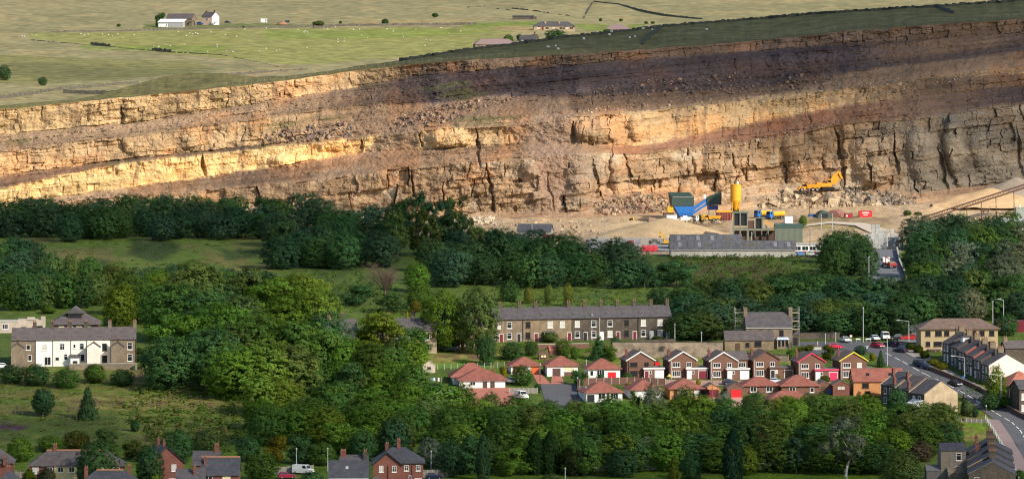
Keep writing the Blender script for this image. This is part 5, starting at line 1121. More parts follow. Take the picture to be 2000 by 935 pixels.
# ---- dark terrace on the road
def street_unit(i, base, w, d, e, r, rz, wm, rm, label, group, gable=None):
    ax = Vector((-math.sin(rz), math.cos(rz), 0)); loc = base
    return HO('terraced_house', label, 'house', loc, w, d - .012, e, r, wm, rm, 'y', rz, over=.25, verge=.004, group=group, base=3)
a = P(1966, 752); bq = P(1874, 702); ax = (bq - a); ax.z = 0; L = ax.length; rz = math.atan2(-ax.x, ax.y); n = 6; dl = L / n
names = ['end house with the pale rendered gable on the dark terrace', 'dark terraced house with two chimney stacks behind the pale gable', 'dark terraced house with a red parapet on its roof', 'dark terraced house in the middle below the red parapet', 'dark terraced house with a white sided dormer', 'far end house of the dark terrace before the flats']
for i in range(n):
    b = a.lerp(bq, i / n); b.z = gz(b.y) + .1
    h = street_unit(i, b, 9.4, dl, 5.0, 7.7, rz, M_pink if i == 0 else M_stoned, M_slate2, names[i], 'houses of the dark terrace')
    if i == 0: h['root'].children[0]; MB().box(-4.72, -4.705, .05, dl - .1, -2, 4.9).obj('shaded_side_wall', M_stoned, h['root'])  # dark skin on the pale end house paints the unlit road side
    CH(h, 0.4, dl - .5, 9.2, 1.5, .7, 7, M_stoneb, 3); CH(h, -1.0, dl - .6, 8.6, .6, .6, 6.5, M_stoned, 1)
    for u in (-1.2, 1.3): WI(h, u, 3.1, 1.0, 1.4, 1, face='left', tr=True); 
    WI(h, -1.2, .6, 1.1, 1.5, 1, face='left', tr=True); DO(h, 1.4, .95, 2.1, [WINE, BLK, M_white][i % 3], face='left')
    if i in (1, 2): MB().prism_y([(-4.6, 5.05), (-4.6, 5.5), (0, 8.2), (0, 7.75)], dl - .24, dl - .02).obj('parapet', paint((.45, .10, .07), .8), h['root'])
    if i == 4: MB().box(-2.6, -.6, 2, 4, 5.6, 7.6).obj('dormer', M_whr, h['root']); MB().box(-2.9, -.4, 1.8, 4.2, 7.6, 7.8).obj('dormer_roof', M_slate, h['root'])
h = HO('stone_house', 'house with a red hipped roof at the picture edge below the pale gable', 'house', (2004, 778), 9, 9, 3.2, 6.6, M_stoned, M_tiler, 'hip', .3, over=.4); WI(h, -3.2, 1, 1, 1.2, 1)
h = HO('stone_house', 'dark stone house cut by the picture edge beside the main road', 'house', (2010, 808), 5, 8, 6.2, 8, M_stoned, M_slate, 'x', .2); WI(h, -1.4, 3.6, .9, 1.4, 1); WI(h, -1.4, .8, .9, 1.4, 1)
# back wings of the dark terrace
h = HO('back_extension', 'slate roofed rear wing behind the pale gable', 'building', (1985, 712), 6, 4, 4.5, 6, M_stoned, M_slate2, 'x', rz); CH(h, -2.4, 2, 7, 1, .8, 5, M_stoneb, 2)
# ---- end terrace with the tan stone gable
a = P(1838, 806); rz = R(30); ax = Vector((-math.sin(rz), math.cos(rz), 0))
for i, (d, lab) in enumerate(((6.4, 'end house with a broad tan stone gable facing the main road bend'), (6.2, 'slate roofed terraced house behind the tan gable'), (6.2, 'far slate roofed terraced house with red chimney beside the orange house'))):
    b = a + ax * sum((6.4, 6.2, 6.2)[:i]); b.z = gz(b.y) - .2
    h = street_unit(i, b, 10.0, d, 5.0, 8.0, rz, M_stonel if i == 0 else M_stoned, M_slate if i != 1 else M_slate2, lab, 'houses of the tan gabled terrace')
    if i == 0: MB().box(-5.02, -5.005, .05, d - .1, -2, 4.9).obj('shaded_side_wall', M_stoned, h['root']); MB().hexa([(-6.9, .3, -2), (-5.03, .3, -2), (-5.03, 5, -2), (-6.9, 5, -2)], [(-6.9, .3, 2.6), (-5.03, .3, 3.6), (-5.03, 5, 3.6), (-6.9, 5, 2.6)]).obj('lean_to', M_whr, h['root'])  # thin dark sheet: shade of the side turned from the sun, as colour
    if i: CH(h, -1.6, d - .6, 8.9, .6, .6, 6.5, M_brick, 1); CH(h, -4.6, .8, 7, .6, .6, 4.4, M_brick, 1)
    MB().prism_y([(-5.3, 4.95), (0, 8.05), (0, 8.32), (-5.3, 5.22)], d - .16, d - .03).obj('verge_coping', M_stonel, h['root'])
    for u in (-1.2, 1.2): WI(h, u, 3.0, .9, 1.3, 1, face='left'); WI(h, u, .6, .9, 1.3, 1, face='left')
# ---- houses along the lower edge
s_ = ppm(935)
h = HO('brick_semi', 'red brick house with hipped brown roof cut by the picture edge', 'house', (-8, 944), 7.5, 8, 4.6, 8.0, M_brick, M_slate2, 'hip', .05, over=.4); CH(h, 2, -.4, 6, .7, .6, 4.2, M_brick, 1)
h = HO('brick_semi', 'long hipped house with yellow rendered middle and brick ends', 'house', (148, 952), 20.8, 8, 4.9, 8.0, M_brick, M_slate2, 'hip', .02, over=.4)
MB().box(-4.8, .3, -.04, -.003, -1, 4.85).obj('render', M_yel, h['root'])
for u in (-9, -5.8): WI(h, u, 3.3, 1.2, 1.2, 2)
for u in (-3.4, -.9): WI(h, u, 3.6, 1.1, 1.0, 2, pane=M_glass, fm=M_cream, dy=.04)
WI(h, 9.0, 3.2, 1.3, 1.3, 2, tr=True, pane=M_glass); CH(h, -4.9, 4, 9.3, .8, .7, 7.6, M_brick, 2)
WI(h, 5.5, 3.3, 1.2, 1.2, 2); MB().prism_x([(-.1, 7.98), (.3, 7.98), (.1, 8.25)], -6.8, 6.8).xf(Matrix.Translation((0, 3.9, 0))).obj('ridge_tiles', M_ridge, h['root'])
h = HO('bungalow', 'dark slate roofed house with two brick chimneys at the lower edge', 'house', (212, 974), 14, 8, 2.7, 6.0, M_brick, M_slate3, 'hip', 0, over=.4); CH(h, -5.2, 3.2, 6.6, .8, .6, 4, M_brick, 2); CH(h, 4.2, 4, 7.0, .8, .6, 5, M_brick, 2); MB().prism_x([(-.1, 5.98), (.3, 5.98), (.1, 6.25)], -3, 3).xf(Matrix.Translation((0, 3.9, 0))).obj('ridge_tiles', M_ridge, h['root'])
h = HO('bungalow', 'dark slate roofed house at the lower corner with one brick chimney', 'house', (14, 974), 6, 8, 2.7, 6.0, M_brick, M_slate3, 'hip', 0, over=.4); CH(h, -.1, 3.2, 6.9, .8, .6, 4, M_brick, 2)
h = HO('brick_house', 'red brick house with tall gable half hidden by dark trees', 'house', (326, 950), 7.8, 9, 5.4, 8.9, M_brick, M_slate2, 'y', R(18), verge=.25, over=.4); barge(h, BLK); WI(h, 1.6, 3.6, .9, 1.3, 2); WI(h, 1.2, .4, 1.4, 1.4, 2); CH(h, -.2, 2.0, 10, .6, .6, 8, M_brick, 1); CH(h, -.4, 6.5, 10.2, .6, .6, 8, M_brick, 1)
h = HO('brick_house', 'brick house with low slate roof beside the round lime bush', 'house', (372, 972), 6.4, 7, 3.5, 6.0, M_brick, M_slate, 'x', .05, verge=.15); CH(h, .9, 2.0, 6.8, .6, .6, 4.4, M_brick, 1)
h = HO('brick_house', 'brick house under the front slate roof of the slate roofed pair', 'house', (430, 966), 8.4, 8, 4.6, 7.8, M_brick, M_slate3, 'x', .02, verge=.2, over=.4); WI(h, -2.6, 3.2, 1.6, 1.0, 2); WI(h, 1.4, 3.2, 1.6, 1.0, 2, pane=M_amber); MB().prism_x([(-.1, 7.98), (.3, 7.98), (.1, 8.25)], -4.3, 4.3).xf(Matrix.Translation((0, 3.9, 0))).obj('ridge_tiles', M_ridge, h['root']); CH(h, -3.4, 2.4, 8.2, .6, .6, 6, M_brick, 1)
h = HO('brick_house', 'brick house under the rear slate roof of the slate roofed pair', 'house', (403, 948), 6.0, 7, 4.7, 7.4, M_brick, M_slate, 'x', .02, verge=.2, over=.3); CH(h, 2.2, 3.4, 8.8, 1.0, .8, 6.5, M_brick, 3)
h = HO('brick_house', 'brick house with plain low slate roof and rooflight by the tall chimneys', 'house', (681, 970), 8.6, 8, 4.3, 7.6, M_brick, M_slate3, 'x', .02, verge=.2, over=.4); WI(h, -1.8, 3.0, 1.5, 1.0, 2); WI(h, 2.0, 3.0, 1.5, 1.0, 3); MB().hexa([(-.7, 1.9, 6.0), (-.1, 1.9, 6.0), (-.1, 2.5, 6.48), (-.7, 2.5, 6.48)], [(-.7, 1.88, 6.12), (-.1, 1.88, 6.12), (-.1, 2.48, 6.6), (-.7, 2.48, 6.6)]).obj('rooflight', M_lead, h['root']); MB().box(-4.4, 4.4, -.6, -.42, 3.9, 4.15).obj('fascia', M_white, h['root'])
h = HO('brick_house', 'slate roofed house with clustered red chimney pots behind the low slate roof', 'house', (691, 958), 6.2, 7, 5.2, 7.6, M_brick, M_slate, 'x', .02, verge=.2, over=.3); CH(h, -2.4, 3.2, 8.6, 1.2, .8, 6.5, M_brick, 4); CH(h, 2.5, 2.2, 8.6, .8, .8, 6, M_stoned, 2)
h = HO('brick_house', 'red brick house with front gable and hipped slate roof beside the dark tall tree', 'house', (778, 960), 11, 8.5, 6.4, 9.6, M_brick, M_slate3, 'hip', .03, over=.45)
MB().prism_y([(-5.55, -1.5), (.6, -1.5), (.6, 6.3), (-2.5, 8.8), (-5.55, 6.3)], -.6, 4).obj('gable_wall', M_brick, h['root']); MB().prism_y([(x - 5.55, z) for x, z in gable_pts(6.15, 6.32, 8.82, .45, .18)], -.9, 6).obj('gable_roof', M_slate3, h['root'])
MB().prism_y([(-6.0, 5.75), (-2.48, 8.6), (1.05, 5.75), (1.05, 6.1), (-2.48, 8.98), (-6.0, 6.1)], -.98, -.9).obj('bargeboard', BLK, h['root'])
for u in (-3.8, -.9): WI(h, u, 4.6, .75, 1.2, 2, dy=.6, tr=True)
for u in (1.8, 4.4): WI(h, u, 4.8, .75, 1.1, 2, tr=True)
WI(h, -.7, 1.6, 1.2, 1.1, 1, dy=.6); WI(h, 4.4, 1.8, 1.4, 1.2, 1, tr=True); DO(h, -2.0, .9, 1.9, DGRN, dy=.6, z=.8); WI(h, 2.6, 2.4, .4, 1.2, 1)
for u in (-2.3, 3.0): MB().tube((u, -.72 if u < 0 else -.1, .5), (u, -.72 if u < 0 else -.1, 5.9), .06, 6).obj('drainpipe', BLK, h['root'])
CH(h, .1, 4.2, 11.2, .8, .7, 9, M_brick, 2); CH(h, -2.5, 5.4, 10.2, .8, .7, 8, M_brick, 2)
h = HO('brick_house', 'brown hipped porch roof in front of the gabled brick house', 'house', (735, 978), 6, 6, 3.0, 5.3, M_brick, M_slate2, 'hip', .03, over=.4)
# lower slate terrace beside the bridge
a = P(1938, 990); rz = R(-4.5); ax = Vector((-math.sin(rz), math.cos(rz), 0)); lab = ['front house of the lower slate terrace with a dark stone gable', 'second house of the lower slate terrace with orange ridge verge', 'third house of the lower slate terrace with clustered chimneys', 'rearmost house of the lower slate terrace by the railing']
for i in range(4):
    b = a + ax * 11 * i; b.z = 150 - (903 + [0, -13, -26, -40][i]) / FPX * b.y - 9.2
    h = HO('terraced_house', lab[i], 'house', b, 10.2, 10.98, 6.6, 9.2, M_stoned, M_slate3, 'y', rz, over=.25, verge=.004, group='houses of the lower slate terrace', base=6)
    CH(h, .3, 10.3, 10.9, 1.6, .8, 8.8, M_stoned, 4); CH(h, -2.8, 9, 9.8, .7, .7, 7.6, M_brick, 2) if i > 1 else None
    MB().prism_y([(-5.3, 6.55), (0, 9.32), (0, 9.55), (-5.3, 6.8)], .02, .3).obj('verge_coping', mat('orange_coping', (.55, .33, .14)) if i == 1 else M_stoneb, h['root'])
    if i == 0: WI(h, -3.4, 4.6, .9, 1.3, 1)
    WI(h, 0, 3.6, 1, 1.4, 1, face='right')
h = HO('flat_backed_house', 'grey rendered rear wing with slate roof and one white window', 'house', (1862, 950), 5.6, 7, 8.2, 9.4, mat('grey_render', (.20, .165, .13), var=.2, scale=.7), M_slate3, 'x', .02, verge=.15, over=.25); WI(h, 1.2, 6.0, 1.0, 1.5, 1, tr=True, pane=M_glass); WI(h, 1.1, 3.6, 1.2, .9, 1); MB().tube((-.6, -.1, 3), (-.6, -.1, 7.8), .05, 6).obj('drainpipe', M_lead, h['root']); MB().prism_x([(-3, 0), (-.02, 0), (-.02, 4.4), (-3, 3.4)], -1.5, 3.5).obj('lean_to', M_stoneb, h['root'])
h = HO('garden_shed', 'grey flat boarded shed beside the rear wing', 'shed', (1824, 950), 3.3, 5, 3.6, 4.6, mat('grey_boards', (.14, .13, .125), var=.3), mat('grey_felt', (.16, .155, .16), var=.25), 'x', 0, verge=.1, over=.1)
# ================================================================== ROADS, DRIVES, KERBS, MARKINGS
M_asph = mat('asphalt', (.105, .105, .112), rough=.85, var=.15, scale=.15, fine=2.0); M_asphb = mat('blue_asphalt', (.062, .072, .080), rough=.8, var=.15, scale=.12, fine=2.0)
M_pave = mat('pavement_flags', (.30, .27, .24), var=.15, scale=.5); M_pavep = mat('pink_pavement', (.27, .20, .185), var=.12, scale=.4); M_reddrive = mat('red_drive', (.42, .16, .115), var=.15, scale=.8); M_line = mat('road_paint', (.72, .72, .68), var=.15, scale=1.5); M_kerb = mat('kerb_stone', (.36, .34, .31), var=.15)
def sub(pts, n):
    out = []
    for (a, b), (c_, d_) in zip(pts[:-1], pts[1:]): out += [(a + (c_ - a) * k / n, b + (d_ - b) * k / n) for k in range(n)]
    return out + [pts[-1]]
def sheet(name, label, left, right, m, dz, n=6, cross=6, thick=0.0):
    """strip of road lying on the ground between two edges"""
    l = sub(left, n); r = sub(right, n); assert len(l) == len(r)
    q = MB(); V = []
    for (a, b), (c_, d_) in zip(l, r): V += [P(a + (c_ - a) * k / cross, b + (d_ - b) * k / cross, dz) for k in range(cross + 1)]
    w = cross + 1; q.add(V, [(i * w + k, i * w + k + 1, (i + 1) * w + k + 1, (i + 1) * w + k) for i in range(len(l) - 1) for k in range(cross)])
    if thick:
        b0 = len(q.v)
        for (a, b) in l: q.v.append(tuple(P(a, b, dz))); q.v.append(tuple(P(a, b, dz - thick)))
        for i in range(len(l) - 1): q.f.append((b0 + 2 * i, b0 + 2 * i + 1, b0 + 2 * i + 3, b0 + 2 * i + 2)); q.m.append(0)
    me = q.mesh(name, m)
    for p in me.polygons:
        pass
    o = link(name, me); tag(o, label, kind='structure'); return o
sheet('main_road', 'grey main road running down from the junction past the terraces', [(1690, 684), (1722, 704), (1752, 726), (1786, 742), (1830, 752), (1872, 768), (1905, 792), (1935, 814), (1962, 838), (1985, 868), (2003, 905), (2020, 960)],
      [(1764, 676), (1792, 694), (1818, 712), (1846, 732), (1876, 748), (1908, 762), (1942, 782), (1985, 806), (2040, 834), (2080, 870), (2100, 905), (2110, 960)], M_asph, .10, 8)
sheet('upper_road', 'grey upper road along the wood to the junction', [(1556, 676), (1600, 678), (1650, 682), (1692, 686), (1740, 690)], [(1556, 668), (1600, 667), (1650, 666), (1700, 667), (1800, 672)], M_asph, .07, 8)
sheet('side_road', 'short side road with turning space below the upper road', [(1570, 694), (1600, 692), (1650, 690), (1692, 690)], [(1570, 684), (1600, 682), (1650, 682), (1694, 684)], M_asph, .06, 6)
sheet('quarry_lane', 'grey lane climbing to the block yard', [(1688, 488), (1690, 505), (1694, 530), (1705, 560), (1740, 620), (1755, 668)], [(1752, 488), (1754, 505), (1766, 535), (1782, 560), (1800, 620), (1795, 672)], mat('lane_asphalt', (.17, .175, .19), rough=.85, var=.12, scale=.2), .28, 8)
sheet('lane_end', 'grey cul de sac between the bungalows', [(1056, 750), (1060, 770), (1066, 790), (1074, 812)], [(1128, 750), (1132, 770), (1137, 790), (1142, 812)], M_asph, .08, 6)
sheet('lane_end', 'short branch of the cul de sac before the garages', [(1128, 762), (1160, 766), (1200, 768)], [(1128, 753), (1160, 756), (1200, 758)], M_asph, .06, 4)
sheet('driveway', 'red paved drive of the orange red garage', [(1040, 730), (1050, 750)], [(1057, 730), (1076, 750)], M_reddrive, .10, 6)
sheet('driveway', 'red paved drive of the brown garage', [(1078, 735), (1076, 750)], [(1097, 735), (1102, 750)], M_reddrive, .12, 6)
sheet('patio', 'red paved terrace below the large white bungalow', [(884, 759), (884, 775), (884, 792)], [(1000, 757), (1012, 770), (1010, 792)], M_reddrive, .10, 6)
sheet('forecourt', 'pale paved forecourt before the gabled brick houses', [(1225, 741), (1330, 742), (1440, 743), (1540, 743), (1640, 746)], [(1225, 752), (1330, 753), (1440, 753), (1540, 753), (1640, 756)], mat('forecourt_paving', (.36, .235, .185), var=.2, scale=.5), .07, 6)
sheet('forecourt', 'pink paved forecourt by the red and wine garages', [(1370, 776), (1450, 776)], [(1390, 800), (1455, 790)], mat('pink_paving', (.50, .30, .24), var=.12), .08, 6)
sheet('pavement', 'pink pavement between railing and main road', [(1926, 818), (1945, 848), (1965, 880), (1982, 910), (1995, 950)], [(1952, 822), (1972, 850), (1990, 880), (2006, 910), (2018, 950)], M_pavep, .24, 6, 4)
sheet('pavement', 'pavement along the dark terrace side of the main road', [(1802, 700), (1832, 720), (1868, 742), (1905, 759), (1945, 780), (1988, 803)], [(1812, 696), (1842, 716), (1880, 738), (1915, 754), (1956, 775), (2000, 797)], M_pave, .24, 6, 3, thick=.14)
sheet('pavement', 'pavement at the corner before the flats', [(1752, 676), (1768, 690), (1786, 700)], [(1776, 674), (1796, 690), (1806, 699)], M_pave, .22, 6, 3, thick=.14)
sheet('path', 'gravel path crossing the quarry bench to the block yard', [(1570, 444), (1620, 438), (1670, 442), (1700, 456)], [(1575, 440), (1622, 434), (1690, 437), (1738, 452)], mat('pale_track', (.62, .52, .41), var=.12, scale=.4), .35, 8, 4)
sheet('yard_floor', 'concrete works yard beside the long shed', [(1150, 468), (1220, 467), (1320, 466)], [(1150, 486), (1220, 490), (1320, 492)], mat('yard_concrete', (.36, .34, .31), var=.2, scale=.2), .3, 8)
def dash(x0, y0, x1, y1, w=.14, dz=.16, label='white centre line dash on the main road', name='road_marking'):
    a = P(x0, y0, dz); b = P(x1, y1, dz); d = (b - a).normalized(); n = Vector((-d.y, d.x, 0)) * w
    o = MB().add([a - n, b - n, b + n, a + n], [(0, 1, 2, 3)]).obj(name, M_line); tag(o, label, kind='structure'); return o
cl = [(1730, 690), (1762, 706), (1800, 728), (1848, 750), (1890, 772), (1920, 792), (1945, 807), (1976, 825), (1992, 840), (2004, 860), (2014, 885)]
for k in range(0, len(cl) - 1):
    (x0, y0), (x1, y1) = cl[k], cl[k + 1]
    for f in ((.0, .35), (.55, .88)): dash(x0 + (x1 - x0) * f[0], y0 + (y1 - y0) * f[0], x0 + (x1 - x0) * f[1], y0 + (y1 - y0) * f[1], label='white centre line dash on the main road')
for x in (1694, 1704, 1714, 1724, 1734, 1744): dash(x, 497, x + 6, 497, .16, .36, 'white give way dash across the quarry lane')
dash(1686, 678, 1696, 676, .18, .17, 'white junction marking'); dash(1696, 676, 1692, 682, .18, .17, 'white junction marking'); dash(1588, 678, 1594, 684, .18, .15, 'white bay line on the side road')

# ================================================================== VEHICLES
M_tyre = mat('tyre', (.02, .02, .02), rough=.9); M_hub = mat('hub', (.35, .35, .36), rough=.4, metal=.5); M_lamp = mat('lamp_glass', (.75, .75, .7), rough=.2); M_tail = mat('tail_lamp', (.5, .02, .02), rough=.2)
_wm = {}
def wheel(parent, x, y, r, w):
    k = (r, w)
    if k not in _wm: _wm[k] = (MB().lathe(0, 0, [(r * .9, -w / 2), (r, -w / 3), (r, w / 3), (r * .9, w / 2)], 14, 'y').mesh('tyre', M_tyre), MB().lathe(0, 0, [(r * .55, -w / 2 - .02), (r * .55, w / 2 + .02)], 10, 'y').mesh('rim', M_hub))
    e = link('wheel', _wm[k][0], parent, (x, y, r)); link('rim', _wm[k][1], e); return e
def car_proto(kind):
    L, Wd, H = {'hatch': (3.9, 1.7, 1.45), 'saloon': (4.4, 1.75, 1.42), 'estate': (4.5, 1.75, 1.48), 'van': (4.8, 1.9, 2.05), 'suv': (4.4, 1.85, 1.75)}[kind]
    e = bpy.data.objects.new('car', None); COL.objects.link(e); e['category'] = 'van' if kind == 'van' else 'car'
    hl = L / 2; y = Wd / 2; b = .62 * H if kind != 'van' else .55 * H
    low = [(-hl, .28), (hl - .06, .28), (hl, .45), (hl - .05, .40 * H + .08), (hl - .35, b - .08), (hl - 1.15, b), (-hl + .1, b + .02), (-hl, .5)]
    m = MB(); m.prism_y(low, -y, y)
    top = {'hatch': [(hl - 1.2, b), (hl - 1.9, H), (-hl + .55, H), (-hl + .12, b)], 'saloon': [(hl - 1.35, b), (hl - 2.05, H), (-hl + 1.25, H), (-hl + .65, b)], 'estate': [(hl - 1.35, b), (hl - 2.05, H), (-hl + .5, H), (-hl + .12, b)],
           'van': [(hl - .75, b), (hl - 1.35, H), (-hl + .05, H), (-hl + .02, b)], 'suv': [(hl - 1.2, b), (hl - 1.8, H), (-hl + .35, H), (-hl + .1, b)]}[kind]
    k = len(m.v); yi = y - .16; a = [(x, -y + .05 if z < H - .01 else -yi, z) for x, z in top]; c_ = [(x, y - .05 if z < H - .01 else yi, z) for x, z in top]
    m._ex(a, c_); body = m.obj('body', M_white, e)
    g = MB(); n = 4; cx = sum(p[0] for p in top) / n; cz = sum(p[1] for p in top) / n
    for sg in (-1, 1):
        wx0 = -hl + 2.6 if kind == 'van' else -9
        pts = [(max(cx + (x - cx) * .86, wx0), cz + (z - cz) * .66 + .02) for x, z in top]; yy = [(sg * (y - .05 - .11 * ((z - b) / (H - b)))) for x, z in pts]
        g._ex([(p[0], q_ + sg * .012, p[1]) for p, q_ in zip(pts, yy)], [(p[0], q_ - sg * .02, p[1]) for p, q_ in zip(pts, yy)])
    def pane(p, q): 
        d = Vector((q[0] - p[0], 0, q[1] - p[1])); nn = Vector((d.z, 0, -d.x)).normalized() * .015
        if nn.x * (1 if p[0] > 0 else -1) < 0: nn = -nn
        V = []
        for f in (.12, .88):
            for s in (-1, 1): V.append(Vector((p[0], 0, p[1])) + d * f + nn + Vector((0, s * (yi - .04 + (1 - f) * .08), 0)))
        g.add([V[0], V[1], V[3], V[2]], [(0, 1, 2, 3)])
    pane(top[0], top[1])
    if kind != 'van': pane(top[3], top[2])
    gl = g.obj('windows', M_glass, e); gl.name = 'window_band'
    for s in (-1, 1):
        MB().box(hl - .12, hl + .015, s * (y - .3) - .2, s * (y - .3) + .2, .45, .62).obj('headlight', M_lamp, e); MB().box(-hl - .015, -hl + .1, s * (y - .2) - .12, s * (y - .2) + .12, .55, .85).obj('tail_light', M_tail, e)
    r = .31 if kind != 'suv' else .36
    for sx in (-1, 1):
        for s in (-1, 1): wheel(e, sx * (hl - .78), s * (y - .1), r, .2)
    MB().box(hl - .05, hl + .03, -y + .1, y - .1, .26, .42).obj('bumper', BLK, e); MB().box(hl + .0, hl + .034, -.26, .26, .44, .55).obj('number_plate', M_white, e)
    return e
PROTO = {}
def car(kind, x, y, ang, c, label, dz=.1):
    if kind not in PROTO: PROTO[kind] = e = car_proto(kind)
    else: e = copy_tree(PROTO[kind])
    e.location = P(x, y, dz); n_ = Vector((0, 1, 0)); e.rotation_euler = (0, 0, R(ang)); e['label'] = label; e['group'] = 'cars and vans on the roads'
    for ch in e.children:
        if ch.name.startswith('body'): ch.material_slots[0].link = 'OBJECT'; ch.material_slots[0].material = paint(c, .3)
    return e
NAVY = (.012, .018, .05); SIL = (.55, .57, .60)
for a_ in [('hatch', 1632, 681, 8, (.55, .02, .06), 'red car parked on the side road by the planter'), ('saloon', 1651, 668, -70, (.75, .75, .73), 'white taxi waiting on the upper road'), ('hatch', 1709, 665, -75, (.70, .76, .76), 'pale silver car parked beside the junction wall'),
           ('van', 1729, 663, -85, (.78, .78, .76), 'white small van parked at the junction'), ('hatch', 1748, 663, -160, (.02, .022, .03), 'black car parked beside the white small van'), ('estate', 1775, 664, 175, (.55, .03, .02), 'red estate car parked before the flats'),
           ('hatch', 1714, 679, -52, (.45, .008, .04), 'dark red car driving down the main road'), ('estate', 1741, 676, 130, NAVY, 'navy estate car going up behind the dark red car'), ('saloon', 1759, 688, 128, (.012, .02, .045), 'dark blue saloon going up the main road'),
           ('suv', 1797, 716, -60, NAVY, 'navy off roader with pale roof load parked on the road bend'), ('hatch', 1811, 721, -55, (.03, .05, .10), 'dark blue hatchback behind the navy off roader'), ('saloon', 1865, 753, -60, (.015, .012, .02), 'black saloon parked below the tan gable'),
           ('saloon', 878, 685, 5, (.12, .18, .24), 'blue grey car parked under the tall bright green tree'), ('saloon', 1509, 749, 178, (.62, .70, .80), 'pale blue car before the brown garage'), ('hatch', 1426, 751, 10, NAVY, 'navy car half hidden before the white garage'),
           ('saloon', 1002, 748, -20, (.68, .74, .82), 'pale blue car behind the large white bungalow'), ('van', 1018, 779, -65, (.80, .79, .76), 'white camper van parked beside the red terrace'), ('van', 592, 925, -25, (.80, .80, .78), 'white van parked before the grey fence'),
           ('hatch', 560, 934, 10, (.35, .02, .06), 'dark red car beside the white van'), ('hatch', 848, 936, 5, NAVY, 'navy car parked beside the gabled brick house'), ('hatch', 7, 720, 20, (.70, .72, .74), 'silver car parked beside the brown stone end house'), ('hatch', 18, 724, 80, BLK and (.03, .035, .04), 'black car parked beside the silver one'),
           ('saloon', 1564, 500, 10, (.10, .22, .45), 'blue car in the office car park'), ('hatch', 1586, 500, 5, (.45, .47, .48), 'grey car in the office car park'), ('saloon', 1606, 501, 5, (.62, .66, .70), 'silver car in the office car park'), ('hatch', 1935, 779, -60, (.04, .05, .06), 'charcoal car on the verge side of the road bend')]:
    car(*a_)
# ================================================================== WORKS PLANT
OY = mat('dusty_yellow_paint', (.74, .39, .03), rough=.6, var=.22, scale=.5); OO = mat('dusty_orange_paint', (.74, .32, .025), rough=.6, var=.22, scale=.6); BLUE = mat('dusty_blue_paint', (.025, .15, .47), rough=.55, var=.2, scale=.5); CGR = paint((.028, .060, .050), .6); GGR = paint((.16, .19, .15), .7); RUST = mat('rusty_steel', (.11, .062, .045), var=.3); STEEL = mat('grey_steel', (.30, .31, .31), rough=.5, metal=.4); MUD = mat('muddy_steel', (.16, .12, .08), var=.3); CGRT = paint((.045, .085, .072), .6)
def FP(x, y, dz=0): return P(x, y, dz)
# silo
e = empty('cement_silo', FP(1437, 430), 'tall yellow silo with a conical foot above the screening frame', 'silo')
MB().lathe(0, 0, [(.5, 3.6), (1.9, 6.9), (1.9, 12.6), (1.75, 12.75)], 24).obj('tank', OY, e)
MB().lathe(0, 0, [(1.93, 6.85), (1.95, 6.95), (1.93, 7.05)], 24).obj('band', OO, e)
MB().lathe(0, 0, [(1.93, 12.3), (1.95, 12.4), (1.93, 12.5)], 24).obj('band', OO, e)
for k in range(4): a = R(45 + 90 * k); MB().tube((math.cos(a) * 1.75, math.sin(a) * 1.75, 0), (math.cos(a) * 1.85, math.sin(a) * 1.85, 7.2), .13, 6).obj('leg', OY, e)
MB().box(.4, 1.1, -.4, .4, 12.7, 13.7).obj('vent', M_white, e); m = MB()
for k in range(16): a = R(22.5 * k); b = R(22.5 * k + 22.5); m.tube((math.cos(a) * 1.7, math.sin(a) * 1.7, 12.7), (math.cos(a) * 1.7, math.sin(a) * 1.7, 13.5), .03, 4); m.tube((math.cos(a) * 1.7, math.sin(a) * 1.7, 13.5), (math.cos(b) * 1.7, math.sin(b) * 1.7, 13.5), .03, 4)
m.obj('guard_rail', STEEL, e); m = MB().tube((-1.0, -1.75, 6.9), (-1.0, -1.75, 13), .04, 4).tube((-.6, -1.85, 6.9), (-.6, -1.85, 13), .04, 4); m.obj('ladder', OO, e)
# crusher
e = empty('stone_crusher', FP(1350, 428), 'blue stone crusher with two dark green covered hoppers', 'crusher', R(8))
m = MB(); m.hexa([(-7.0, 0, 4.7), (1.0, 0, 4.7), (.6, 5.5, 4.7), (-6.6, 5.5, 4.7)], [(-7.0, 0, 7.9), (1.0, 0, 7.9), (.2, 4.6, 9.4), (-7.6, 4.6, 9.4)]); m.obj('feed_cover', CGR, e)
MB().box(-6.6, .6, -.12, -.0, 7.8, 8.0).obj('cover_edge', STEEL, e); m = MB()
for k in range(12): m.box(-6.9 + k * .7, -6.8 + k * .7, -.07, .0, 4.75, 7.75)
m.obj('sheeting_rib', CGRT, e)
MB().hexa([(-4.6, .3, 1.9), (.7, .3, 1.9), (.7, 5, 1.9), (-4.6, 5, 1.9)], [(-6.2, .2, 4.68), (.9, .2, 4.68), (.9, 5.3, 4.68), (-6.2, 5.3, 4.68)]).obj('feed_hopper', BLUE, e)
MB().box(-4.4, .8, .5, 4.8, 1.1, 1.88).obj('chassis', BLUE, e)
for u in (-3.5, 0.0): MB().prism_y([(-1.6 + u, .2), (1.6 + u, .2), (1.9 + u, .7), (1.6 + u, 1.2), (-1.6 + u, 1.2), (-1.9 + u, .7)], .4, 1.1).obj('track', M_tyre, e)
MB().hexa([(.6, 1, 1.5), (7.4, 1, 5.8), (7.4, 2.8, 5.8), (.6, 2.8, 1.5)], [(.6, 1, 4.2), (7.4, 1, 8.2), (7.4, 2.8, 8.2), (.6, 2.8, 3.6)]).obj('conveyor', BLUE, e)
MB().hexa([(1.4, .93, 2.9), (5.4, .93, 5.7), (5.4, .99, 5.7), (1.4, .99, 2.9)], [(1.4, .93, 3.15), (5.4, .93, 5.95), (5.4, .99, 5.95), (1.4, .99, 3.15)]).obj('side_stripe', OY, e)
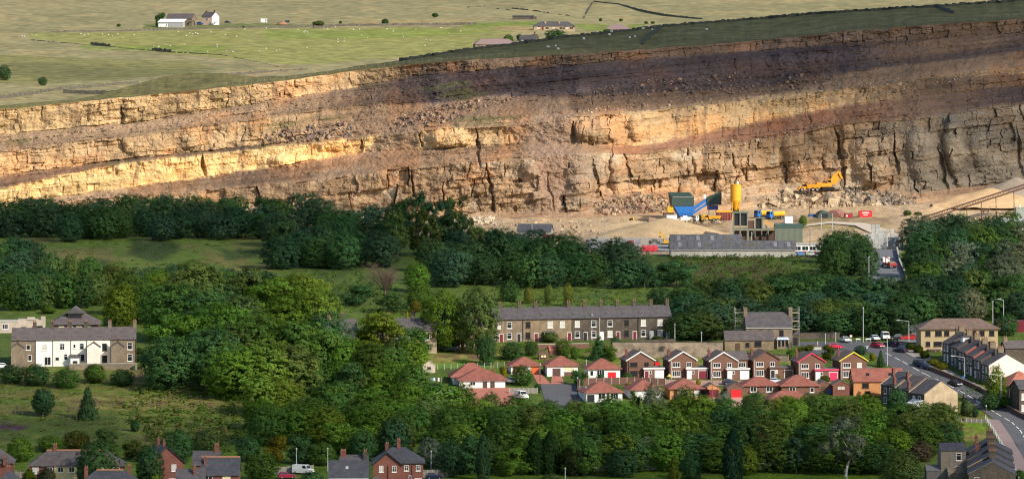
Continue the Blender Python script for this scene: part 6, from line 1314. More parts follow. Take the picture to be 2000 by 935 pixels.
MB().hexa([(6.0, .6, 4.8), (10.8, -.6, 5.1), (11.2, 3, 5.1), (6.4, 4, 4.8)], [(5.8, .6, 7.6), (10.8, -.6, 9.8), (11.2, 3, 9.8), (6.2, 4, 7.6)]).obj('discharge_cover', CGR, e)
MB().box(4.6, 5.4, .8, 1.4, 7.2, 8.6).obj('control_cabinet', M_white, e); MB().box(6.2, 9.8, .5, 3, 3.2, 4.75).obj('screen_box', paint((.02, .05, .22)), e)
for u in (6.6, 9.4): MB().tube((u, 1.2, 0), (u, 1.2, 4.2), .14, 5).obj('leg', BLUE, e)
MB().box(-8.4, -6.3, .6, 2.6, 2.4, 4.6).obj('engine', OY, e); MB().box(-9.8, -6, .5, 2.5, 1.3, 2.3).obj('walkway', RUST, e)
e = empty('storage_container', FP(1312, 432), 'pale grey container standing before the crusher', 'container', R(6)); MB().box(-1.8, 1.9, 0, 2.3, 0, 2.1).obj('body', M_white, e); MB().box(-1.9, -1.82, .1, 2.2, .05, 2.0).obj('door', M_conc, e); MB().box(-1.85, 1.95, -.05, 2.35, 2.1, 2.2).obj('roof', M_conc, e)
e = empty('fuel_tank', FP(1340, 431), 'low white tank in front of the blue crusher', 'tank', R(4)); MB().box(-1.9, 1.9, 0, 1.6, .15, 1.3).obj('tank', M_white, e); MB().box(-1.0, .5, .3, 1.3, 1.3, 1.7).obj('lid', M_white, e); MB().box(-1.8, 1.8, .1, 1.5, -.2, .15).obj('base', MUD, e)
def dumper(e, bed_tip=0.0, c=None):
    c = c or OY
    MB().prism_y([(1.6, .9), (4.5, .9), (4.7, 1.3), (3.9, 2.0), (3.0, 2.1), (1.6, 2.1)], -1.1, 1.1).obj('bonnet', c, e)
    cab = MB().prism_y([(1.2, 1.4), (3.0, 1.4), (2.75, 3.2), (1.4, 3.2)], -.9, .9).obj('cab', c, e); MB().prism_y([(1.35, 2.1), (2.95, 2.1), (2.75, 2.95), (1.45, 2.95)], -.93, .93).obj('window', M_glass, cab)
    m = MB(); m.hexa([(-4.2, -1.1, 1.3), (.9, -1.1, 1.3), (.9, 1.1, 1.3), (-4.2, 1.1, 1.3)], [(-5.2, -1.5, 2.9), (1.1, -1.5, 2.9), (1.1, 1.5, 2.9), (-5.2, 1.5, 2.9)])
    m.hexa([(.9, -1.5, 2.6), (1.1, -1.5, 2.6), (1.1, 1.5, 2.6), (.9, 1.5, 2.6)], [(1.5, -1.5, 3.5), (1.7, -1.5, 3.5), (1.7, 1.5, 3.5), (1.5, 1.5, 3.5)])
    if bed_tip: m.xf(Matrix.Translation((-3.6, 0, 1.2)) @ Matrix.Rotation(R(bed_tip), 4, 'Y') @ Matrix.Translation((3.6, 0, -1.2)))
    m.obj('dump_body', MUD if bed_tip else c, e); MB().box(-4.2, 2.8, -.5, .5, .8, 1.25).obj('chassis', BLK, e)
    for x in (3.2, -1.4, -3.2):
        for s in (-1, 1): wheel(e, x, s * 1.15, .85, .6)
    MB().box(4.4, 4.75, -1.2, 1.2, .7, 1.0).obj('bumper', BLK, e)
e = empty('dump_truck', FP(1246, 440), 'muddy yellow dump truck with raised body on the spoil slope', 'dump truck', R(172)); e.scale = (.95,) * 3; dumper(e, 12); e.rotation_euler = (R(2), R(8), R(172))
e = empty('dump_truck', FP(1388, 433), 'yellow dump truck parked before the red loading hopper', 'dump truck', R(185)); e.scale = (.72,) * 3; dumper(e)
e = empty('dump_truck', on_face(1579, 374) + Vector((0, -4, .2)), 'orange dump truck being loaded by the excavator under the face', 'dump truck', R(187)); e.scale = (.88,) * 3; dumper(e, c=OO)
def excavator(e, boom, col, cabx=.7, body=(-3.2, 1.2)):
    for s in (-1, 1): MB().prism_y([(-2.0, 0), (2.0, 0), (2.5, .5), (2.0, 1), (-2.0, 1), (-2.5, .5)], s * 1.2 - .35, s * 1.2 + .35).obj('track', M_tyre, e)
    MB().lathe(0, 0, [(.8, .8), (.8, 1.2)], 12).obj('turntable', BLK, e)
    MB().prism_y([(body[0], 1.2), (body[1], 1.2), (body[1], 2.4), (body[0] + .3, 2.7), (body[0], 2.4)], -1.4, 1.4).obj('house', col, e)
    cab = MB().prism_y([(cabx - .7, 2.4), (cabx + .8, 2.4), (cabx + .6, 3.9), (cabx - .6, 3.9)], -1.4, -.3).obj('cab', col, e); MB().prism_y([(cabx - .55, 2.75), (cabx + .72, 2.75), (cabx + .58, 3.65), (cabx - .5, 3.65)], -1.43, -.27).obj('window', M_glass, cab)
    def arm(p, q, w0, w1, name, m):
        p = Vector(p); q = Vector(q); d = (q - p).normalized(); n = Vector((-d.z, 0, d.x)); b = MB()
        b.hexa([p - n * w0 + Vector((0, -.25, 0)), q - n * w1 + Vector((0, -.25, 0)), q - n * w1 + Vector((0, .25, 0)), p - n * w0 + Vector((0, .25, 0))], [p + n * w0 + Vector((0, -.25, 0)), q + n * w1 + Vector((0, -.25, 0)), q + n * w1 + Vector((0, .25, 0)), p + n * w0 + Vector((0, .25, 0))]); b.obj(name, m, e)
    for k in range(len(boom) - 2): arm(boom[k], boom[k + 1], .45 - .06 * k, .42 - .06 * k, 'boom' if k < 2 else 'stick', col)
    x, _, z = boom[-2]; x2, _, z2 = boom[-1]
    MB().prism_y([(x - .2, z), (x + .35, z), (x2 + .7, z2 + .3), (x2 - .2, z2), (x2 - .7, z2 + .9)], -.7, .7).obj('bucket', MUD, e)
    MB().tube((boom[0][0] + .4, .3, boom[0][2]), ((boom[0][0] + boom[1][0]) / 2, .3, (boom[0][2] + boom[1][2]) / 2), .1, 5).obj('ram', STEEL, e)
e = empty('excavator', on_face(1617, 371) + Vector((0, -3, .2)), 'large orange excavator with its arched boom raised beside the dump truck', 'excavator', R(8)); e.scale = (1.0,) * 3; excavator(e, [(.8, 0, 2.2), (2.2, 0, 5.2), (4.0, 0, 6.6), (5.4, 0, 4.0), (5.2, 0, 1.2)], OO, cabx=.3, body=(-4.4, 1.2))
MB().prism_y([(1.4, 2.2), (3.4, 6.8), (5.1, 6.2), (4.2, 3.4), (3.0, 2.0)], .3, .9).obj('boom_guard', OO, e)
e = empty('excavator', FP(1300, 479), 'small yellow excavator with folded arm behind the long shed', 'excavator', R(180)); e.scale = (.62,) * 3; excavator(e, [(.6, 0, 2.2), (1.0, 0, 5.2), (3.0, 0, 7.0), (3.3, 0, 5.0), (3.0, 0, 4.0)], OY)
def truck(e, cabc, box=None):
    cab = MB().prism_y([(2.6, .8), (4.5, .8), (4.5, 2.0), (4.3, 3.0), (2.6, 3.0)], -1.2, 1.2).obj('cab', cabc, e); MB().prism_y([(4.2, 1.9), (4.53, 1.95), (4.36, 2.8), (4.1, 2.8)], -1.05, 1.05).obj('windscreen', M_glass, cab); MB().prism_y([(3.2, 1.9), (4.1, 1.9), (4.0, 2.7), (3.2, 2.7)], -1.22, 1.22).obj('window', M_glass, cab)
    MB().box(-4.4, 4.3, -.5, .5, .6, 1.0).obj('chassis', BLK, e)
    for x in (3.5, -2.0, -3.4):
        for s in (-1, 1): wheel(e, x, s * 1.0, .5, .35)
    MB().box(4.45, 4.6, -1.2, 1.2, .4, .9).obj('bumper', BLK, e)
for k, (x, y, lab) in enumerate(((1492, 426, 'blue cabbed tanker with orange tank, nearer the silo'), (1516, 428, 'blue cabbed tanker with orange tank, nearer the green hut'))):
    e = empty('tanker_truck', FP(x, y), lab, 'truck', R(218)); truck(e, BLUE); e.scale = (.85, .85, .95)
    MB().lathe(0, 2.1, [(.5, -4.4), (1.05, -4.1), (1.05, 2.0), (.6, 2.3)], 16, 'x').obj('tank', OY, e); MB().box(-4.0, 2.0, -.5, .5, 3.12, 3.25).obj('walkway', paint((.20, .18, .45)), e); e.location.x += 4.0 * 0
e = empty('mixer_truck', FP(1372, 432), 'concrete mixer with tilted orange drum behind the yellow dump truck', 'truck', R(200)); e.scale = (.62,) * 3; truck(e, M_white); MB().lathe(0, 0, [(.4, -2.6), (1.1, -1.4), (1.3, .3), (.7, 1.7)], 16, 'x').xf(Matrix.Translation((-.8, 0, 2.4)) @ Matrix.Rotation(R(12), 4, 'Y')).obj('drum', OO, e)
e = empty('loading_hopper', FP(1415, 431), 'dark red loading hopper with yellow top rail beside the silo', 'hopper', R(5)); MB().hexa([(-2.2, 0, .2), (2.4, 0, .2), (2.4, 2, .2), (-2.2, 2, .2)], [(-2.9, -.3, 3.0), (2.9, -.3, 3.0), (2.9, 2.3, 3.0), (-2.9, 2.3, 3.0)]).obj('hopper', paint((.16, .035, .03), .6), e); MB().box(-3, 3, -.4, 2.4, 3.0, 3.5).obj('rail', OY, e)
for u in (-2, -1, 0, 1, 2): MB().box(u, u + .14, -.36, -.2, .3, 2.9).obj('rib', paint((.40, .12, .10), .6), e)
# screening frame
e = empty('screening_frame', FP(1440, 470), 'grey green steel and concrete screening frame below the silo', 'industrial frame')
for x in (-1.2, 1.0, 3.4): MB().box(x - .22, x + .22, 0, .5, -1, 9.2).obj('column', GGR, e)
MB().box(-1.6, 3.8, -.1, 4, 9.2, 9.6).obj('top_slab', GGR, e); MB().box(-1.3, 3.5, .6, 3.6, 5.0, 9.15).obj('dark_bay', BLK, e)  # black box painted in for the shadowed inside of the bay
for x in (3.6, 5.8, 8.0, 10.2, 12.6): MB().box(x, x + .3, .05, .5, -1, 3.6).obj('column', GGR, e)
MB().box(-1.3, 13.2, -.05, 4.5, 3.6, 4.0).obj('beam', GGR, e); MB().box(-1.3, 13.2, 2.6, 4.4, .2, 3.2).obj('bin', RUST, e)
for x in (5.9, 8.3): MB().box(x, x + .3, .05, .5, 4.0, 7.4).obj('column', GGR, e)
MB().box(5.6, 8.9, -.05, 3, 7.4, 7.7).obj('upper_beam', GGR, e); MB().box(6.3, 8.2, .8, 2.8, 4.0, 7.3).obj('dark_bay', BLK, e)  # another black fill for the shade inside the upper bay
for x in (4.0, 8.6): MB().tube((x, .2, 0), (x + 1.8, .2, 3.6), .12, 5).obj('brace', GGR, e)
MB().box(3.8, 5.6, .6, 3, 4.0, 6.6).obj('screen', RUST, e); m = MB()
for x in (9, 10, 11, 12, 13): m.tube((x, 0, 4), (x, 0, 5), .04, 4)
m.tube((8.6, 0, 5), (13.2, 0, 5), .04, 4); m.obj('guard_rail', STEEL, e)
e = empty('excavator', FP(1512, 462, 1.2), 'orange digger arm showing behind the screening frame', 'excavator', R(175)); e.scale = (.55,) * 3; excavator(e, [(.6, 0, 2.2), (1.6, 0, 5.6), (5.0, 0, 7.2), (5.2, 0, 5.0), (4.6, 0, 2.6)], OO)
e = empty('white_cabin', FP(1432, 478), 'white cabin and green tank beside the screening frame', 'cabin'); MB().box(-1.2, 1.2, 0, 2, 0, 2.4).obj('wall', M_white, e); MB().box(-1.3, 1.3, -.1, 2.1, 2.4, 2.55).obj('roof', M_white, e); MB().box(-.5, .4, -.03, -.001, .8, 1.9).obj('window', M_glass, e); MB().lathe(-3.0, .6, [(.9, 0), (.9, 1.6), (.3, 2.0)], 14).obj('green_tank', paint((.02, .30, .17)), e)
# sheds
M_corr = roofing('fibre_cement', (.095, .095, .105), (.12, .12, .13), .9, 1.0); M_dwall = mat('stained_sheeting', (.40, .385, .34), var=.25, scale=.35)
def shed(name, label, x, y, w, d, e_, r, wm, rm, rz=0.0, ridge='x', over=.3): return HO(name, label, 'shed', (x, y), w, d, e_, r, wm, rm, ridge, rz, over=over, verge=.3, base=1)
h = shed('long_shed', 'long low works shed with dark roof and stained pale walls', 1432, 502, 40, 9, 2.5, 4.9, M_dwall, M_corr, .02); DO(h, 0, 2.2, 2.0, M_conc, face='left', frame=M_conc, name='shed_door'); m = MB()
for k in range(10): m.box(-19.8 + k * 4.4, -19.7 + k * 4.4, -.04, -.001, 0, 2.4)
m.obj('panel_joint', STEEL, h['root']); MB().box(-20, 20, -.4, -.28, 2.2, 2.36).obj('gutter', M_conc, h['root'])
def roof_bits(h, w, d, e_, r, n, lights):
    def at_(u, f, up): return (u, d / 2 * f, e_ + (r - e_) * f + .19 + up)
    for k in range(n):
        u = -w / 2 + w * (k + .5) / n; MB().hexa([at_(u, 0, 0), at_(u + .12, 0, 0), at_(u + .12, .98, 0), at_(u, .98, 0)], [at_(u, 0, .07), at_(u + .12, 0, .07), at_(u + .12, .98, .07), at_(u, .98, .07)]).obj('roof_rib', M_corr, h['root'])
    for u in lights: MB().hexa([at_(u, .25, 0), at_(u + 1.1, .25, 0), at_(u + 1.1, .8, 0), at_(u, .8, 0)], [at_(u, .25, .05), at_(u + 1.1, .25, .05), at_(u + 1.1, .8, .05), at_(u, .8, .05)]).obj('roof_sheet', M_sheetl if int(u) % 2 else M_rust2, h['root'])
M_sheetl = mat('new_roof_sheet', (.20, .205, .22), var=.15); M_rust2 = mat('mossy_roof_sheet', (.115, .105, .08), var=.3)
roof_bits(h, 40, 9, 2.5, 4.9, 18, (-17.5, -11.2, -8.9, -2.3, 4.2, 6.6, 13.1, 17.4))
h = shed('long_shed', 'dark roofed works shed standing behind the long low one', 1380, 488, 23, 9, 2.3, 4.7, M_dwall, M_corr, .02); MB().box(-2.6, 2.6, -.04, -.003, 0, 2.0).obj('shed_door', M_dkwood, h['root']); roof_bits(h, 23, 9, 2.3, 4.7, 10, (-9.5, -3.2, 1.4, 6.6))
h = shed('dark_roofed_shed', 'grey roofed works building behind the middle wood', 1043, 466, 11, 9, 2.4, 4.6, M_dwall, M_corr, -.1); DO(h, 3.9, 2.0, 1.6, RED, name='shed_door', frame=M_white)
e = empty('corrugated_shed', FP(1541, 474), 'olive green corrugated shed with a curved roof edge', 'shed'); m = MB(); m.box(-4.6, 4.6, 0, 5, -1, 5.0); m.obj('wall', GGR, e); m = MB()
for k in range(23): m.box(-4.6 + k * .4, -4.45 + k * .4, -.05, -.001, -.5, 4.95)
m.obj('corrugation', paint((.10, .13, .10), .7), e); MB().prism_x([(-.15, 4.9), (5.2, 4.9), (5.2, 5.3), (4.0, 6.0), (2.5, 6.2), (1.0, 6.0), (-.15, 5.3)], -4.75, 4.75).obj('roof', CGRT, e)
h = HO('office_building', 'white framed office building with maroon panels beside the sheds', 'office', (1580, 500), 9.6, 6, 3.7, 3.7, M_white, M_conc, 'flat', 0, over=.25)
for k in range(4): WI(h, -3.6 + k * 2.4, 1.9, 1.9, 1.2, 2, pane=M_glass, sill=False); MB().box(-4.55 + k * 2.4, -2.65 + k * 2.4, -.05, -.002, .55, 1.5).obj('panel', WINE, h['root'])
MB().box(-4.9, 4.9, -.03, -.002, -.6, .45).obj('plinth', M_stoneb, h['root'])
# hi-vis worker in the car park
def worker(x, y):
    e = empty('person', FP(x, y), 'person in a yellow safety jacket standing in the office car park', 'person')
    j = [((0, 0, .92), .15), ((0, 0, 1.15), .15), ((0, 0, 1.38), .16), ((0, 0, 1.50), .07), ((0, -.01, 1.66), .10), ((.1, 0, .88), .10), ((.12, 0, .48), .07), ((.12, .02, .06), .05), ((.12, -.14, .04), .04), ((-.1, 0, .88), .10), ((-.13, .02, .48), .07), ((-.14, .04, .06), .05), ((-.14, -.12, .04), .04), ((.20, 0, 1.40), .07), ((.27, 0, 1.12), .05), ((.25, -.12, .90), .04), ((-.20, 0, 1.40), .07), ((-.28, 0, 1.12), .05), ((-.27, -.08, .88), .04), ((0, -.01, 1.76), .07)]
    ed = [(0, 1), (1, 2), (2, 3), (3, 4), (0, 5), (5, 6), (6, 7), (7, 8), (0, 9), (9, 10), (10, 11), (11, 12), (2, 13), (13, 14), (14, 15), (2, 16), (16, 17), (17, 18), (4, 19)]
    me = bpy.data.meshes.new('body'); me.from_pydata([p for p, _ in j], ed, []); me.materials.append(mat('work_clothes', (.05, .06, .10))); o = link('body', me, e)
    md = o.modifiers.new('skin', 'SKIN'); 
    for v, (_, r) in zip(me.skin_vertices[0].data if me.skin_vertices else [], j): v.radius = (r, r)
    if not me.skin_vertices:
        bm = bmesh.new(); bm.from_mesh(me); ly = bm.verts.layers.skin.verify(); bm.verts.ensure_lookup_table()
        for i, (_, r) in enumerate(j): bm.verts[i][ly].radius = (r, r)
        bm.verts[0][ly].use_root = True; bm.to_mesh(me); bm.free()
    o.modifiers.new('smooth', 'SUBSURF').levels = 1
    MB().lathe(0, 0, [(.19, .86), (.22, 1.0), (.21, 1.25), (.23, 1.42), (.10, 1.52)], 14).obj('jacket', paint((.55, .85, .05)), e); MB().lathe(0, -.01, [(.135, 1.70), (.125, 1.78), (.06, 1.85)], 12).obj('helmet', M_white, e); MB().box(-.07, .07, -.125, -.08, 1.56, 1.70).obj('face', mat('skin', (.45, .28, .20)), e)
worker(1575, 503)
# nissen huts, containers, skips
def arch(e, w, d, hgt, m, name='arched_roof'):
    n = 10; pts = [(math.cos(math.pi * k / n) * w / 2, math.sin(math.pi * k / n) * hgt) for k in range(n + 1)]; MB().prism_y(pts, 0, d).obj(name, m, e)
e = empty('nissen_hut', FP(1611, 426), 'dark green arched hut with an open dark doorway', 'hut', R(8)); arch(e, 5, 6, 2.6, CGRT); MB().box(-1.1, 1.1, -.05, -.001, 0, 1.7).obj('doorway', BLK, e)  # black plate drawn as the unlit inside of the hut
e = empty('nissen_hut', FP(1628, 426, .0), 'rusty red arched hut behind the dark green one', 'hut', R(-20)); e.location.y += 4; arch(e, 5.5, 8, 2.7, mat('rusty_sheeting', (.30, .14, .11), var=.25))
e = empty('shipping_container', FP(1691, 425), 'bright red container with two lines of white lettering', 'container', R(5)); MB().box(-2.3, 2.3, 0, 2.4, 0, 2.4).obj('body', paint((.60, .02, .025), .5), e); MB().box(-2.32, 2.32, -.03, -.001, 2.2, 2.42).obj('rail', paint((.45, .02, .02), .5), e)
m = MB(); x = -1.25
for wdt in (.24, .3, .26, .3, .26, .3, .28): m.box(x, x + wdt, -.03, -.002, 1.5, 1.95); x += wdt + .08
x = -.8
for wdt in (.2, .18, .22, .2, .18, .2): m.box(x, x + wdt, -.03, -.002, .85, 1.12); x += wdt + .06
o = m.obj('lettering', M_white, e); o['kind'] = 'stuff'
e = empty('skip_container', FP(1658, 426), 'small dark red container with a white notice and pipes beside it', 'container', R(5)); MB().box(-1.4, 1.4, 0, 2, 0, 1.6).obj('body', paint((.30, .02, .03), .6), e); MB().box(-.9, -.5, -.03, -.001, .5, 1.2).obj('notice', M_white, e)
for z in (1.2, 1.8): MB().tube((-3.2, .4, z), (3.2, .4, z), .06, 5).obj('pipe', RUST, e)
for u in (-3, 3): MB().tube((u, .4, -.2), (u, .4, 1.9), .07, 5).obj('post', RUST, e)
e = empty('white_cabin', FP(1541, 436), 'white box cabin on the bank above the green shed', 'cabin', R(10)); MB().box(-1.4, 1.4, 0, 2.2, 0, 2.4).obj('wall', M_white, e); MB().box(-1.45, 1.45, -.05, 2.25, 2.4, 2.5).obj('roof', M_conc, e); MB().box(-.02, .06, -.03, -.001, .1, 2.3).obj('door_joint', STEEL, e)
e = empty('blue_skip', FP(1585, 423), 'small blue skip lying on the sand by the pole', 'skip', R(12)); MB().hexa([(-.9, -.5, 0), (.9, -.5, 0), (.9, .5, 0), (-.9, .5, 0)], [(-1.4, -.7, .9), (1.4, -.7, .9), (1.4, .7, .9), (-1.4, .7, .9)]).obj('body', BLU_, e); MB().box(-1.45, 1.45, -.75, -.7, .8, .95).obj('rim', BLK, e)
# concrete block packs
M_blk = [mat('grey_block', (.40, .40, .39), var=.15, scale=1.5), mat('pale_block', (.47, .47, .45), var=.15, scale=1.5)]
bk = MB()
for i in range(3):
    for k in range(4): bk.box(-.62 + i * .42, -.22 + i * .42, -.5, .5, k * .4, k * .4 + .385)
pk = [bk.mesh('block_pack', M_blk[i]) for i in (0, 1)]; strap = MB().box(-.65, .66, -.52, .52, .78, .82).mesh('strap', STEEL); n_ = 0
for (x, y, hgt) in ((1690, 487, 3), (1697, 487, 3), (1704, 487, 3), (1712, 487, 3), (1720, 487, 3), (1728, 487, 3), (1706, 478, 4), (1714, 478, 4), (1722, 478, 3), (1730, 480, 3), (1738, 484, 2), (1745, 484, 2), (1752, 483, 2), (1742, 477, 3), (1750, 476, 2)):
    for k in range(hgt):
        n_ += 1; p = P(x, y, .25); e = empty('concrete_block_pack', (p.x + rnd.uniform(-.06, .06), p.y + rnd.uniform(-.06, .06), p.z + k * 1.62), f'strapped grey concrete blocks, level {ORD[k]} in the {ORD[n_ % 15] if False else ("front" if y > 485 else "middle" if y > 481 else "rear")} line, {ORD[round((x - 1683) / 7.4) - 1]} from the yard corner', 'concrete blocks', rnd.uniform(-.06, .06), 'packs of concrete blocks in the yard')
        link('blocks', pk[n_ % 2], e); link('strap', strap, e)
# red flatbed with crane on the lane
e = empty('crane_truck', P(1736, 524, .3), 'flatbed lorry with white cab, red deck and red loading crane on the lane', 'truck', R(103)); truck(e, M_white)
MB().box(-4.5, 2.4, -1.25, 1.25, 1.0, 1.25).obj('deck', paint((.30, .06, .05), .6), e)
for s in (-1.25, 1.15): MB().box(-4.5, 2.4, s, s + .1, 1.25, 1.6).obj('side_board', paint((.42, .05, .05), .6), e)
MB().box(-4.62, -4.52, -1.2, 1.2, .7, 1.6).obj('tailboard', paint((.30, .03, .03), .6), e); MB().tube((1.6, .5, 1.2), (1.6, .5, 3.4), .18, 6).obj('crane_post', paint((.45, .03, .03), .5), e); MB().tube((1.6, .5, 3.3), (-2.4, .2, 2.4), .16, 6).obj('crane_arm', paint((.45, .03, .03), .5), e)
MB().box(-3.8, -1.6, -1, .9, 1.26, 1.9).obj('load', mat('timber_load', (.33, .2, .13), var=.3), e)
for s in (-1, 1): MB().box(-4.66, -4.6, s - .2, s + .2, .75, .95).obj('tail_light', M_tail, e)
# inclined conveyor
def conveyor():
    a = P(1795, 436, .5); b = at(2015, 362, a.y + 15); e = empty('inclined_conveyor', a, 'long rusty inclined conveyor rising over the sand heaps', 'conveyor'); d = b - a; L = d.length; u = d / L; n = Vector((0, -1, 0)); up = u.cross(n).normalized(); up = up if up.z > 0 else -up
    for s in (0, 1):
        for k in (0, 1): MB().tube(n * (s * 1.2 - .6) + up * (k * 1.1), d + n * (s * 1.2 - .6) + up * (k * 1.1), .26, 5).obj('chord', RUST, e)
    N = 22
    for k in range(N):
        p = d * (k / N); q = d * ((k + 1) / N)
        MB().tube(p + n * .6, q + n * .6 + up * 1.1, .12, 4).obj('lattice', RUST, e); MB().tube(p + n * .6, p + n * .6 + up * 1.1, .12, 4).obj('lattice', RUST, e)
    MB().hexa([-n * .55 + up * 1.12, d - n * .55 + up * 1.12, d + n * .55 + up * 1.12, n * .55 + up * 1.12], [-n * .55 + up * 1.3, d - n * .55 + up * 1.3, d + n * .55 + up * 1.3, n * .55 + up * 1.3]).obj('belt', BLK, e)
    for f in (.2, .42, .55, .68, .84, .97):
        p = d * f; g = gz((a + p).y) - a.z; MB().tube(p + n * .5, Vector((p.x, p.y - .5, min(g, p.z - 1.5))), .12, 5).obj('leg', RUST, e); MB().tube(p - n * .5, Vector((p.x + .4, p.y + .5, min(g, p.z - 1.5))), .12, 5).obj('leg', RUST, e)
conveyor()
# sand and gravel heaps
def heap(x, y, w, d, h, c, label, seed, ridge=1.0):
    n = 48; t = np.linspace(-1, 1, n); A, B_ = np.meshgrid(t, t); r_ = np.sqrt(np.abs(A) ** 2 / ridge + B_ ** 2); z = np.clip(1 - r_ * (0.85 + .4 * fbm(A * 2 + 3, B_ * 2 + 3, 3, seed)), -.1, 1) * h + (fbm(A * 5 + 9, B_ * 5 + 4, 4, seed) - .5) * .5
    p = P(x, y); pts_ = np.stack([A * w / 2, B_ * d / 2, z - .3], -1); me = grid_mesh('sand_heap', pts_, M_sand, np.clip((.85 + .3 * fbm(A * 6 + 3, B_ * 6 + z, 3, seed + 1))[..., None] * np.array(c), 0, 1))
    tag(link('sand_heap', me, None, p), label, 'heap')
M_sand = attr_mat('loose_sand', nscale=1.0, var=.15, bump=.15, bscale=3)
heap(1935, 398, 44, 34, 6.2, (.62, .42, .23), 'large golden sand heap behind the rusty conveyor', 3, 1.3); heap(1985, 385, 40, 30, 8, (.40, .32, .24), 'grey brown gravel heap rising at the picture edge', 5); heap(1828, 414, 20, 16, 2.6, (.62, .43, .25), 'small golden sand heap at the foot of the conveyor', 7, 1.2)
heap(1300, 462, 46, 24, 7.0, (.50, .36, .21), 'tipped spoil bank below the crusher', 9, 1.6); heap(1890, 425, 50, 14, 2.6, (.50, .37, .22), 'low sand bank under the rusty conveyor', 11, 1.8); heap(1235, 448, 40, 20, 3.6, (.50, .36, .21), 'low spoil bank carrying the muddy dump truck', 13, 1.6)
# loose rock: rubble and single boulders
def rock_arrays(r, s):
    v = np.array([(-1, -1, -1), (1, -1, -1), (1, 1, -1), (-1, 1, -1), (-1, -1, 1), (1, -1, 1), (1, 1, 1), (-1, 1, 1)], float) * (r.uniform(.5, 1), r.uniform(.4, .9), r.uniform(.3, .8)); v += r.normal(0, .27, v.shape)
    q, _ = np.linalg.qr(r.normal(size=(3, 3))); a = r.uniform(0, 6.28); tl = r.uniform(-.5, .5)
    M = np.array(Matrix.Rotation(a, 3, 'Z') @ Matrix.Rotation(tl, 3, 'Y') @ Matrix.Rotation(r.uniform(-.4, .4), 3, 'X')); return (v @ M.T) * s
RF = np.array([(3, 2, 1, 0), (4, 5, 6, 7), (0, 1, 5, 4), (1, 2, 6, 5), (2, 3, 7, 6), (3, 0, 4, 7)])
M_rub = attr_mat('broken_stone', nscale=1.5, var=.3, bump=.1, bscale=4)
def rubble(label, poly, n, smin, smax, pal, seed, face=False):
    r = np.random.RandomState(seed); V = []; Q = []; Cc = []; xs = [p[0] for p in poly]; ys = [p[1] for p in poly]; k = 0
    while k < n:
        x = r.uniform(min(xs), max(xs)); y = r.uniform(min(ys), max(ys))
        if not inpoly(poly, np.array([x]), np.array([y]))[0]: continue
        s = smin + (smax - smin) * r.uniform() ** 4; p = on_face(x, y) if face else P(x, y); Q.append(RF + 8 * k); V.append(rock_arrays(r, s) + np.array(p) + (0, -s * .3 if face else 0, s * .2)); c_ = np.array(pal[r.randint(len(pal))]) * r.uniform(.7, 1.25); Cc.append(np.broadcast_to(c_, (8, 3))); k += 1
    me = bpy.data.meshes.new('rubble'); raw_mesh(me, np.concatenate(V), np.concatenate(Q)); me.materials.append(M_rub); set_col(me, np.concatenate(Cc)); tag(link('rubble', me), label, 'rubble', kind='stuff')
PB = [(.46, .355, .235), (.40, .30, .195), (.30, .22, .15), (.50, .40, .28)]; PR = [(.34, .20, .14), (.24, .16, .12), (.42, .30, .2), (.17, .12, .10)]; PD = [(.16, .125, .11), (.21, .15, .12), (.11, .09, .09), (.27, .18, .13)]
rubble('fallen pale stone blocks heaped under the excavated face', [(1480, 396), (1540, 372), (1600, 376), (1660, 384), (1720, 396), (1720, 412), (1600, 410), (1480, 412)], 700, .2, 1.0, PB, 1, True)
rubble('grey broken stone at the foot of the dark face', [(1640, 362), (1720, 372), (1790, 386), (1790, 400), (1690, 404), (1640, 388)], 420, .2, .85, [(.30, .25, .2), (.22, .18, .15), (.42, .36, .28), (.14, .12, .1)], 2, True)
rubble('red brown scree tumbling over the middle bench', [(770, 232), (860, 205), (960, 190), (1010, 196), (930, 215), (880, 240), (760, 254)], 600, .15, .75, PR, 3, True)
rubble('dark shale scree across the upper benches', [(1130, 178), (1300, 148), (1430, 140), (1620, 150), (1620, 172), (1500, 180), (1300, 190), (1130, 200)], 900, .15, .7, PD, 4, True)
rubble('tumbled dark slabs on the left middle bench', [(520, 262), (600, 248), (690, 240), (690, 268), (600, 276), (520, 282)], 380, .2, .95, PR + [(.2, .17, .16)], 5, True)
rubble('brown scree under the central face', [(1160, 398), (1250, 378), (1310, 386), (1310, 414), (1160, 420)], 500, .3, 1.0, PR + PB[:2], 6, True)
rubble('pale stone chips on the spoil bank', [(905, 428), (960, 424), (970, 440), (905, 440)], 120, .4, 1.2, [(.66, .56, .42), (.55, .44, .30)], 7)
rubble('rough sandy stones along the lip of the quarry floor', [(905, 430), (1290, 430), (1290, 440), (1200, 462), (905, 452)], 620, .15, .8, [(.50, .37, .23), (.44, .31, .19), (.56, .43, .28), (.34, .24, .15)], 21)
rubble('stones along the edge of the crusher terrace', [(1275, 428), (1410, 428), (1410, 436), (1275, 438)], 260, .25, .8, PB, 8)
rubble('scattered stones across the ochre ledges', [(1000, 225), (1500, 175), (1900, 140), (1990, 130), (1990, 150), (1700, 185), (1500, 205), (1250, 225)], 500, .15, .6, PB + PR, 9, True)
rubble('small stones strewn over the left shale slopes', [(0, 270), (250, 245), (500, 206), (700, 172), (700, 200), (500, 232), (250, 266), (0, 296)], 260, .12, .4, PR + PD, 10, True)
rubble('stones and waste round the tree at the block yard', [(1745, 455), (1800, 440), (1800, 470), (1745, 480)], 160, .25, .9, PB + PD, 11)
rubble('broken rock piled along the shelf above the tall face', [(1330, 288), (1480, 268), (1640, 236), (1640, 248), (1480, 282), (1330, 302)], 260, .15, .6, PB + PR, 12, True)
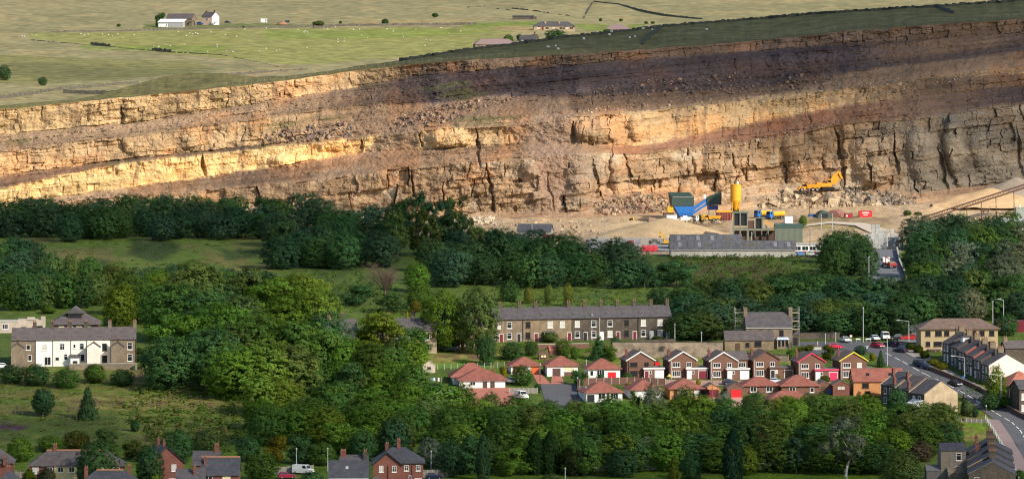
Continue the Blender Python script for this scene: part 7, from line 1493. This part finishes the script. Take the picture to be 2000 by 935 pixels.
for i, (x, y, s, c_) in enumerate(((1540, 380, 2.4, PB[0]), (1556, 386, 2.0, PB[3]), (1585, 390, 2.6, PB[0]), (1598, 394, 2.8, PB[2]), (1618, 388, 3.2, (.20, .16, .12)), (1626, 398, 2.6, PB[0]), (1530, 392, 1.7, PB[3]), (1510, 396, 1.6, PB[1]), (1570, 400, 1.6, PB[3]), (1650, 394, 2.0, PB[2]), (1676, 392, 2.0, (.22, .18, .14)), (1690, 398, 1.8, PB[2]), (1700, 388, 2.0, (.2, .17, .14)))):
    r = np.random.RandomState(70 + i); v = rock_arrays(r, s * .8); me = bpy.data.meshes.new('boulder'); raw_mesh(me, v, RF); me.materials.append(M_rub); set_col(me, np.broadcast_to(np.array(c_), (8, 3)))
    tag(link('boulder', me, None, on_face(x, y) + Vector((0, -s * .4, s * .1))), ['tilted pale block below the excavator', 'angular pale block beside the tilted one', 'broad slab under the dump truck', 'brown slab leaning in the rubble', 'large dark wedge in the rubble under the excavator', 'pale flat block before the dark wedge', 'small pale block nearest the tankers', 'low block at the near end of the rubble', 'small white block at the rubble foot', 'brown block beyond the dark wedge', 'grey block beside the nissen huts', 'brown block above the red container', 'grey block under the dark face'][i], 'boulder', 'boulders in the rubble')
# ================================================================== MOOR: farm, walls, sheep
def moor_house(name, label, x, y, w, d, e_, r, wm, rm, ridge='x', rz=0.0, cat='house', over=.4, verge=.2):
    return HO(name, label, cat, MP(x, y, .3), w, d, e_, r, wm, rm, ridge, rz, over=over, verge=verge, base=4)
M_rose = mat('pink_render', (.74, .52, .40), var=.08); M_white2 = mat('white_sheet_roof', (.82, .82, .80), rough=.6, var=.06)
h = moor_house('farmhouse', 'pink and white gabled farmhouse with slate roof on the moor', 404, 49, 8.5, 9, 5.6, 8.4, M_rose, M_slate, 'x', R(-30)); WI(h, .3, 3.2, 2.0, .9, 2, pane=M_glass); MB().box(-.01, .02, 0, 0, 0, 0) if False else None
m = MB().prism_x([(.05, -2), (8.95, -2), (8.95, 5.5), (4.5, 8.2), (.05, 5.5)], 4.26, 4.3); m.obj('white_gable', M_whr, h['root']); CH(h, 3.6, 4.5, 9.8, 1, .8, 7.5, M_brick, 1); CH(h, -3.2, 4.5, 9.4, 1, .8, 7.5, M_brick, 1); WI(h, 1.5, 1.5, 1, 1.2, 1, face='right', dy=.06)
h = moor_house('barn', 'grey roofed stone barn beside the farmhouse', 350, 51, 19, 9, 4.8, 8.0, M_stoneb, M_slate2, 'x', R(-16), 'barn'); MB().box(-.6, .6, -.05, -.001, .1, 2.6).obj('barn_door', M_dkwood, h['root']); MB().box(9.5, 9.54, 3.4, 5.2, 0, 3).obj('opening_dark_sheet', BLK, h['root'])  # black sheet in place of the barn's shaded inside
e = empty('cattle_shed', MP(333, 54.5, .3), 'long grey boarded cattle shed with bright white roof', 'barn', R(-8)); MB().box(-8.6, 8.6, 0, 7, -2, 3.4).obj('wall', mat('grey_cladding', (.36, .36, .37), var=.15), e); MB().hexa([(-9, -.4, 3.4), (9.4, -.4, 3.4), (9.8, 7, 5.4), (-8.4, 7, 5.4)], [(-9, -.4, 3.65), (9.4, -.4, 3.65), (9.8, 7, 5.65), (-8.4, 7, 5.65)]).obj('roof', M_white2, e)
for u in range(8): MB().box(-8 + u * 2.2, -7.85 + u * 2.2, -.08, -.001, -.2, 3.35).obj('batten', STEEL, e)
for lab, x, y, w_, hh, c_ in (('white horse box parked before the cattle shed', 318, 55.5, 6.0, 2.4, (.8, .8, .8)), ('white trailer standing alone beyond the farm', 515, 47, 4.2, 3.0, (.78, .78, .78)), ('silver trailer beside the farmhouse gable', 417, 49.5, 2.8, 2.0, (.6, .62, .65)), ('dark box trailer beside the rusty heap', 561, 47, 2.8, 1.9, (.05, .06, .07))):
    e = empty('trailer', MP(x, y, .6), lab, 'trailer', R(-6)); MB().box(-w_ / 2, w_ / 2, 0, 2.2, .3, hh).obj('body', paint(c_), e); MB().box(w_ / 2 - .8, w_ / 2 - .2, -.03, -.001, 1.0, hh - .4).obj('window', M_glass, e)
    for sx in (-1, 1): wheel(e, sx * w_ * .28, .1, .35, .2)
for lab, x, y, c_ in (('blue tractor parked between barn and farmhouse', 391, 49.5, (.02, .06, .25)), ('dark car parked beside the farm track', 445, 47, (.02, .02, .03))):
    e = car('suv', x, 660, -8, c_, lab); e.location = MP(x, y, .4)
e = empty('spoil_heap', MP(551, 48, .2), 'rusty brown heap beside the dark trailer', 'heap'); MB().lathe(0, 0, [(4.2, -.3), (2.6, 1.2), (.6, 1.9)], 12).obj('heap', mat('red_soil', (.32, .16, .10), var=.2), e)
h = moor_house('moor_bungalow', 'long stone house with slate hipped roof and two chimneys on the moor', 1083, 60, 28, 10, 2.6, 5.8, M_stonel, M_slate, 'hip', R(3)); CH(h, -6, 3, 5.8, 1, .8, 3, M_stonel, 2); CH(h, 3.4, 3, 5.8, 1, .8, 3, M_stonel, 2)
for u in (-11, -5, -.5, 4.5, 8.5, 11.5): WI(h, u, .7, 2.0, 1.2, 2, fm=M_stonel)
DO(h, -8, 1.1, 2.1, WINE, frame=M_dkwood)
h = moor_house('ruined_barn', 'dark ruined barn on the moor above the long stone house', 1022, 38, 15, 4, 1.6, 2.2, M_stoned, M_slate3, 'x', R(2), 'barn'); MB().box(8, 9.5, 0, 3, -1, 1.6).obj('broken_wall', M_stoned, h['root'])
h = moor_house('farmhouse', 'pinkish roofed farmhouse low behind the crest wall', 1206, 64, 17, 9, 1.6, 5.0, M_stoneb, mat('pink_slates', (.24, .17, .165), var=.12), 'hip', R(-4))
h = moor_house('barn', 'long grey pink barn roof behind the crest', 968, 94, 26, 9, 2.0, 5.4, M_stoneb, mat('pink_slates', (.24, .17, .165)), 'hip', R(9), 'barn')
h = moor_house('cottage', 'small gabled cottage with two chimneys tucked behind the crest', 1030, 84, 11, 6, 2.0, 4.6, M_stoned, M_slate, 'x', R(-20)); CH(h, -4.5, 3, 6.6, .8, .8, 4, M_stonel, 1); CH(h, 4, 3, 6.8, .8, .8, 4, M_brick, 1)
for lab, x, y, w_, hh, c_ in (('dark tree sheltering the cattle shed', 312, 52, 24, 30, DB), ('bush above the moor pasture', 622, 51, 26, 11, OL), ('dark bush at the pasture wall', 752, 49, 15, 13, DB), ('small bush high on the moor', 850, 34, 14, 9, DB), ('dark round tree at the picture edge below the moor', 8, 156, 26, 30, DB), ('small dark tree standing on the shaded moor', 83, 166, 20, 17, DB), ('round tree behind the barn roof', 993, 84, 22, 18, MG), ('broad dark tree below the long stone house', 1085, 80, 42, 24, DB), ('bush behind the small cottage', 1015, 80, 14, 14, DB), ('bush behind the cottage chimneys', 1044, 78, 16, 12, OL), ('bush beside the pinkish roof', 1186, 66, 18, 10, MG),
                            ('small moor bush above the crest', 1173, 42, 7, 7, OL), ('low moor bush beyond the crest', 1213, 42, 9, 6, OL), ('moor bush on the slope behind the pinkish roof', 1262, 47, 9, 6, OL), ('end moor bush on the slope', 1275, 47, 9, 6, OL), ('green bush before the cattle track', 475, 56, 8, 6, MG), ('low scrub bush at the track', 232, 52, 9, 6, OL), ('thorn bush at the track side', 665, 47, 6, 7, DB)):
    s = FPX / MF(y); tree('round' if hh < 16 else 'broad', MP(x, y, -.2), w_ / s, hh / s, c_, lab, base=0)
M_dry = masonry('drystone', (.15, .135, .105), (.11, .10, .08), (.06, .06, .05), .6, .3, .3)
def moor_wall(label, pts_, h=1.1, t=.6, fn=MP, kind='dry_stone_wall', m=None, pad=.0, gap=0.0):
    q = MB(); o0 = fn(*pts_[0]); r = random.Random(len(label))
    for (xa, ya), (xb, yb) in zip(pts_[:-1], pts_[1:]):
        n = max(1, int(abs(xb - xa) / 5 + abs(yb - ya) / 2))
        for k in range(n):
            if r.random() < gap: continue
            a = fn(xa + (xb - xa) * k / n, ya + (yb - ya) * k / n) - o0; b = fn(xa + (xb - xa) * (k + 1) / n, ya + (yb - ya) * (k + 1) / n) - o0; d = (b - a); d.z = 0; d.normalize(); nn = Vector((-d.y, d.x, 0)) * t / 2; h0 = h * r.uniform(.6, 1.05); dn = Vector((0, 0, -3)); u = Vector((0, 0, h0))
            q.hexa([a - nn + dn, b - nn + dn, b + nn + dn, a + nn + dn], [a - nn * .7 + u, b - nn * .7 + u, b + nn * .7 + u, a + nn * .7 + u])
    o = q.obj(kind, m or M_dry, None, o0); tag(o, label, 'wall'); return o
moor_wall('dry stone wall along the upper edge of the sheep pasture', [(100, 64), (280, 61), (450, 57), (620, 51), (780, 49), (930, 47)], 1.3)
moor_wall('broken dry stone wall across the middle of the moor fields', [(60, 79), (180, 90), (215, 92), (262, 97), (330, 102), (430, 108), (490, 120), (545, 132)], .6, gap=.12)
moor_wall('thick ruined wall stub in the sheep pasture', [(178, 88), (216, 92)], 2.0, 1.2); moor_wall('short ruined wall stub below the sheep pasture', [(298, 99), (335, 102)], 2.0, 1.2)
moor_wall('dark wall beside the pale track near the quarry corner', [(-40, 196), (60, 184), (120, 175), (270, 163)], 1.5); moor_wall('short dark wall below the pale track', [(124, 181), (222, 183)], 1.6, 1.0)
moor_wall('wall behind the grassy mound by the quarry rim', [(430, 149), (500, 143), (600, 137)], 1.3)
moor_wall('wall climbing the moor above the long stone house', [(1140, 38), (1150, 20), (1160, 4)], 1.3, gap=.1); moor_wall('dark wall running over the far moor towards the crest', [(1160, 4), (1210, 9), (1250, 20), (1300, 30), (1372, 38)], .9, .6); moor_wall('broken wall above the ruined barn', [(1000, 18), (1040, 22), (1090, 30), (1140, 36)], 1.2, gap=.35)
moor_wall('tumbled stones high on the moor', [(905, 17), (925, 15), (950, 14)], 1.4, 1.0, gap=.3); moor_wall('tumbled wall beside the far moor stones', [(950, 18), (985, 19), (1000, 22)], 1.0, gap=.4)
moor_wall('wall of the sheepfold under the pasture bush', [(612, 54), (645, 53)], 1.6, 1.2)
def rimp(x, y):                                   # a point on the grass bank seen at (x, y)
    b0 = float(np.interp(x, ux, B[:, 0])); c0 = float(np.interp(x, ux, yc)); f = np.clip((b0 - y) / max(b0 - c0, 1), 0, 1); Y = float(np.interp(x, ux, rimY)) * (1 - f) + float(np.interp(x, ux, crestY)) * f
    return at(x, b0 + (c0 - b0) * f, Y)
def crest(x, y): return rimp(x, float(np.interp(x, ux, yc)) + .5)
moor_wall('dark hedge topped wall along the crest above the quarry', [(780, 0), (900, 0), (1050, 0), (1200, 0), (1350, 0), (1500, 0), (1700, 0), (1900, 0), (2040, 0)], 1.1, .9, crest, m=mat('mossy_wall', (.06, .065, .05), var=.3))
moor_wall('field wall climbing the bank from the quarry edge', [(1255, 88), (1268, 72), (1290, 56)], 1.4, 1.0, rimp, m=mat('mossy_wall', (.06, .065, .05))); moor_wall('field wall at the far end of the bank', [(1830, 14), (1862, 27)], 1.3, 1.0, rimp, m=mat('mossy_wall', (.06, .065, .05)))
# wire fence along the rim: posts one can count
def rim_fence(label, x0, x1, n, dy):
    e = empty('rim_fence', rimp(x0, float(np.interp(x0, ux, B[:, 0])) - dy), label, 'fence'); me = MB().box(-.06, .06, -.06, .06, -.3, 1.25).mesh('post', mat('weathered_post', (.26, .24, .2))); prev = None; wm_ = mat('fence_wire', (.35, .34, .32))
    for k in range(n):
        x = x0 + (x1 - x0) * k / (n - 1); p = rimp(x, float(np.interp(x, ux, B[:, 0])) - dy) - e.location; link('post', me, e, p)
        if prev is not None:
            for z in (.5, 1.1): MB().tube(prev + Vector((0, 0, z)), p + Vector((0, 0, z)), .015, 3).obj('wire', wm_, e)
        prev = p
rim_fence('wire fence on pale posts along the left quarry rim', 430, 1010, 48, 3.5); rim_fence('wire fence on pale posts along the far quarry rim', 1400, 2000, 40, 5)
# sheep
sb = MB(); sb.lathe(0, .75, [(.12, -.62), (.36, -.45), (.40, 0), (.37, .4), (.15, .6)], 10, 'x'); shb = sb.mesh('fleece', mat('fleece', (.66, .63, .55), var=.1))
sh = MB().lathe(0, .95, [(.08, .55), (.15, .68), (.10, .95)], 8, 'x').mesh('head', mat('sheep_face', (.25, .22, .2))); sl_ = MB().tube((0, 0, 0), (0, 0, .55), .05, 5).mesh('leg', mat('sheep_face', (.25, .22, .2)))
r = random.Random(11)
spots = [(43, 73), (48, 74), (62, 70), (70, 72), (158, 69), (165, 72), (172, 70), (200, 70), (212, 71), (220, 73), (230, 70), (240, 78), (262, 71), (270, 68), (348, 65), (364, 73), (370, 68), (376, 70), (382, 67), (386, 69), (412, 66), (440, 71), (462, 74), (478, 60), (520, 58), (582, 61), (594, 66), (596, 63), (600, 66), (632, 58), (640, 60), (655, 56), (660, 80), (690, 61), (706, 72), (718, 77), (756, 60), (768, 64), (786, 70), (788, 75), (812, 60), (832, 80), (840, 82), (862, 57), (860, 58), (300, 92), (320, 89), (332, 93), (424, 94), (442, 103), (455, 104), (540, 102), (546, 101), (600, 97), (424, 90), (505, 103), (520, 98), (660, 85), (672, 78), (884, 94), (924, 88), (405, 104), (360, 90), (325, 90), (310, 94), (672, 84), (702, 60), (830, 92), (876, 68), (900, 64)]
hd = ['upper', 'middle', 'lower']
for i, (x, y) in enumerate(spots):
    e = empty('sheep', MP(x, y, .35), f'white sheep grazing the {hd[0 if y < 66 else 1 if y < 84 else 2]} moor pasture, {ORD[i % 30]} of the {"first" if i < 30 else "second" if i < 60 else "last"} flock below the farm', 'sheep', r.uniform(0, 6.28), 'sheep on the moor'); k = .8; e.scale = (k, k, k)
    link('fleece', shb, e); link('head', sh, e)
    for sx in (-.3, .3):
        for sy in (-.15, .15): link('leg', sl_, e, (sx, sy, 0))
for i, (x, y) in enumerate([(1020, 76), (1070, 96), (978, 90), (1085, 94), (1140, 80), (1166, 67), (1190, 72), (1194, 66), (1230, 78), (1240, 76), (1256, 60), (1274, 62), (1380, 62), (1090, 100)]):
    e = empty('sheep', rimp(x, y) + Vector((0, 0, .1)), f'pale sheep grazing the shaded bank above the quarry, {ORD[i]} from the barn roof', 'sheep', r.uniform(0, 6.28), 'sheep on the bank')
    link('fleece', shb, e); link('head', sh, e)
    for sx in (-.3, .3):
        for sy in (-.15, .15): link('leg', sl_, e, (sx, sy, 0))
# ================================================================== STREET FURNITURE, FENCES, SMALL THINGS
M_pole = mat('galvanised_pole', (.48, .49, .48), rough=.5, var=.1, metal=.3); M_wood = mat('pole_timber', (.13, .085, .06), var=.25)
def lamp(x, y, h, arm, label, fn=P, m=None, two=False):
    e = empty('street_lamp', fn(x, y), label, 'street lamp'); MB().tube((0, 0, -.3), (0, 0, h), .13, 8, .07).obj('pole', m or M_pole, e)
    if arm:
        MB().tube((0, 0, h), (arm, -.2, h + .35), .06, 6).obj('arm', m or M_pole, e); s = 1 if arm > 0 else -1
        o = MB().box(min(arm, arm + s * .9), max(arm, arm + s * .9), -.4, -.02, h + .25, h + .48).obj('lamp_head', M_lead, e)
    else: MB().lathe(0, 0, [(.12, h), (.2, h + .2), (.1, h + .45)], 8).obj('lamp_head', M_lead, e)
for a_ in ((1775, 668, 5.6, -2.4, 'tall street lamp with long arm beside the red estate car'), (1686, 668, 9.0, 0, 'tall slender grey pole at the junction by the wood'), (1733, 714, 7.2, 0, 'slim lamp post at the kerb of the main road'), (1884, 742, 5.8, -2.6, 'street lamp with long arm before the dark terrace'), (1955, 796, 8.0, -2.2, 'street lamp with long arm on the verge below the pale gable'),
            (1939, 640, 7.0, 0, 'tall lamp pole behind the flats'), (1960, 640, 7.6, -.8, 'taller lamp pole behind the brick outbuilding'), (1697, 545, 6.4, 0, 'white lamp post beside the quarry lane'), (1055, 745, 4.2, 0, 'brown lamp post by the orange red drive'), (1128, 775, 4.6, 0, 'dark lamp post at the lane mouth'), (1144, 792, 4.4, 0, 'dark lamp post before the dark garage bungalow'), (1391, 786, 6.6, 0, 'brown telegraph post by the wine garage'), (1145, 736, 4.0, 0, 'thin pale post in the bungalow gardens'),
            (1156, 664, 6.6, 0, 'tall grey lamp post before the long terrace'), (1171, 668, 6.0, 0, 'grey lamp post beside the white terrace door'), (1318, 668, 4.6, 0, 'grey post at the end of the long terrace'), (1612, 672, 2.4, 0, 'short pole on the upper road'), (1632, 668, 2.2, 0, 'low pole beside the upper road'), (1318, 664, 2.8, 0, 'thin pole above the retaining wall'), (1370, 670, 2.6, 0, 'thin pole on the wall before the scaffolding'),
            (579, 922, 5.2, 0, 'tall pole beside the white van'), (842, 922, 4.6, 0, 'slim pole beside the grey fence'), (1104, 942, 3.0, 0, 'white lamp post on the lower lawn'), (1654, 940, 3.2, 0, 'white post under the silver leaved tree'), (640, 920, 5.0, 0, 'pole beside the low slate roof'), (1926, 818, 3.0, 0, 'dark post at the top of the bridge railing'),
            (1181, 484, 10.0, 0, 'tall floodlight pole in the works yard'), (1039, 470, 9.5, 0, 'tall pole before the grey roofed works building'), (1474, 424, 9.0, 0, 'thin pole behind the blue tankers'), (1581, 424, 9.6, 0, 'thin dark pole behind the white cabin'), (1626, 450, 5.4, 0, 'thin pole by the pale track'), (1604, 448, 4.6, 0, 'thin post by the pale track'), (1582, 500, 8.6, 0, 'dark pole before the office building'), (1468, 486, 5.0, 0, 'thin pole behind the long shed')):
    dark = a_[4].startswith(('brown', 'dark', 'thin dark')); lamp(*a_[:4], a_[4], m=M_wood if dark else None)
def sign(x, y, w, h, z, label, c=M_white, n=2):
    e = empty('road_sign', P(x, y), label, 'sign'); MB().box(-w / 2, w / 2, -.05, 0, z, z + h).obj('plate', c, e)
    for k in range(n): u = (k - (n - 1) / 2) * w * .8; MB().tube((u, .05, -.2), (u, .05, z + h), .05, 5).obj('post', M_pole, e)
sign(1676, 668, 1.2, .35, .7, 'low white street name board by the junction wall'); sign(1696, 668, 1.5, .35, .7, 'wider white street name board by the junction wall'); sign(1882, 745, .6, .6, .9, 'blue square road sign at the lamp before the dark terrace', BLU_, 1); sign(1867, 790, .8, 1.6, .5, 'white board at the end terrace gable', M_white, 1); sign(1728, 552, .3, .9, .2, 'small white marker post on the quarry lane', M_white, 1); sign(1732, 462, .5, 1.6, .1, 'white notice board by the block yard', M_white, 1)
e = empty('road_sign', P(1662, 672), 'round road sign on a post beside the white taxi', 'sign'); MB().tube((0, 0, -.2), (0, 0, 2.3), .05, 5).obj('post', M_pole, e); MB().lathe(0, 2.2, [(.32, -.08), (.32, -.03)], 14, 'y').obj('plate', M_white, e); MB().lathe(0, 2.2, [(.38, -.03), (.38, -.001)], 14, 'y').obj('rim', RED, e)
e = empty('planter', P(1594, 683), 'square stone planter with stones and a white post on the side road', 'planter', .1); MB().box(-1.4, 1.4, 0, 1.4, -.2, .75).obj('trough', M_conc, e); MB().box(-1.2, 1.2, .2, 1.2, .75, .9).obj('soil', mat('soil', (.06, .045, .03)), e); MB().box(-.6, .5, .3, .9, .9, 1.4).obj('stone', M_stoned, e); MB().tube((.5, .6, .8), (.5, .6, 2.2), .08, 6).obj('post', M_white, e)
def fence(name, label, pts_, h, n, pm, bm_, bars=0, cat='fence', postm=None):
    e = empty(name, P(*pts_[0]), label, cat); L = [0]
    for (a, b), (c_, d_) in zip(pts_[:-1], pts_[1:]): L.append(L[-1] + (P(c_, d_) - P(a, b)).length)
    def q(f):
        s = f * L[-1]
        for k in range(len(L) - 1):
            if s <= L[k + 1] + 1e-6: g = (s - L[k]) / (L[k + 1] - L[k]); return P(pts_[k][0] + (pts_[k + 1][0] - pts_[k][0]) * g, pts_[k][1] + (pts_[k + 1][1] - pts_[k][1]) * g) - e.location
    post = MB().box(-.07, .07, -.07, .07, -.3, h + .08).mesh('post', postm or M_conc)
    for k in range(n + 1):
        p = q(k / n); link('post', post, e, p)
        if k == n: break
        b = q((k + 1) / n)
        if bars:
            for j in range(bars): z = h * (j + 1) / bars - .1; MB().tube(p + Vector((0, 0, z)), b + Vector((0, 0, z)), .035, 4).obj('rail', pm, e)
        else:
            d = (b - p); d.z = 0; d.normalize(); nn = Vector((-d.y, d.x, 0)) * .03; z1 = Vector((0, 0, h)); z0 = Vector((0, 0, .03)); a0 = p + d * .07; b0 = b - d * .07
            MB().hexa([a0 - nn + z0, b0 - nn + z0, b0 + nn + z0, a0 + nn + z0], [a0 - nn + z1, b0 - nn + z1, b0 + nn + z1, a0 + nn + z1]).obj('panel', pm, e)
M_fb = mat('brown_panel', (.15, .075, .055), var=.2, scale=2); M_fg = mat('grey_panel', (.24, .215, .19), var=.25, scale=2); M_rail = mat('white_rail', (.62, .63, .63), rough=.5)
fence('panel_fence', 'brown panel fence on pale posts below the red garage bungalow', [(1131, 766), (1131, 752), (1228, 750), (1300, 752)], 1.8, 16, M_fb, M_fb); fence('panel_fence', 'grey panel fence below the large bungalow terrace', [(855, 776), (885, 772), (905, 770)], 1.5, 5, M_fg, M_fg); fence('panel_fence', 'grey panel fence behind the white camper van', [(995, 768), (1050, 768)], 1.4, 6, M_fg, M_fg)
fence('panel_fence', 'grey concrete fence behind the white van', [(537, 925), (575, 922), (612, 920)], 1.5, 8, M_fg, M_fg); fence('panel_fence', 'grey fence beside the gabled brick house', [(826, 932), (882, 930)], 1.7, 6, M_fg, M_fg); fence('panel_fence', 'timber fence across the verge below the end terrace', [(1858, 822), (1926, 826)], 1.0, 7, M_fg, M_fg); fence('panel_fence', 'grey fence beside the yellow green bush', [(15, 934), (48, 934)], 1.6, 4, M_fg, M_fg)
fence('bridge_railing', 'white metal railing along the pink pavement', [(1925, 820), (1944, 850), (1962, 880), (1980, 912), (1990, 940)], 1.2, 26, M_rail, M_rail, 3, 'railing', M_rail); fence('mesh_fence', 'wire mesh fence across the works yard', [(1160, 474), (1250, 474), (1300, 478)], 2.0, 14, M_pole, M_pole, 4, 'fence', M_pole); fence('green_fence', 'thin green fence at the lawn above the large bungalow', [(855, 722), (985, 718)], 1.4, 10, mat('green_wire', (.12, .2, .13)), None, 4, 'fence', M_pole); fence('field_fence', 'thin fence across the rough pasture', [(-10, 806), (60, 812), (150, 820)], 1.1, 12, M_wood, None, 2, 'fence', M_wood)
e = wall_run('garden_wall', 'brick piers and walls before the dark terrace gardens', [(1800, 716), (1850, 736), (1890, 752), (1930, 772)], 1.0, M_brown, .35, cope=M_stoneb); wall_run('park_wall', 'long pale stone wall at the edge of the lower lawn', [(1140, 920), (1300, 916), (1460, 912), (1560, 910)], .8, M_conc, .4, cope=M_conc)
wall_run('garden_wall', 'dark brick wall along the lower main road verge', [(1955, 792), (1990, 812), (2010, 822)], 1.0, M_brown, .35, cope=M_stoneb)
# washing line
e = empty('washing_line', P(834, 752), 'washing line with red, blue and white clothes beside the large bungalow', 'washing line')
for u in (0, 3.6): MB().tube((u, 0, -.2), (u, 0, 2.0), .05, 5).obj('post', M_pole, e)
MB().tube((0, 0, 1.95), (3.6, 0, 1.95), .015, 3).obj('line', M_pole, e)
for k, (u, w_, hh, c_) in enumerate(((.3, .5, .9, (.5, .03, .04)), (.9, .6, 1.0, (.12, .35, .55)), (1.6, .5, .8, (.75, .72, .65)), (2.2, .4, .7, (.04, .05, .2)), (2.7, .5, .9, (.8, .75, .6)))): MB().prism_y([(u, 1.93 - hh), (u + w_, 1.95 - hh), (u + w_ * .9, 1.93), (u + w_ * .1, 1.93)], -.03, .03).obj('garment', paint(c_, .9), e)
e = empty('chair', P(1630, 757), 'folded white chair before the pink garage', 'chair'); MB().box(-.3, .3, 0, .5, .4, .5).obj('seat', M_white, e); MB().hexa([(-.3, .5, .4), (.3, .5, .4), (.3, .56, .4), (-.3, .56, .4)], [(-.3, .75, 1.1), (.3, .75, 1.1), (.3, .81, 1.1), (-.3, .81, 1.1)]).obj('backrest', M_white, e)
for u in (-.27, .27):
    for v in (.03, .47): MB().tube((u, v, 0), (u, v, .42), .03, 4).obj('leg', M_white, e)
# wheelie bins, parasols
for lab, x, y, c_ in (('blue wheelie bin by the red garage bungalow', 1220, 746, (.02, .05, .2)), ('dark bin beside the brown garage', 1548, 744, (.03, .03, .035)), ('green bin beside the white terrace yard', 262, 722, (.02, .1, .04)), ('brown bin in front of the pink garage', 1604, 748, (.10, .05, .03))):
    e = empty('wheelie_bin', P(x, y), lab, 'bin'); MB().hexa([(-.24, -.25, .08), (.24, -.25, .08), (.24, .25, .08), (-.24, .25, .08)], [(-.3, -.34, 1.0), (.3, -.34, 1.0), (.3, .34, 1.0), (-.3, .34, 1.0)]).obj('body', paint(c_), e); MB().box(-.32, .32, -.38, .36, 1.0, 1.07).obj('lid', paint(c_), e)
    for u in (-.25, .25): wheel(e, u, .3, .1, .06)
e = empty('parasol', P(1307, 746), 'closed yellow parasol leaning on the fence by the first brick house', 'parasol'); MB().tube((0, 0, 0), (0, 0, 2.0), .03, 5).obj('pole', M_pole, e); MB().lathe(0, 0, [(.75, 1.45), (.4, 1.8), (.03, 2.15)], 8).obj('canopy', paint((.62, .45, .10), .9), e)
# works yard clutter: pallets, machinery, edge building
e = empty('hay_turner', P(1268, 492), 'red farm machine dumped behind the long shed', 'machine', .2)
for u in (-1.6, 0.2, 1.8): MB().lathe(0, 1.2, [(.3, -.3), (1.1, -.2), (1.1, .2), (.3, .3)], 14, 'y').xf(Matrix.Translation((u, 0, 0))).obj('rotor', paint((.55, .03, .05), .6), e)
MB().box(-3, 3, -.2, .2, .9, 1.3).obj('frame', RUST, e)
for k, (x, y, c_, lab) in enumerate(((1192, 480, (.62, .56, .48), 'cream cabin in the works yard by the floodlight pole'), (1270, 478, (.38, .33, .27), 'brown grey bunker wall behind the red machine'), (1232, 478, (.28, .06, .05), 'small dark red trailer in the works yard'))):
    e = empty('yard_cabin', P(x, y), lab, 'cabin', .03); w_ = (2.6, 6.6, 2.0)[k]; MB().box(-w_ / 2, w_ / 2, 0, 2.2, 0, (2.2, 1.8, 1.5)[k]).obj('wall', paint(c_, .8), e); MB().box(-w_ / 2 - .05, w_ / 2 + .05, -.05, 2.25, (2.2, 1.8, 1.5)[k], (2.3, 1.9, 1.6)[k]).obj('roof', M_conc, e); MB().box(-.5, .3, -.03, -.001, .1, 1.4).obj('door', M_dkwood, e)
pal = MB()
for z in (0, .12): pal.box(-.6, .6, -.5, .5, z, z + .03)
for u in (-.5, 0, .42): pal.box(u, u + .1, -.5, .5, .03, .12)
pm_ = pal.mesh('pallet', mat('pallet_timber', (.34, .25, .16))); pc = ['white wrapped', 'pink wrapped', 'grey wrapped', 'blue wrapped', 'buff wrapped', 'brown wrapped']; pcc = [(.6, .6, .58), (.5, .36, .36), (.36, .36, .37), (.2, .25, .4), (.5, .42, .3), (.25, .18, .13)]
ld = MB().box(-.55, .55, -.45, .45, .16, 1.1)
for k in range(18):
    x = 1190 + (k % 9) * 8.5; y = 484 + (k // 9) * 5; e = empty('loaded_pallet', P(x, y, .3), f'{pc[k % 6]} pallet in the yard, {ORD[k % 9]} from the cream cabin, {"rear" if k < 9 else "front"} line', 'pallet', rnd.uniform(-.1, .1), 'pallets in the works yard'); link('pallet', pm_, e); ld.obj('load', paint(pcc[k % 6], .7), e)
h = HO('white_works_building', 'white works building with ribbed roof at the picture edge', 'building', (1990, 450), 14, 8, 2.9, 4.0, M_white, mat('pale_sheet_roof', (.60, .61, .62), rough=.5, var=.1), 'x', .02, verge=.2, over=.4)
for u in (-4.5, -1.5, 1.5): WI(h, u, .9, 2.0, 1.4, 4, pane=M_glass)
e = empty('storage_tank', P(1993, 436), 'grey green streaked storage tank above the white works building', 'tank'); MB().box(-1.5, 2.5, 0, 4, 0, 5.4).obj('tank', mat('streaked_tank', (.30, .34, .30), var=.35, scale=.8), e); MB().tube((-.2, .6, 5.4), (-.2, .6, 6.6), .3, 8).obj('vent', M_white, e); MB().box(-1.6, 2.6, -.1, 4.1, 5.4, 5.55).obj('lid', M_conc, e)
e = empty('gate_house', P(1757, 487), 'narrow brown gatehouse with white window beside the block yard', 'hut'); MB().box(-1.0, 1.2, 0, 3, -1, 3.0).obj('wall', M_stoneb, e); MB().box(-1.2, 1.4, -.2, 3.2, 3.0, 3.2).obj('roof', M_conc, e); MB().box(-.3, .7, -.04, -.001, .8, 2.0).obj('window', M_white, e)
e = empty('scrap_digger', P(1925, 418), 'dark scrap machine rusting on the sandy bank', 'machine', .2); MB().box(-1.6, 1.2, 0, 1, 1.0, 1.7).obj('body', RUST, e); MB().tube((.8, .3, 0), (1.6, .3, 2.2), .2, 6).obj('arm', RUST, e); MB().box(-.9, -.4, .2, .8, -.1, 1.0).obj('leg', RUST, e)
